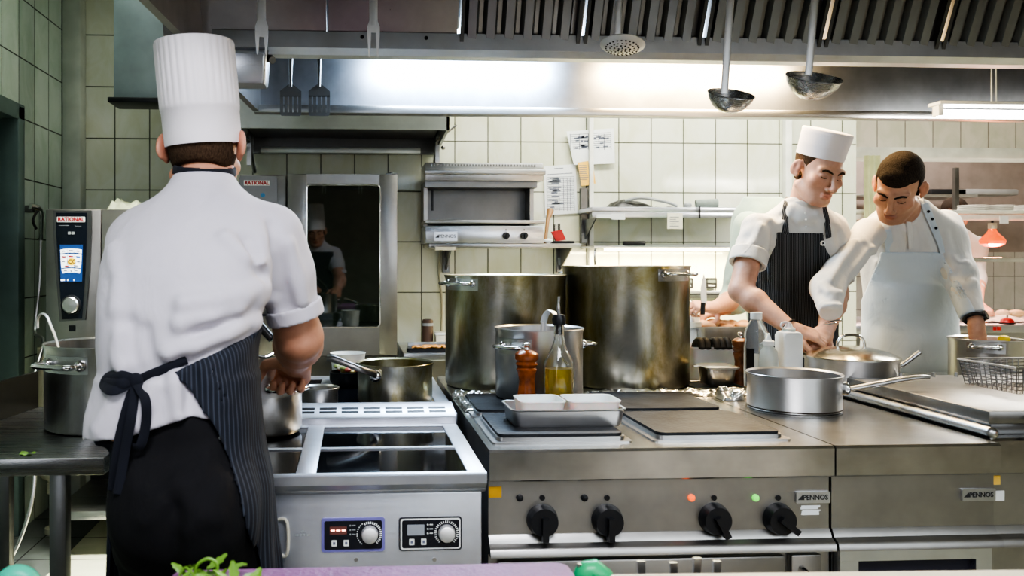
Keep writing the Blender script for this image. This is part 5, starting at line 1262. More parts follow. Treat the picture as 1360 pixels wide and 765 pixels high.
def leafmesh(mb, c, L_, w, yaw, pit, curl):
    def F(u, v):
        t = u; ww = w*math.sin(PI*min(1,t*.92+.05))**.8*(1+.18*math.sin(t*22))
        y = (v-.5)*2*ww; zc__ = curl*t*t+abs(v-.5)*w*.7
        p = Matrix.Rotation(yaw,3,'Z') @ Matrix.Rotation(-pit,3,'Y') @ Vector((t*L_, y, zc__))
        return p+Vector(c)
    mb.sheet(F, 12, 4)
for i in range(16):
    mb = MB(); leafmesh(mb, (random.uniform(-.05,.045),random.uniform(-.04,.03),.004+.004*(i%3)), random.uniform(.022,.038), random.uniform(.006,.011), random.random()*6.3, random.uniform(.1,.7), random.uniform(-.02,.01))
    mb.build('leaf', M['leaf'], hb_, sharp=3)
st_ = MB().tube(smooth_path([(-.03,0,.004),(-.028,0,.022),(-.014,0,.031),(-.002,0,.024),(-.002,0,.008)],6), .0022, 7).tube(smooth_path([(-.05,.0,.01),(-.042,0,.02),(-.03,-.01,.014)],5), .002, 7)
st_.build('stem', M['leaf'], hb_)
# knife rack on the counter's far edge
kr = thing('knife_rack', 'steel slotted knife rack on the far edge of the prep counter', 'rack', (.4, 1.15, .84))
part(MB().box(.25, .80, 1.112, 1.20, .70, .715).box(.25,.80,1.10,1.112,.70,.86).box(.25,.80,1.196,1.2,.70,.86), 'rack_body', 'steel', kr)
for i, (px, py, tilt) in enumerate(((851,745,.1),(894,747,.06),(926,741,-.12),(952,745,-.08))):
    p = at(px, py, 1.16)
    k_ = thing('table_knife', ('slim','broad','tallest','outermost')[i]+' steel knife handle standing in the rack before the oven door', 'knife', (p.x, 1.16, .72), 0, 'steel knives in the rack')
    h_ = p.z-.72
    MB().quadbox([(tilt*.05-.004,-.003,h_*.45),(tilt*.05+.004,-.003,h_*.45),(tilt*.05+.004,.003,h_*.45),(tilt*.05-.004,.003,h_*.45)],[(-.0055,-.003,h_),(.0055,-.003,h_),(.0055,.003,h_),(-.0055,.003,h_)]).build('handle', M['polish'], k_)
    MB().box(tilt*.05-.009,tilt*.05+.009,-.001,.001,0,h_*.45).build('blade', M['strip'], k_)
gm = plain('green_plastic', (.03,.50,.20), .35); gm2 = plain('turquoise_plastic', (.06,.55,.38), .4)
p = at(774, 758, 1.16)
gk = thing('green_knife', 'knife with a bright green plastic handle standing in the rack', 'knife', (p.x, 1.16, .72)); h_ = p.z-.72
MB().tube(smooth_path([(.0,0,h_*.55),(0,0,h_*.8),(.002,0,h_-.01),(.012,0,h_)],5)+[Vector((.03,0,h_-.012)),Vector((.04,0,h_-.03))], [.012]*6+[.016]*5+[.017]*4+[.018,.016,.012], 14).build('handle', gm, gk)
MB().cyl((-.003,0,h_-.004),(-.003,0,h_+.010),.005,n=14).build('hanging_ring', M['polish'], gk); MB().box(-.015,.015,-.001,.001,0,h_*.55).build('blade', M['strip'], gk)
p = at(22, 764, 1.16)
part(MB().box(-.70,-.45,1.112,1.2,.70,.715).box(-.70,-.45,1.10,1.112,.70,.86).box(-.70,-.45,1.196,1.2,.70,.86), 'rack_body', 'steel', kr)
tk_ = thing('kitchen_utensil', 'tool with a turquoise plastic handle at the picture corner below the table', 'kitchen tool', (p.x, 1.16, .72)); h_ = p.z-.72
MB().tube(smooth_path([(-.02,0,h_*.5),(-.02,0,h_-.03),(-.008,0,h_-.004),(.012,0,h_-.006),(.026,0,h_-.03)],6), [.012]*7+[.016]*18, 14).build('handle', gm2, tk_)
MB().box(-.035,-.005,-.001,.001,0,h_*.55).build('blade', M['strip'], tk_)
# ================================================================== people: one continuous implicit surface per body, garments as shells over it
def nrm(v): v = np.asarray(v, float); return v/np.linalg.norm(v)
def smin(a, b, k):
    if k <= 0: return np.minimum(a, b)
    h = np.clip(.5+.5*(b-a)/k, 0, 1); return b*(1-h)+a*h-k*h*(1-h)
def smax(a, b, k): return -smin(-a, -b, k)
def cone(a, b, ra, rb):
    a = np.array(a, float); b = np.array(b, float); ab = b-a; L2 = max(ab@ab, 1e-12)
    def f(P):
        t = np.clip(((P-a)@ab)/L2, 0, 1)
        return np.linalg.norm(P-a-t[:,None]*ab, axis=1)-(ra+(rb-ra)*t)
    return f
def ellip(c, r, rot=None):
    c = np.array(c, float); r = np.array(r, float)
    def f(P):
        q = P-c
        if rot is not None: q = q@rot
        k0 = np.linalg.norm(q/r, axis=1); k1 = np.linalg.norm(q/(r*r), axis=1)
        return np.where(k1 > 1e-9, k0*(k0-1)/np.maximum(k1, 1e-9), -r.min())
    return f
def union(fs, k):
    def f(P):
        d = fs[0](P)
        for g in fs[1:]: d = smin(d, g(P), k)
        return d
    return f
def bounded(f, c, r):
    c = np.array(c, float)
    def g(P):
        q = np.linalg.norm(P-c, axis=1)-r
        out = q+.03
        m = q < .04
        if m.any(): out[m] = f(P[m])
        return out
    return g
def loft(st, k=.02, sup=2.0):
    """stations (x, y, z, halfwidth, halfdepth, yaw) sorted by z"""
    S = np.array(sorted(st, key=lambda s: s[2]), float); z = S[:,2]
    zz = np.linspace(z[0], z[-1], 160)
    D = [np.interp(zz, z, S[:,i]) for i in (0,1,3,4,5)]
    ker = np.ones(15)/15
    D = [np.convolve(np.pad(d, 7, 'edge'), ker, 'valid') for d in D]
    def f(P):
        pz = np.clip(P[:,2], z[0], z[-1])
        cx, cy, w, d, th = [np.interp(pz, zz, q) for q in D]
        dx = P[:,0]-cx; dy = P[:,1]-cy; c, s = np.cos(th), np.sin(th)
        u = np.abs(dx*c+dy*s)+1e-6; v = np.abs(-dx*s+dy*c)+1e-6
        n = sup
        k0 = ((u/w)**n+(v/d)**n)**(1/n)
        g = np.sqrt((u**(n-1)/w**n)**2+(v**(n-1)/d**n)**2)*k0**(1-n)
        dh = (k0-1)/np.maximum(g, 1e-6)
        dh = np.where(k0 < .3, -np.minimum(w, d)*(1-k0), dh)
        return smax(smax(dh, P[:,2]-z[-1], k), z[0]-P[:,2], k)
    return f
def poly_d(P, pts):
    pts = [np.array(p, float) for p in pts]; d = np.full(len(P), 9.)
    for a, b in zip(pts, pts[1:]):
        ab = b-a; t = np.clip(((P-a)@ab)/max(ab@ab, 1e-12), 0, 1)
        d = np.minimum(d, np.linalg.norm(P-a-t[:,None]*ab, axis=1))
    return d
def polygonise(f, lo, hi, vox, B=8):
    lo = np.array(lo, float)-vox*2; hi = np.array(hi, float)+vox*2
    nb = np.ceil((hi-lo)/(vox*B)).astype(int)+1
    bs = vox*B
    ii = np.stack(np.meshgrid(*[np.arange(n) for n in nb], indexing='ij'), -1).reshape(-1, 3)
    cd_ = f(lo+(ii+.5)*bs)
    G = np.empty((len(ii), B**3), np.float32); G[:] = np.sign(cd_)[:,None]*bs
    sel = np.nonzero(np.abs(cd_) < bs*1.35)[0]
    off_ = np.stack(np.meshgrid(*[np.arange(B)]*3, indexing='ij'), -1).reshape(-1, 3)*vox
    for i in range(0, len(sel), 400):
        s_ = sel[i:i+400]
        P = (lo+ii[s_]*bs)[:,None,:]+off_[None]
        G[s_] = f(P.reshape(-1,3)).reshape(len(s_), -1)
    G = G.reshape(*nb, B, B, B).transpose(0,3,1,4,2,5).reshape(nb[0]*B, nb[1]*B, nb[2]*B)
    S = G < 0
    n = np.array(G.shape)
    C = [(i,j,k) for i in (0,1) for j in (0,1) for k in (0,1)]
    cnt = np.zeros(tuple(n-1), np.int8)
    for i,j,k in C: cnt += S[i:n[0]-1+i, j:n[1]-1+j, k:n[2]-1+k]
    act = (cnt > 0) & (cnt < 8)
    idx = np.argwhere(act); vid = np.full(act.shape, -1, np.int64); vid[act] = np.arange(len(idx))
    acc = np.zeros((len(idx), 3)); num = np.zeros(len(idx))
    for a in range(8):
        for b in range(a+1, 8):
            ca, cb = C[a], C[b]
            if sum(abs(x-y) for x, y in zip(ca, cb)) != 1: continue
            va = G[idx[:,0]+ca[0], idx[:,1]+ca[1], idx[:,2]+ca[2]]; vb = G[idx[:,0]+cb[0], idx[:,1]+cb[1], idx[:,2]+cb[2]]
            m = (va < 0) != (vb < 0)
            t = np.where(m, va/np.where(m, va-vb, 1), 0)
            p = np.array(ca)+(np.array(cb)-np.array(ca))*t[:,None]
            acc += p*m[:,None]; num += m
    V = lo+(idx+acc/num[:,None])*vox
    Q = []
    for ax in range(3):
        u, v = (ax+1) % 3, (ax+2) % 3
        sl0 = [slice(1, n[q]-1) for q in range(3)]; sl1 = list(sl0)
        sl0[ax] = slice(0, n[ax]-1); sl1[ax] = slice(1, n[ax])
        a, b = S[tuple(sl0)], S[tuple(sl1)]
        e = np.argwhere(a != b)
        if not len(e): continue
        base = e.copy(); base[:,u] += 1; base[:,v] += 1
        fl = a[tuple(e.T)]
        def at_(du, dv):
            q = base.copy(); q[:,u] += du; q[:,v] += dv; return vid[tuple(q.T)]
        q = np.stack([at_(-1,-1), at_(0,-1), at_(0,0), at_(-1,0)], 1)
        q[~fl] = q[~fl][:,::-1]
        Q.append(q)
    Q = np.concatenate(Q); Q = Q[(Q >= 0).all(1)]
    return V, Q
def keep_big(V, Q):
    """drop stray islands"""
    par = np.arange(len(V))
    for _ in range(60):
        m = par[Q].min(1); new = par.copy()
        for j in range(4): np.minimum.at(new, Q[:,j], m)
        new = new[new]
        if (new == par).all(): break
        par = new
    for _ in range(400):
        m = par[Q].min(1); new = par.copy()
        for j in range(4): np.minimum.at(new, Q[:,j], m)
        new = new[new]
        if (new == par).all(): break
        par = new
    ids, c = np.unique(par, return_counts=True); big = ids[c.argmax()]
    k = par == big; mp = np.cumsum(k)-1
    return V[k], mp[Q[k[Q[:,0]]]]
def npmesh(name, V, Q, mat, parent, org, attrs=None, island=True, smooth_it=1):
    if island: V, Q = keep_big(V, Q)
    for _ in range(smooth_it):
        s_ = np.zeros_like(V); c = np.zeros(len(V))
        for a, b in ((0,1),(1,2),(2,3),(3,0)):
            np.add.at(s_, Q[:,a], V[Q[:,b]]); np.add.at(s_, Q[:,b], V[Q[:,a]]); np.add.at(c, Q[:,a], 1); np.add.at(c, Q[:,b], 1)
        V = V*.5+.5*s_/np.maximum(c, 1)[:,None]
    me = bpy.data.meshes.new(name); W_ = (V-np.array(org)).astype(np.float32)
    me.vertices.add(len(V)); me.vertices.foreach_set('co', W_.ravel())
    me.loops.add(Q.size); me.polygons.add(len(Q))
    me.loops.foreach_set('vertex_index', Q.astype(np.int32).ravel())
    me.polygons.foreach_set('loop_start', np.arange(0, Q.size, 4, dtype=np.int32))
    me.polygons.foreach_set('use_smooth', np.ones(len(Q), bool))
    me.update(calc_edges=True)
    if attrs:
        for an, fn in attrs.items():
            val = fn(V)
            if val.ndim == 2:
                at_ = me.color_attributes.new(an, 'FLOAT_COLOR', 'POINT'); at_.data.foreach_set('color', np.concatenate([val, np.ones((len(V),1))], 1).astype(np.float32).ravel())
            else:
                at_ = me.attributes.new(an, 'FLOAT', 'POINT'); at_.data.foreach_set('value', val.astype(np.float32))
    me.materials.append(mat)
    o = bpy.data.objects.new(name, me); COL.objects.link(o)
    if parent: o.parent = parent
    else: o.location = org
    return o
def sd_obj(name, f, lo, hi, vox, mat, parent, org, attrs=None, island=True, smooth_it=1):
    V, Q = polygonise(f, lo, hi, vox)
    return npmesh(name, V, Q, mat, parent, org, attrs, island, smooth_it)
def surf(f, px, py, y0, y1, lift=0):
    Y = np.linspace(y0, y1, 400); P = np.array([at(px, py, y) for y in Y]); d = f(P)
    i = np.nonzero(d < 0)[0]
    i = i[0] if len(i) else int(d.argmin())
    return P[max(i-1,0)]+np.array([0,-lift,0])
# ---------------- head in its own frame: x right, y forward, z up (metres)
def head_frame(F, U):
    F = nrm(F); R = nrm(np.cross(F, nrm(U))); U = np.cross(R, F); return np.stack([R, F, U], 1)   # columns
def head_local(full=True, beardless=True, jaw=1.0, nose=1.0):
    X = lambda p: (-p[0], p[1], p[2])
    add = []
    add.append((ellip((0,-.018,.045),(.073,.094,.082)), .0))
    add.append((ellip((0,.030,-.020),(.060,.066,.088)), .025))
    add.append((ellip((0,.040,-.072),(.048*jaw,.046,.042)), .025))
    add.append((ellip((0,.080,-.100),(.022,.018,.016)), .02))
    for s in (-1,1):
        add.append((cone((s*.052,.0,-.062),(s*.026,.066,-.098),.020*jaw,.016), .02))
        add.append((ellip((s*.044,.062,-.022),(.022,.024,.020)), .02))
        add.append((cone((s*.046,.076,.024),(s*.014,.091,.021),.0095,.0095), .014))
    sub = []
    for s in (-1,1): sub.append((ellip((s*.030,.104,.004),(.020,.020,.013)), .012))
    add2 = []
    for s in (-1,1):
        add2.append((ellip((s*.030,.0795,.002),(.0150,.0135,.0125)), .004))
        add2.append((ellip((s*.0125,.104,-.041),(.0085,.011,.0085)), .006))
        add2.append((ellip((s*.082,-.014,.000),(.008,.021,.033), np.array(Matrix.Rotation(s*.55,3,'Z') @ Matrix.Rotation(-.2,3,'X'))), .006))
        add2.append((ellip((s*.077,-.004,-.026),(.006,.010,.010)), .008))
    add2.append((cone((0,.096,.008),(0,.117*nose,-.032),.0085,.0105), .012))
    add2.append((ellip((0,.117*nose,-.036),(.0115,.011,.0095)), .006))
    add2.append((ellip((0,.0965,-.0635),(.024,.011,.0058)), .005))
    add2.append((ellip((0,.0945,-.0735),(.020,.011,.0068)), .005))
    sub2 = []
    for s in (-1,1): sub2.append((ellip((s*.089,-.006,.004),(.006,.010,.016)), .004))
    sub2.append((ellip((0,.108,-.0685),(.020,.010,.0016)), .003))
    for s in (-1,1): sub2.append((ellip((s*.0065,.114,-.046),(.0042,.005,.0035)), .003))
    def f(q):
        d = add[0][0](q)
        for g, k in add[1:]: d = smin(d, g(q), k)
        for g, k in sub: d = smax(d, -g(q), k)
        for g, k in add2: d = smin(d, g(q), k)
        for g, k in sub2: d = smax(d, -g(q), k)
        return d
    return f
class Head:
    def __init__(s, c, F, U, scale=1.0, **kw):
        s.c = np.array(c, float); s.M = head_frame(F, U); s.s = scale; s.fl = head_local(**kw)
    def loc(s, P): return (P-s.c)@s.M/s.s
    def wor(s, q): return s.c+s.M@(np.array(q, float)*s.s)
    def f(s):
        return bounded(lambda P: s.fl(s.loc(P))*s.s, s.c, .165*s.s)
    def onface(s, x, z, lift=0):
        y = np.linspace(.17, .0, 300); q = np.stack([np.full(300, x), y, np.full(300, z)], 1); d = s.fl(q); i = np.nonzero(d < 0)[0][0]
        return s.wor((x, y[i]+lift, z))
# ---------------- hand: wrist, pointing direction D, back normal N, thumb side S
def hand(w, D, N, thumb, curl=(.5,.6,.6), spread=.0, sc=1.0, tcurl=.5, tout=.75):
    w = np.array(w, float); D = nrm(D); N = nrm(np.array(N, float)-D*np.dot(N, D)); S = np.cross(D, N)*thumb
    fs = []
    def pt(a, b, c): return w+sc*(D*a+S*b+N*c)
    palm = [cone(pt(0,.0,0), pt(.03,.0,0), .025*sc, .026*sc)]
    for b, e in ((.028,.088),(.010,.092),(-.009,.089),(-.027,.080)):
        palm.append(cone(pt(.015,b*.7,0), pt(e,b,0), .0165*sc, .0125*sc))
    fs.append((union(palm, .012), .012))
    L_ = (.074,.083,.077,.060); R_ = (.0093,.0095,.009,.008)
    for i, b in enumerate((.029,.010,-.010,-.028)):
        p = pt((.088,.092,.089,.080)[i], b, 0); a = 0
        dirS = spread*(1.5-i)*.5
        for j, fr_ in enumerate((.45,.30,.25)):
            a += curl[j]*(1+.06*i)
            d = nrm(D*math.cos(a)-N*math.sin(a)+S*dirS)
            q = p+d*L_[i]*fr_*sc
            fs.append((cone(p, q, R_[i]*sc*(1-.08*j), R_[i]*sc*(.92-.08*j)), .005)); p = q
    p = pt(.022,.022,-.006); d = nrm(D*(1-tout*.6)+S*tout-N*.25)
    q = p+d*.046*sc; fs.append((cone(p, q, .0145*sc, .0115*sc), .010)); p = q
    d = nrm(D*.9+S*.25-N*tcurl); q = p+d*.032*sc; fs.append((cone(p, q, .011*sc, .0105*sc), .005)); p = q
    d = nrm(D*1+S*.0-N*(tcurl+.2)); q = p+d*.027*sc; fs.append((cone(p, q, .0102*sc, .008*sc), .005))
    def f(P):
        d = fs[0][0](P)
        for g, k in fs[1:]: d = smin(d, g(P), k*sc)
        return d
    c = pt(.07,0,-.02)
    return bounded(f, c, .15*sc)
def arm(sh, el, wr, r=(.052,.044,.040,.027)):
    sh, el, wr = [np.array(p, float) for p in (sh, el, wr)]
    m = el+(wr-el)*.28
    return union([cone(sh, el, r[0], r[1]), cone(el, m, r[1]*.95, r[2]*1.06), cone(m, wr, r[2]*1.06, r[3])], .02)
def wavy(P, seed, amp, sc=(14,14,9)):
    """soft cloth unevenness from warped sines"""
    r = np.random.RandomState(seed); q = P*np.array(sc)
    d = np.zeros(len(P)); 
    for k in range(5):
        v = r.randn(3); ph = r.rand()*6
        w = np.sin(q@v+ph+.8*np.sin(q@r.randn(3)*.7+r.rand()*6)); d += w/(1+.6*k); q = q*1.25
    return d*amp
def ridges(f, lines, k=.016):
    """raised folds (r>0) or creases (r<0) along polylines lying on the cloth"""
    def g(P):
        d = f(P)
        m = np.abs(d) < .05
        if m.any():
            Pm = P[m]; dm = d[m]
            for pts, r in lines:
                q = poly_d(Pm, pts)
                dm = dm-np.sign(r)*abs(r)*np.exp(-(q/(k if len(pts) < 9 else k))**2)
            d = d.copy(); d[m] = dm
        return d
    return g
# ---------------- materials for people
def skinmat(name):
    m, nt, b = newmat(name)
    vc = nt.nodes.new('ShaderNodeVertexColor'); vc.layer_name = 'tint'
    v = coords(nt); n = noise(nt, v, 60, 4); mx = nt.nodes.new('ShaderNodeMixRGB'); mx.blend_type = 'MULTIPLY'; mx.inputs['Fac'].default_value = 1
    L(nt, vc.outputs['Color'], mx.inputs['Color1']); L(nt, ramp(nt, n, [(.3,(.90,.86,.84)),(.7,(1,1,1))]), mx.inputs['Color2'])
    L(nt, mx.outputs['Color'], b.inputs['Base Color']); b.inputs['Roughness'].default_value = .5
    b.inputs['Subsurface Weight'].default_value = .12; b.inputs['Subsurface Radius'].default_value = (.012,.004,.002)
    bump(nt, noise(nt, v, 260, 2), b, .06, .001)
    return m
def clothmat(name, col, rough=.9, wr=.35, wscale=14, sheen=.2, weave=True):
    m, nt, b = newmat(name)
    v = coords(nt); n = noise(nt, v, 7, 4)
    L(nt, ramp(nt, n, [(.3, [c*.93 for c in col]), (.7, col)]), b.inputs['Base Color'])
    b.inputs['Roughness'].default_value = rough; b.inputs['Sheen Weight'].default_value = sheen
    w = noise(nt, coords(nt, (1,1,.55), rot=(.4,.3,.5)), wscale, 3, .5, .6)
    bump(nt, w, b, wr, .012); return m
def stripemat(name, base, line, freq, width=.16):
    m, nt, b = newmat(name)
    a = nt.nodes.new('ShaderNodeAttribute'); a.attribute_name = 'stripe'
    ml = nt.nodes.new('ShaderNodeMath'); ml.operation = 'MULTIPLY'; ml.inputs[1].default_value = freq; L(nt, a.outputs['Fac'], ml.inputs[0])
    fr_ = nt.nodes.new('ShaderNodeMath'); fr_.operation = 'FRACT'; L(nt, ml.outputs[0], fr_.inputs[0])
    c_ = ramp(nt, fr_.outputs[0], [(0, 0), (.5-width, 0), (.5, 1), (.5+width, 0)])
    mx = nt.nodes.new('ShaderNodeMixRGB'); L(nt, c_, mx.inputs['Fac']); mx.inputs['Color1'].default_value = (*base,1); mx.inputs['Color2'].default_value = (*line,1)
    L(nt, mx.outputs['Color'], b.inputs['Base Color']); b.inputs['Roughness'].default_value = .85
    w = noise(nt, coords(nt, (1.5,1.5,.5)), 12, 3); bump(nt, w, b, .35, .012); return m
M['skin'] = skinmat('skin')
M['cotton'] = clothmat('white_cotton', (.57,.55,.60), wr=.5)
M['cotton2'] = clothmat('white_shirt_cotton', (.70,.70,.68), wr=.5)
M['hatpaper'] = clothmat('white_hat_fabric', (.84,.80,.82), wr=.08)
M['trouser'] = clothmat('black_trouser_cloth', (.004,.004,.006), wr=.5, sheen=0)
M['apron_a'] = stripemat('navy_striped_apron', (.009,.012,.021), (.052,.064,.088), 105, .22)
M['apron_b'] = stripemat('black_striped_apron', (.016,.018,.023), (.26,.27,.29), 185, .2)
M['apron_c'] = clothmat('pale_blue_apron', (.60,.68,.75), wr=.5)
M['navy'] = clothmat('navy_cloth', (.006,.008,.016), sheen=.05)
M['shoe'] = plain('black_shoe', (.012,.012,.012), .4)
M['pale_green'] = clothmat('pale_green_cloth', (.36,.49,.44))
def hairmat(name, c0, c1):
    m, nt, b = newmat(name); n = noise(nt, coords(nt, (1,1,.35)), 300, 3, .7)
    L(nt, ramp(nt, n, [(.3, c0), (.75, c1)]), b.inputs['Base Color']); b.inputs['Roughness'].default_value = .9; b.inputs['Specular IOR Level'].default_value = .2; bump(nt, n, b, .8, .006); return m
M['hair_dark'] = hairmat('dark_hair', (.014,.010,.008), (.075,.055,.042)); M['hair_brown'] = hairmat('brown_hair', (.035,.02,.012), (.12,.075,.045))
def tint_fn(head, base, rosy=1.0, extra=None):
    base = np.array(base)
    def f(V):
        c = np.tile(base, (len(V), 1)); q = head.loc(V)
        def g(p, r): return np.exp(-(((q-np.array(p))/np.array(r))**2).sum(1))
        red = base*np.array([1.0,.62,.58]); 
        for p, r, a in (((0,.10,-.0635),(.022,.02,.006),.75),((0,.10,-.073),(.019,.02,.007),.75),((.05,.07,-.025),(.025,.03,.022),.3),((-.05,.07,-.025),(.025,.03,.022),.3),((0,.12,-.036),(.016,.016,.014),.3),((.082,-.012,0),(.014,.025,.036),.55*rosy),((-.082,-.012,0),(.014,.025,.036),.55*rosy)):
            w = (g(p, r)*a)[:,None]; c = c*(1-w)+red*w
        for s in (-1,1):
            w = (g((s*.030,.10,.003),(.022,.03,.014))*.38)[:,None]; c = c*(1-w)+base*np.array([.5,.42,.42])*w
        if extra is not None: c = extra(V, q, c)
        return c
    return f
def brows(parent, H, org, mat, lid=True, lift=.0):
    for s in (-1, 1):
        mb = MB(); MB.flatk = .5
        pts = [H.onface(s*x, z, .0005) for x, z in ((.011,.0165),(.021,.0215),(.034,.0245),(.047,.0195))]
        mb.tube(smooth_path(pts, 4), [.0032]*4+[.0042]*4+[.0036]*4+[.0016], 8)
        mb.build('eyebrow', mat, parent, org)
        if lid:
            pts = [H.onface(s*x, z, .0003) for x, z in ((.0175,-.001),(.023,-.0045),(.030,-.0058),(.037,-.0045),(.0435,.000))]
            MB().tube(smooth_path(pts, 4), [.0006]+[.0015]*15+[.0006], 6).build('eyelashes', mat, parent, org)
def shoes(parent, org, feet, yaw):
    for (x, y) in feet:
        F = np.array([-math.sin(yaw), math.cos(yaw), 0]); c = np.array([x, y, 0])
        f = union([cone(c-F*.06+[0,0,.042], c+F*.05+[0,0,.04], .042, .04), cone(c+F*.05+[0,0,.036], c+F*.16+[0,0,.03], .042, .03), cone(c-F*.05+[0,0,.06], c-F*.04+[0,0,.11], .04, .042)], .02)
        g = lambda P, f=f: np.maximum(f(P), .002-P[:,2])
        sd_obj('shoe', g, c-.24, c+[.24,.24,.2], .008, M['shoe'], parent, org)
def arr(v): return np.array(v, float)
# ================================================================== the tall chef, back to the camera
def person_a():
    Pp = lambda px, py, Y: arr(at(px, py, Y))
    thA = -.16
    neck = Pp(270,244,1.74); hc = Pp(271,196,1.79)
    H = Head(hc, (.06,.96,-.26), (-.02,.2,1), 1.0)
    st = []   # shirt stations
    for px, py, Y, w, d in ((225,588,1.56,.140,.118),(233,540,1.565,.140,.116),(237,500,1.57,.140,.115),(235,460,1.58,.142,.120),(243,410,1.60,.152,.130),(256,350,1.64,.168,.134),(264,310,1.68,.170,.118),(268,288,1.70,.150,.100),(270,268,1.72,.112,.082),(270,252,1.735,.074,.068),(271,236,1.75,.057,.056)):
        c = Pp(px, py, Y); st.append((c[0], c[1], c[2], w, d, thA))
    torso = loft(st, .012, 2.25)
    sh_r, el_r, wr_r = Pp(362,314,1.70), Pp(397,448,1.76), Pp(393,478,1.97)
    sh_l, el_l, wr_l = Pp(190,326,1.74), Pp(185,440,1.93), Pp(262,462,2.06)
    armR = arm(sh_r, el_r, wr_r, (.052,.049,.048,.034)); armL = arm(sh_l, el_l, wr_l, (.052,.044,.042,.029))
    hR = hand(wr_r-(wr_r-el_r)*.04, (-.10,.72,-.42), (.35,.30,.80), -1, (1.25,1.2,.9), 0, 1.12)
    hL = hand(wr_l, (.7,.35,-.1), (-.2,.3,.8), 1, (.8,.9,.7), 0, 1.0)
    zh = st[0][2]
    hipc = arr([Pp(243,600,1.55)[0], 1.56, .93])
    lx = [-.358, -.243]
    def leg(sx, r, drop=0):
        a = arr([sx, 1.555, .92]); kx = sx+(-.015 if sx < -.3 else .01)
        return union([cone(a, (kx,1.56,.50), r, r*.80), cone((kx,1.56,.50), (kx,1.53,.06), r*.80, r*.62)], .02)
    inner = lambda P: torso(P)+.016
    body_legs = union([leg(lx[0],.058), leg(lx[1],.062)], .02)
    nk = union([cone(hc+arr([0,-.02,-.055]), neck+arr([0,.0,-.02]), .052, .058)], .01)
    Hf = H.f()
    def body(P):
        d = smin(inner(P), body_legs(P), .03)
        d = smin(d, armR(P), .02); d = smin(d, armL(P), .02); d = smin(d, hR(P), .01); d = smin(d, hL(P), .01)
        d = smin(d, nk(P), .02); d = smin(d, Hf(P), .016); return d
    org = (-.33, 1.55, 0)
    def stub(V, q, c):
        # cropped hair shading of the nape below the hat
        w = np.clip((q[:,2]+.062)/.02, 0, 1)*np.clip((.02-q[:,1])/.02, 0, 1)*np.clip((.10-np.abs(q[:,0]))/.02, 0, 1)*(np.abs(q[:,0]) < .0735)
        w = np.where(np.linalg.norm(q, axis=1) < .14, w, 0)[:,None]*.35
        return c*(1-w)+np.array([.10,.07,.055])*w
    B = sd_obj('person', body, (-.75,1.30,0), (.0,2.35,1.80), .0042, M['skin'], None, org, {'tint': tint_fn(H, (.56,.29,.19), 1.1, stub)})
    tag(B, 'person seen from behind in a tall white chef hat and black trousers gripping a pot', 'person')
    # ---- shirt
    sle = Pp(394,424,1.73)
    sR = union([cone(sh_r, sh_r+(sle-sh_r)*.5, .062, .062), cone(sh_r+(sle-sh_r)*.5, sle, .060, .056)], .02)
    axR = nrm(sle-sh_r)
    sL = cone(sh_l, sh_l+(el_l-sh_l)*.8, .060, .055)
    flare = []
    for px, py, Y, w, d in ((222,592,1.56,.150,.128),(228,550,1.562,.150,.122),(236,505,1.57,.141,.116)):
        c = Pp(px, py, Y); flare.append((c[0], c[1], c[2], w, d, thA))
    fl = loft(flare, .006, 2.2)
    base = lambda P: smin(smin(smin(torso(P), smax(sR(P), (P-sle)@axR-.0, .004), .045), sL(P), .06), fl(P), .02)
    pick = lambda px, py: surf(base, px, py, 1.2, 2.1)
    lines = []
    for pl, r in (([(352,378),(325,392),(290,398),(245,404)], .012), ([(350,392),(318,412),(280,424),(240,430)], .010), ([(345,352),(322,338),(300,315)], .008), ([(352,372),(340,350),(330,318)], -.010), ([(340,428),(300,446),(258,462),(225,472)], .009), ([(335,405),(300,424),(262,440)], -.008),
                  ([(160,445),(158,475),(165,500)], .007), ([(190,440),(196,470),(206,495)], -.007), ([(172,430),(176,465),(184,497)], -.006), ([(385,325),(394,360),(402,400)], .006), ([(368,330),(374,370),(380,410)], -.005), ([(362,300),(366,335),(368,390)], -.006),
                  ([(205,505),(196,535),(180,560)], .008), ([(255,500),(252,525),(248,545)], -.006), ([(160,515),(146,545),(132,568)], .008), ([(230,500),(235,525),(240,550)], .006), ([(275,495),(285,515),(295,535)], .005),
                  ([(240,478),(215,488),(180,500),(150,506)], -.007), ([(330,440),(290,462),(250,480)], -.006), ([(150,330),(158,370),(155,410)], .006)):
        lines.append(([pick(*q) for q in pl], r*3.0))
    bz = ridges(base, lines, .014)
    hemz = lambda P: .0
    hem = [(-.62,Pp(118,577,1.56)[2]), (-.50,Pp(130,577,1.56)[2]), (-.40,Pp(200,566,1.56)[2]), (-.33,Pp(240,550,1.56)[2]), (-.28,Pp(265,538,1.56)[2]), (-.22,Pp(300,548,1.56)[2]), (-.1,Pp(310,560,1.56)[2])]
    hx_, hz_ = [h[0] for h in hem], [h[1] for h in hem]
    arminner = cone(sh_r, el_r, .055, .047)
    ckin = union([cone(hc+arr([0,-.02,-.05]), neck+arr([0,0,.005]), .058, .060)], .01)
    def shirt(P):
        d = bz(P)+wavy(P, 4, .0035)
        d = np.maximum(d, np.interp(P[:,0], hx_, hz_)-P[:,2])
        t = (P-sle)@axR
        d = np.maximum(d, np.where(t > -.05, -(arminner(P)), -1))
        return d
    sd_obj('shirt', shirt, (-.66,1.34,.95), (.02,2.12,1.56), .0045, M['cotton'], B, org)
    # sleeve seam band
    cuff = lambda P: np.maximum(np.abs(sR(P)-.000)-.004, np.abs((P-sle)@axR+.017)-.0165)
    sd_obj('sleeve_cuff', cuff, sle-.1, sle+.1, .004, M['cotton'], B, org)
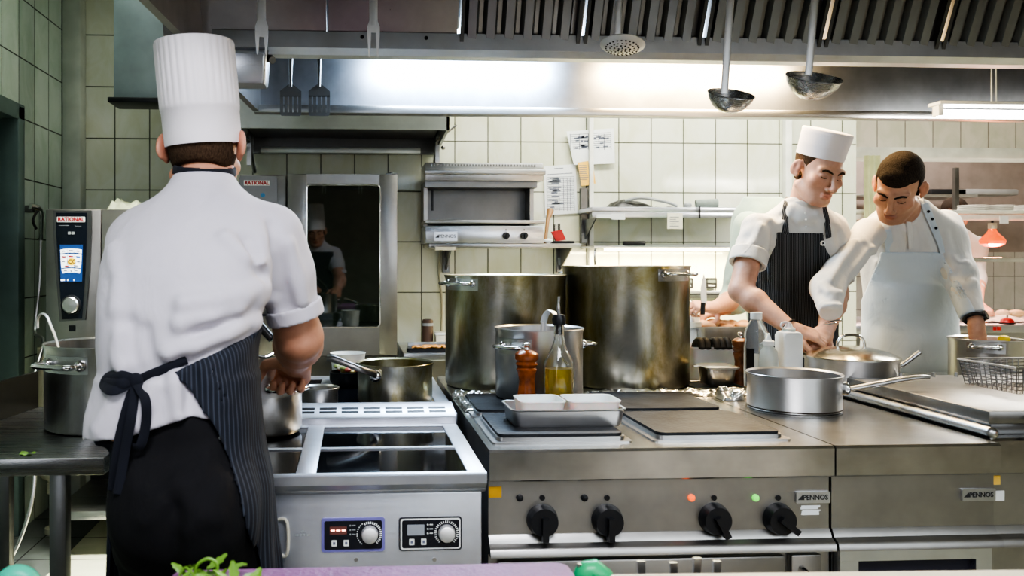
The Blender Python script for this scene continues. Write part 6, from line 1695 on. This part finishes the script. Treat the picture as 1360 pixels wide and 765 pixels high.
    # collar and the neck band of the apron
    col = lambda P: np.maximum(np.abs(cone(neck+arr([0,.0,-.03]), neck+arr([.0,.018,.03]), .064, .060)(P))-.004, np.maximum(-(P-neck)@nrm((0,-.18,1))-.02, (P-neck)@nrm((0,-.18,1))-.012))
    sd_obj('collar', col, neck-.1, neck+.1, .004, M['cotton'], B, org)
    band = lambda P: np.maximum(np.abs(cone(neck+arr([0,.0,-.03]), neck+arr([.0,.018,.03]), .064, .060)(P)-.001)-.004, np.abs((P-neck)@nrm((.05,-.18,1))-.026)-.0095)
    sd_obj('apron_neck_band', band, neck-.1, neck+.1, .004, M['navy'], B, org)
    # ---- trousers
    pel = loft([(-.306,1.555,.80,.126,.112,thA),(-.308,1.555,.93,.130,.120,thA),(-.316,1.56,1.06,.128,.112,thA),(-.322,1.565,1.15,.112,.092,thA)], .03, 2.4)
    tl = union([leg(lx[0],.073), leg(lx[1],.080)], .025)
    tb_ = lambda P: smin(smin(pel(P), tl(P), .03), ellip((-.348,1.475,.90),(.075,.08,.10))(P), .04)
    tb2 = lambda P: smin(tb_(P), ellip((-.27,1.465,.90),(.09,.085,.10))(P), .04)
    tl2 = [([surf(tb2,px,py,1.2,1.9) for px,py in pl], r) for pl, r in (([(235,640),(215,672),(195,690)],.008),([(238,650),(262,680),(290,690)],.007),([(232,660),(232,700),(234,760)],-.012),([(280,600),(262,635),(240,655)],.006),([(300,640),(270,690),(250,705)],.006),([(160,620),(185,650),(210,665)],.005))]
    tr = ridges(tb2, tl2, .016)
    trf = lambda P: np.maximum(tr(P)+wavy(P, 9, .0016), .03-P[:,2])
    T = sd_obj('trousers', trf, (-.55,1.35,.02), (-.10,1.72,1.18), .006, M['trouser'], B, org)
    bq = surf(tb2, 292, 582, 1.2, 1.8); MB().ell(bq, (.004,.003,.004), 10, 6).build('trouser_button', M['grey'], T, org)
    shoes(B, org, ((-.40,1.55),(-.233,1.55)), -.1)
    # ---- apron: a shell over shirt and trousers, open at the back
    sk = loft([(-.308,1.60,.50,.168,.150,thA),(-.306,1.595,.75,.160,.140,thA),(-.318,1.585,1.0,.140,.124,thA),(-.338,1.582,1.15,.124,.116,thA),(-.340,1.59,1.25,.124,.116,thA)], .01, 2.2)
    ez, ex = [.45,.77,.945,1.055,1.12,1.155], [-.148,-.165,-.195,-.24,-.285,-.312]
    F3 = arr([-math.sin(thA), math.cos(thA), 0]); R3 = arr([math.cos(thA), math.sin(thA), 0])
    cA = arr([-.32, 1.58, 1.0])
    def apron(P):
        b_ = smin(smin(bz(P), sk(P), .02), tb2(P), .02)
        ang = np.arctan2((P-cA)@R3, (P-cA)@F3)
        b_ = b_+.004*np.sin(ang*16+3*P[:,2])*np.clip((1.1-P[:,2])*3, 0, 1)
        d = np.abs(b_-.004)-.0045
        lat = (P-cA)@R3; fw = (P-cA)@F3
        topz = np.where(fw > .05, np.where(np.abs(lat) < .13, 1.42, 1.20), 1.152+(P[:,0]+.312)*.46)
        topz = np.where((P[:,0] > -.36) | (fw > .03), topz, 1.1)
        edge = np.where(fw > .0, -9, np.interp(P[:,2], ez, ex)-P[:,0])
        sleeve_cut = np.where(P[:,2] > 1.19, .012-sR(P), -1)
        d = np.maximum(np.maximum(d, P[:,2]-topz), edge)
        return np.maximum(np.maximum(d, sleeve_cut), .5-P[:,2])
    def stripe(V):
        return np.arctan2((V-cA)@R3, (V-cA)@F3)*.165+0*V[:,2]
    sd_obj('apron', apron, (-.56,1.36,.48), (-.08,1.86,1.44), .004, M['apron_a'], B, org, {'stripe': stripe}, True, 4)
    # belt, knot and tails
    bp = [(249,477),(225,487),(200,497),(182,505),(160,510),(140,508)]
    pts = [surf(bz, px, py, 1.2, 1.9, .006) for px, py in bp]
    MB.flatk = .35
    MB().tube(smooth_path([Vector(p) for p in pts], 6), [.008]*18+[.010]*13, 10, flat=(0,0,1)).build('waist_tie', M['navy'], B, org)
    k0 = surf(bz, 182, 506, 1.2, 1.9, .010)
    MB().ell(k0, (.014,.010,.016), 16, 10).build('tie_knot', M['navy'], B, org)
    for path in ([(180,508),(170,540),(158,590),(150,650)], [(183,508),(176,550),(167,600),(158,655)], [(185,508),(194,530),(195,560),(188,590),(178,592)]):
        pts = [k0]
        for px, py in path[1:]:
            pts.append(surf(lambda P: np.minimum(bz(P), tb2(P)), px, py, 1.2, 1.9, .006))
        MB.flatk = .25
        MB().tube(smooth_path([Vector(p) for p in pts], 6), .0085, 8, flat=(1,0,0)).build('tie_tail', M['navy'], B, org)
    pts = [surf(bz, px, py, 1.2, 1.9, .010) for px, py in ((182,505),(165,498),(145,499),(139,508),(152,518),(176,508))]
    MB().tube(smooth_path([Vector(p) for p in pts], 5), .009, 8, flat=(0,0,1)).build('tie_loop', M['navy'], B, org)
    # ---- hair shell below the hat and the tall hat
    fl_ = H.fl
    def hair(P):
        q = H.loc(P); skull = ellip((0,-.018,.045),(.073,.094,.082))(q); lowr = ellip((0,-.010,-.01),(.066,.078,.07))(q)
        d = smin(skull, lowr, .02)-.0045
        d = np.maximum(d, -.058-q[:,2]); d = np.maximum(d, q[:,1]-.012-np.clip(q[:,2],0,1)*.9)
        d = np.maximum(d, np.where(np.abs(q[:,0]) > .060, .024-np.hypot(q[:,1]+.010, q[:,2]), -1))
        return np.maximum(d, q[:,2]-.030)
    sd_obj('hair', bounded(hair, H.c, .16), H.c-.14, H.c+.14, .004, M['hair_brown'], B, org)
    brows(B, H, org, M['hair_brown'])
    b0 = Pp(270.5,191,1.79); t0 = Pp(258,60,1.775); ax = t0-b0; hl = np.linalg.norm(ax); az = nrm(ax)
    ux = nrm(np.cross((0,1,0), az)); uy = np.cross(az, ux)
    rot = Matrix([[ux[0],uy[0],az[0]],[ux[1],uy[1],az[1]],[ux[2],uy[2],az[2]]])
    rb, rt = .0800, .0825
    pr = [(rb-.004,-.004),(rb,-.004),(rb+.0005,.02),(rb+.001,.066),(rb+.0022,.068),(rb+.003,.078)]
    for i in range(1, 9): pr.append((rb+.003+(rt-rb-.003)*i/8, .078+(hl-.078)*i/8))
    pr += [(rt-.001,hl+.004),(rt*.8,hl+.008),(rt*.4,hl+.006),(0,hl+.005)]
    def flute(i, a): return .020*(abs(math.sin(a*17))-.5)*max(0, min(1, (i-4)/3))*(1 if i < 14 else .2)
    S_ = Matrix.Diagonal((1,1.28,1))
    hat = MB().lathe(pr, b0, 204, rot @ S_, flute).build('chef_hat', M['hatpaper'], B, org, 1.2)
    return B
person_a()
# ================================================================== the two chefs facing the camera, and two more cooks behind
def front_person(cfg):
    Pp = lambda px, py, Y: arr(at(px, py, Y))
    th = cfg['th']; org = tuple(cfg['org'])
    F3 = arr([-math.sin(th), math.cos(th), 0]); R3 = arr([math.cos(th), math.sin(th), 0])
    H = Head(Pp(*cfg['head']), cfg['F'], cfg['U'], cfg.get('hs', 1.0), **cfg.get('face', {}))
    neck = Pp(*cfg['neck'])
    st = []
    for px, py, Y, w, d in cfg['torso']:
        c = Pp(px, py, Y); st.append((c[0], c[1], c[2], w, d, th))
    zlow = min(s[2] for s in st); low = min(st, key=lambda s: s[2])
    st2 = st+[(low[0], low[1], .86, low[3], low[4], th)]
    torso = loft(st2, .012, 2.2)
    J = {k: [Pp(*q) for q in cfg[k]] for k in ('armR', 'armL')}
    aR, aL = arm(*J['armR'], cfg.get('ar', (.050,.043,.041,.027))), arm(*J['armL'], cfg.get('ar', (.050,.043,.041,.027)))
    hands = [hand(J[k][2], *cfg['hand'+k[-1]]) for k in ('armR','armL') if 'hand'+k[-1] in cfg]
    cx, cy = low[0], low[1]
    hip = [arr([cx, cy, .90])+R3*s*.085 for s in (-1, 1)]
    legs_i = union([cone(h, h*[1,1,0]+[0,0,.06], .062, .040) for h in hip], .02)
    legs_o = union([cone(h, h*[1,1,0]+[0,0,.06], .085, .062) for h in hip]+[ellip((cx,cy,.92),(.17,.115,.10))], .03)
    nk = cone(H.wor((0,-.022,-.06)), neck+arr([0,0,-.03]), .052, .058)
    Hf = H.f()
    inner = lambda P: torso(P)+.016
    def body(P):
        d = smin(inner(P), legs_i(P), .03)
        for g, k in [(aR,.02),(aL,.02)]+[(h,.010) for h in hands]+[(nk,.022),(Hf,.018)]: d = smin(d, g(P), k)
        return d
    allp = np.array([s[:3] for s in st]+[p for k in J for p in J[k]]+[H.c])
    lo = allp.min(0)-.24; hi = allp.max(0)+.22; lo[2] = 0
    B = sd_obj('person', body, lo, hi, cfg.get('vox', .0042), M['skin'], None, org, {'tint': tint_fn(H, cfg['skin'], 1, cfg.get('extra'))})
    tag(B, cfg['label'], 'person')
    # shirt
    sl = []
    for k in ('armR','armL'):
        sh, el, wr = J[k]; e = cfg['sleeve'+k[-1]]
        if e <= 1.0:      # short sleeve: fraction of the upper arm
            end = sh+(el-sh)*e; ax = nrm(el-sh)
            f = lambda P, sh=sh, end=end, ax=ax: smax(cone(sh, end, .058, .063)(P), (P-end)@ax, .006)
            inn = cone(sh, el+(el-sh)*.2, .052, .046)
            cut = lambda P, end=end, ax=ax, inn=inn: np.where((P-end)@ax > -.03, -inn(P), -1)
            sl.append((f, end, ax, cut, True))
        else:
            end = el+(wr-el)*(e-1); ax = nrm(wr-el)
            def f(P, sh=sh, el=el, end=end, ax=ax):
                d = smin(cone(sh, el, .064, .052)(P), cone(el, end, .054, .036)(P), .03)
                return np.where(np.linalg.norm(P-end, axis=1) < .12, smax(d, (P-end)@ax, .004), d)
            cut = lambda P: -1
            sl.append((f, end, ax, cut, False))
    def base(P):
        d = torso(P)
        for s_ in sl: d = smin(d, s_[0](P), .06)
        return d
    pick = lambda px, py: surf(base, px, py, cfg['y0'], cfg['y1'])
    lines = [([pick(*q) for q in pl], r*1.7) for pl, r in cfg['folds']]
    if cfg.get('cover_neck'):
        base0 = base; nk2 = cone(H.wor((0,-.03,-.03)), neck+arr([0,0,-.03]), .075, .09)
        base = lambda P: smin(base0(P), nk2(P), .05)
    bz = ridges(base, lines, .013)
    colc = cone(H.wor((0,-.022,-.05))*0+neck+arr([0,0,-.03]), neck+nrm(H.wor((0,-.022,-.06))-neck)*.03, .064, .060)
    def shirt(P):
        d = bz(P)+wavy(P, cfg['seed'], .0036)
        for s_ in sl: d = np.maximum(d, s_[3](P))
        return np.maximum(d, cfg['hem']-P[:,2])
    vs = cfg.get('cvox', .0048)
    SH = sd_obj('shirt', shirt, [lo[0],lo[1],cfg['hem']-.02], [hi[0],hi[1],max(neck[2]+.08, max(s_[2] for s_ in st)+.06)], vs, cfg['shirt_mat'], B, org)
    for s_ in sl:
        if s_[4]:
            f, end, ax, cut, _ = s_
            cu_ = lambda P: np.maximum(np.abs(f(P)-.004)-.005, np.abs((P-end)@ax+.024)-.026) if False else np.maximum(np.abs(np.linalg.norm((P-end)-((P-end)@ax)[:,None]*ax, axis=1)-.0635)-.005, np.abs((P-end)@ax+.026)-.028)
            sd_obj('rolled_cuff', cu_, end-.12, end+.12, vs, cfg['shirt_mat'], B, org)
    na = nrm(H.wor((0,-.022,-.06))-neck)
    colr = lambda P: np.maximum(np.abs(colc(P))-.0045, np.abs((P-neck)@nrm(na+arr([0,.25,0]))-.004)-.019)
    sd_obj('collar', colr, neck-.12, neck+.12, .004, cfg['shirt_mat'], B, org)
    # trousers and shoes
    sd_obj('trousers', lambda P: np.maximum(np.maximum(legs_o(P), P[:,2]-1.02), .04-P[:,2]), [cx-.3,cy-.25,.02], [cx+.3,cy+.25,1.05], .011, M['trouser'], B, org)
    shoes(B, org, [tuple((h+F3*.0)[:2]) for h in hip], th)
    # apron: bib and skirt lying over the shirt
    if 'apron' in cfg:
        ap = cfg['apron']; zz, ww = zip(*ap['bib'])
        skirt = loft([(s[0], s[1], s[2], s[3]+.004, s[4]+.006, th) for s in st2 if s[2] < ap['waist']+.05]+[(cx, cy, .50, low[3]+.03, low[4]+.04, th)], .01, 2.2)
        c0 = arr([cx, cy, 1.0])
        zs = np.array(sorted([s[2] for s in st2])); xs = np.array([s[0] for s in sorted(st2, key=lambda s: s[2])]); ys = np.array([s[1] for s in sorted(st2, key=lambda s: s[2])])
        def lat(P):
            pcx = np.interp(P[:,2], zs, xs); pcy = np.interp(P[:,2], zs, ys)
            dx = P[:,0]-pcx; dy = P[:,1]-pcy
            return dx*R3[0]+dy*R3[1], dx*F3[0]+dy*F3[1]
        def clo(P): return smin(smin(bz(P), skirt(P), .015), legs_o(P), .02)
        def apron(P):
            d = np.abs(clo(P)+wavy(P, cfg['seed']+3, .0022)-.005)-.0045
            l, fw = lat(P)
            wv = np.interp(P[:,2], zz, ww); of = ap.get('off', 0)
            d = np.maximum(d, np.abs(l-of)-wv); d = np.maximum(d, -fw-.05 if ap.get('wrap') else -fw)
            tz = ap['top']+ap.get('slant', 0)*(l-of)
            d = np.maximum(d, P[:,2]-tz)
            for s_ in sl: d = np.maximum(d, np.where(P[:,2] > ap['waist'], .006-s_[0](P), -1))
            return np.maximum(d, .48-P[:,2])
        def stripe(V): return lat(V)[0]*.9+.0*V[:,2]
        A = sd_obj('apron', apron, [lo[0],lo[1]-.05,.46], [hi[0],hi[1],ap['top']+.08], .0042, ap['mat'], B, org, {'stripe': stripe}, True, 3)
        for pl in ap['straps']:
            pts = [surf(lambda P: np.minimum(bz(P), colr(P)), px, py, cfg['y0'], cfg['y1'], .004) for px, py in pl]
            n_ = ap.get('strapw', .019)
            mb = MB(); vs_ = []
            path = smooth_path([Vector(p) for p in pts], 5)
            MB.flatk = .2
            mb.tube(path, n_, 10, flat=(1,0,0)); so = mb.build('apron_strap', ap['mat'], B, org)
            if ap['mat'].name.startswith('black'):
                at_ = so.data.attributes.new('stripe', 'FLOAT', 'POINT'); co = np.empty(len(so.data.vertices)*3, np.float32); so.data.vertices.foreach_get('co', co)
                at_.data.foreach_set('value', co.reshape(-1,3)[:,0].copy())
        cfg['_apsurf'] = lambda px, py, l=.004: surf(apron, px, py, cfg['y0'], cfg['y1'], l)
    cfg['_shirtsurf'] = lambda px, py, l=.003: surf(shirt, px, py, cfg['y0'], cfg['y1'], l)
    return B, H, org, J
zB = lambda py, Y: at(700, py, Y).z
# ---- chef in the short hat and pinstriped apron
cb_ = dict(th=PI-.30, org=(at(1052,500,3.3).x, 3.3, 0), head=(1086,227,3.02), F=(.08,-.92,-.40), U=(.12,.0,1), neck=(1066,272,3.10), hs=1.0, y0=2.6, y1=3.6, seed=12,
    torso=[(1052,500,3.32,.168,.118),(1052,430,3.30,.155,.112),(1053,390,3.26,.158,.118),(1053,345,3.20,.168,.122),(1054,310,3.15,.170,.108),(1058,290,3.12,.140,.088),(1063,276,3.11,.092,.070),(1066,264,3.10,.060,.058)],
    armR=[(1004,304,3.10),(984,386,3.02),(1049,436,2.86)], armL=[(1104,304,3.14),(1110,392,3.08),(1096,441,2.90)],
    handR=((.82,-.35,-.25),(.25,-.55,.8),1,(.45,.7,.6),.05,.96,.5,.6), handL=((-.55,-.45,-.15),(.2,-.5,.85),-1,(.55,.7,.6),.05,.95,.5,.6),
    sleeveR=.58, sleeveL=.80, skin=(.66,.39,.28), label='person in a short white hat and black pinstriped apron looking down at their hands',
    shirt_mat=M['cotton2'], hem=.98, face=dict(jaw=.96, nose=1.05),
    folds=[([(1010,300),(1002,320),(990,335)],.008),([(1022,292),(1026,330),(1022,370)],.007),([(1040,285),(1058,300),(1080,300)],-.006),([(1008,330),(1018,350),(1020,372)],-.008),([(1100,300),(1106,330),(1104,360)],.008),([(1112,310),(1118,335),(1116,360)],-.007),([(990,315),(984,330),(980,345)],-.006),([(1015,360),(1008,380),(1002,400)],.007),([(1050,275),(1045,290),(1035,300)],.006),([(1085,285),(1095,295),(1105,300)],.006)],
    apron=dict(mat=M['apron_b'], top=zB(308,3.05), slant=.02, waist=zB(395,3.15), strapw=.0115,
        bib=[(.4,.24),(zB(405,3.2),.23),(zB(385,3.15),.185),(zB(350,3.1),.118),(zB(325,3.07),.088),(zB(305,3.05),.083)],
        straps=[[(1047,262),(1044,270),(1042,284),(1042,300),(1043,312)],[(1093,274),(1097,290),(1099,305),(1100,316)]]))
B_, H_, o_, J_ = front_person(cb_)
brows(B_, H_, o_, M['hair_brown'])
# cropped hair at the temple, hat
def hairB(P, H=H_):
    q = H.loc(P); d = smin(ellip((0,-.018,.045),(.073,.094,.082))(q), ellip((0,-.012,-.02),(.064,.074,.07))(q), .02)-.0022
    d = np.maximum(d, -.05-q[:,2]); d = np.maximum(d, q[:,1]-.025-np.clip(q[:,2]-.02, -.05, .1)*.55)
    d = np.maximum(d, np.where(np.abs(q[:,0]) > .055, .026-np.hypot(q[:,1]+.010, q[:,2]), -1))
    return np.maximum(d, q[:,2]-.06)
sd_obj('hair', bounded(hairB, H_.c, .16), H_.c-.14, H_.c+.14, .004, M['hair_brown'], B_, o_)
def hat_on(H, B, org, z0, z1, r, tilt, mat, dy=-.018, grow=1.05):
    Mx = Matrix([list(map(float, r_)) for r_ in H.M])
    rot = Mx @ Matrix.Rotation(tilt, 3, 'X') @ Matrix.Diagonal((1,1.22,1))
    c = H.wor((0, dy, z0)); h = z1-z0
    pr = [(r-.003,0),(r,0),(r*1.005,h*.35),(r*1.012,h*.37)]+[(r*(1.012+(grow-1.012)*i/5), h*(.37+.6*i/5)) for i in range(1,6)]+[(r*grow*.96,h*1.0),(r*grow*.6,h*1.03),(0,h*1.02)]
    MB().lathe(pr, c, 120, rot).build('chef_hat', mat, B, org, 1.2)
hat_on(H_, B_, o_, .050, .150, .079, .10, M['hatpaper'])
MB().tube([H_.wor((.095*math.cos(a)*0,0,0)) for a in (0,1)], .0001, 3).build('hat_tag', M['hatpaper'], B_, o_) if False else None
# wrist band, buttons, round badge
def wristband(B, org, J, k, t, r, tr, mat, name, w=.006):
    el, wr = J[k][1], J[k][2]; c = el+(wr-el)*t; ax = nrm(wr-el); u = nrm(np.cross(ax, (0,0,1))); v = np.cross(ax, u)
    pts = [c+(u*math.cos(a)+v*math.sin(a))*r for a in np.linspace(0, 2*PI, 28, endpoint=False)]
    o = MB().tube([Vector(p) for p in pts], tr, 8, closed=True).build(name, mat, B, org); return c, ax
wristband(B_, o_, J_, 'armR', .97, .0315, .0035, M['rubber'], 'wristband')
for q in ((1069,283),(1070,292),(1070,301)): MB().ell(cb_['_shirtsurf'](*q), (.004,.003,.004), 10, 6).build('button', M['white_plastic'], B_, o_)
bd = cb_['_apsurf'](1092,323,.003)
e_ = MB().cyl(bd+[0,.002,0], bd-[0,.003,0], .0095, n=20).build('badge', M['white_plastic'], B_, o_)
MB().prism([(bd[0]-.003,bd[2]-.005),(bd[0]+.005,bd[2]-.003),(bd[0]+.002,bd[2]+.001),(bd[0]+.004,bd[2]+.006),(bd[0]-.004,bd[2]+.002)], 'y', bd[1]-.0038, bd[1]-.003).build('badge_mark', M['navy'], B_, o_)
# ---- short-haired chef in the pale apron
def stubC(V, q, c):
    w = (np.exp(-(((q-np.array((0,.105,-.055)))/np.array((.026,.02,.005)))**2).sum(1))*.85)[:,None]
    w2 = (np.clip((-.045-q[:,2])/.02,0,1)*np.clip((q[:,1]-.01)/.02,0,1)*(np.linalg.norm(q,axis=1)<.16)*.22)[:,None]
    w = np.maximum(w, w2); return c*(1-w)+np.array([.07,.045,.035])*w
cc_ = dict(th=PI-.52, org=(at(1206,500,3.36).x, 3.36, 0), head=(1193,249,2.98), F=(-.66,-.54,-.62), U=(.0,-.3,1), neck=(1204,272,3.12), hs=1.0, y0=2.5, y1=3.7, seed=31,
    torso=[(1206,500,3.37,.172,.120),(1207,430,3.34,.162,.115),(1207,380,3.29,.162,.120),(1206,340,3.23,.170,.122),(1205,308,3.18,.172,.108),(1204,290,3.15,.145,.090),(1204,278,3.13,.100,.074),(1204,266,3.12,.062,.060)],
    armR=[(1153,310,3.12),(1099,382,2.96),(1106,428,2.80)], armL=[(1252,302,3.16),(1275,362,3.06),(1296,428,2.93)],
    handR=((.10,-.25,-.75),(-.25,-.85,.30),1,(.35,.55,.5),.08,.96,.5,.7), handL=((.05,-.10,-.95),(.2,-.9,.1),-1,(.3,.4,.4),.08,.95,.5,.6),
    ar=(.036,.029,.029,.025), sleeveR=1.74, sleeveL=1.86, skin=(.60,.34,.23), extra=stubC, label='person with short dark hair in a pale apron holding a pan lid',
    shirt_mat=M['cotton2'], hem=.98, face=dict(jaw=1.0),
    folds=[([(1135,320),(1118,345),(1102,372)],.008),([(1150,325),(1130,352),(1112,380)],-.008),([(1092,378),(1100,388),(1116,390)],.010),([(1090,390),(1100,398),(1113,400)],-.008),([(1092,405),(1104,408),(1116,404)],.007),([(1255,310),(1262,335),(1264,360)],.008),([(1266,345),(1274,352),(1284,350)],.009),([(1270,365),(1280,368),(1290,362)],-.008),([(1272,378),(1284,380),(1294,374)],.007),([(1160,330),(1164,350),(1160,375)],.008),([(1190,295),(1196,310),(1194,330)],-.006),([(1225,300),(1232,318),(1238,335)],.007),([(1160,400),(1180,395),(1205,398)],.006),([(1165,430),(1195,440),(1225,432)],-.006)],
    apron=dict(mat=M['apron_c'], top=zB(334,3.1), slant=-.0, waist=zB(395,3.2), strapw=.016, off=-.0,
        bib=[(.4,.24),(zB(430,3.25),.20),(zB(395,3.22),.165),(zB(365,3.15),.135),(zB(345,3.1),.110),(zB(325,3.08),.100)],
        straps=[[(1171,266),(1173,282),(1177,305),(1180,325),(1182,342)],[(1227,270),(1234,288),(1242,306),(1249,322),(1253,336)]]))
C_, HC, oC, JC = front_person(cc_)
brows(C_, HC, oC, M['hair_dark'])
def hairC(P, H=HC):
    q = H.loc(P); d = smin(ellip((0,-.018,.045),(.073,.094,.082))(q), ellip((0,-.012,-.02),(.064,.076,.07))(q), .02)-.0045
    d = smin(d, ellip((0,.058,.080),(.046,.026,.024))(q), .02)
    front = .050-.004*np.cos(q[:,0]*60)
    d = np.maximum(d, np.where(q[:,1] > .02, front-q[:,2]+np.clip(.075-q[:,1],0,.1)*.1, -1))
    side = np.where(q[:,1] > -.005, (.058-q[:,2])*.8+(q[:,1]-.055)*1.0, -.052-q[:,2]+np.clip(q[:,1]+.06,0,1)*.4)
    d = np.maximum(d, np.where(np.abs(q[:,0]) > .045, np.minimum(side, .02), -1)*.7)
    d = np.maximum(d, -.056-q[:,2])
    d = np.maximum(d, np.where(np.abs(q[:,0]) > .055, .028-np.hypot(q[:,1]+.010, q[:,2]), -1))
    return d+.0006*np.sin(q[:,0]*700)*np.sin(q[:,1]*600)
sd_obj('hair', bounded(hairC, HC.c, .16), HC.c-.15, HC.c+.15, .0036, M['hair_dark'], C_, oC)
c, ax = wristband(C_, oC, JC, 'armL', .93, .0335, .0065, M['black'], 'wristwatch')
v = nrm(arr([.5,-.8,.2])-ax*np.dot(arr([.5,-.8,.2]), ax)); p = c+v*.036
MB().cyl(p-v*.003, p+v*.006, .018, n=24).build('watch_case', M['black'], C_, oC)
JB = {'b': [None, JC['armR'][2]-nrm((.10,-.25,-.75))*.02, JC['armR'][2]+nrm((.10,-.25,-.75))*.02]}
wristband(C_, oC, JB, 'b', .5, .0285, .002, M['polish'], 'bracelet')
for q in ((1231,281),(1236,291),(1241,303)): MB().ell(arr(cc_['_shirtsurf'](*q))-[0,.007,0], (.0055,.004,.0055), 12, 8).build('button', M['navy'], C_, oC)
pl = [cc_['_shirtsurf'](px, py, .002) for px, py in ((1206,290),(1208,302),(1209,315),(1210,330))]
MB.flatk = .2
MB().tube(smooth_path([Vector(p) for p in pl], 5), .011, 8, flat=(1,0,0)).build('placket', M['cotton2'], C_, oC)
# ---- cook in pale green behind, holding a knife
cd_ = dict(th=PI/2+.5, org=(at(1035,500,3.95).x, 3.95, 0), head=(1062,318,3.66), F=(-.6,-.3,-.75), U=(0,0,1), neck=(1045,312,3.78), y0=3.2, y1=4.2, seed=44, cover_neck=1, vox=.007, cvox=.007,
    torso=[(1040,470,3.98,.15,.115),(1034,420,3.95,.15,.12),(1026,360,3.9,.165,.13),(1016,310,3.86,.165,.12),(1012,280,3.84,.14,.10),(1014,262,3.84,.08,.07)],
    armR=[(1000,292,3.92),(980,402,3.90),(955,412,3.76)], armL=[(992,300,3.72),(974,398,3.80),(948,409,3.62)],
    handL=((-.8,-.1,.1),(-.1,-.5,.8),1,(.9,1.0,.7),0,.95), handR=((-.8,-.1,-.2),(.0,-.2,.9),-1,(.8,.9,.7),0,.95),
    sleeveR=1.45, sleeveL=1.40, skin=(.55,.30,.2), label='person in pale green shirt mostly hidden behind the pinstriped apron, holding a knife upright', shirt_mat=M['pale_green'], hem=.98, folds=[([(985,330),(975,350),(968,372)],.008),([(980,340),(968,365),(965,390)],-.006)])
D_, HD, oD, JD = front_person(cd_)
kn2 = thing('kitchen_knife', 'broad steel knife held upright by the cook in pale green', 'knife', at(936,404,3.58))
kp = [at(*q, 3.56) for q in ((931,404),(930,384),(934,364),(937,372),(938,404))]
mb = MB().prism([(p.x, p.z) for p in kp], 'y', 3.555, 3.558); part(mb, 'blade', 'strip', kn2)
part(MB().tube([at(934,402,3.5565), at(933,418,3.5565)], .010, 10), 'handle', 'black', kn2)
# ---- cook at the pass
ce_ = dict(th=PI-.3, org=(at(1272,420,6.15).x, 6.15, 0), head=(1268,285,6.1), F=(.1,-.9,-.35), U=(0,0,1), neck=(1270,303,6.15), y0=5.4, y1=6.6, seed=50, vox=.008, cvox=.008,
    torso=[(1272,440,6.2,.16,.12),(1272,400,6.18,.155,.115),(1272,360,6.16,.17,.12),(1272,325,6.15,.17,.10),(1271,312,6.15,.11,.08),(1270,304,6.15,.065,.06)],
    armR=[(1246,326,6.12),(1250,372,6.0),(1262,408,5.75)], armL=[(1298,326,6.12),(1299,370,6.0),(1300,404,5.72)],
    handR=((.3,-.5,-.7),(0,-.6,.7),1,(.5,.6,.5),0,.95), handL=((.3,-.6,-.5),(0,-.5,.8),-1,(.5,.6,.5),0,.95),
    sleeveR=1.5, sleeveL=1.5, skin=(.6,.33,.23), label='person in pink-lit white shirt working behind the pass under the heat lamp', shirt_mat=M['cotton2'], hem=.98, folds=[([(1258,345),(1262,370),(1260,390)],.01)])
E_, HE, oE, JE = front_person(ce_)
def hairE(P, H=HE):
    q = H.loc(P); d = ellip((0,-.018,.045),(.073,.094,.082))(q)-.006
    return np.maximum(d, np.where(q[:,1] > .0, .05-q[:,2], -.03-q[:,2]))
sd_obj('hair', bounded(hairE, HE.c, .16), HE.c-.15, HE.c+.15, .006, M['hair_dark'], E_, oE)
def hairD(P, H=HD):
    q = H.loc(P); d = ellip((0,-.018,.045),(.073,.094,.082))(q)-.006
    return np.maximum(d, np.where(q[:,1] > .0, .05-q[:,2], -.03-q[:,2]))
sd_obj('hair', bounded(hairD, HD.c, .16), HD.c-.15, HD.c+.15, .006, M['hair_brown'], D_, oD)
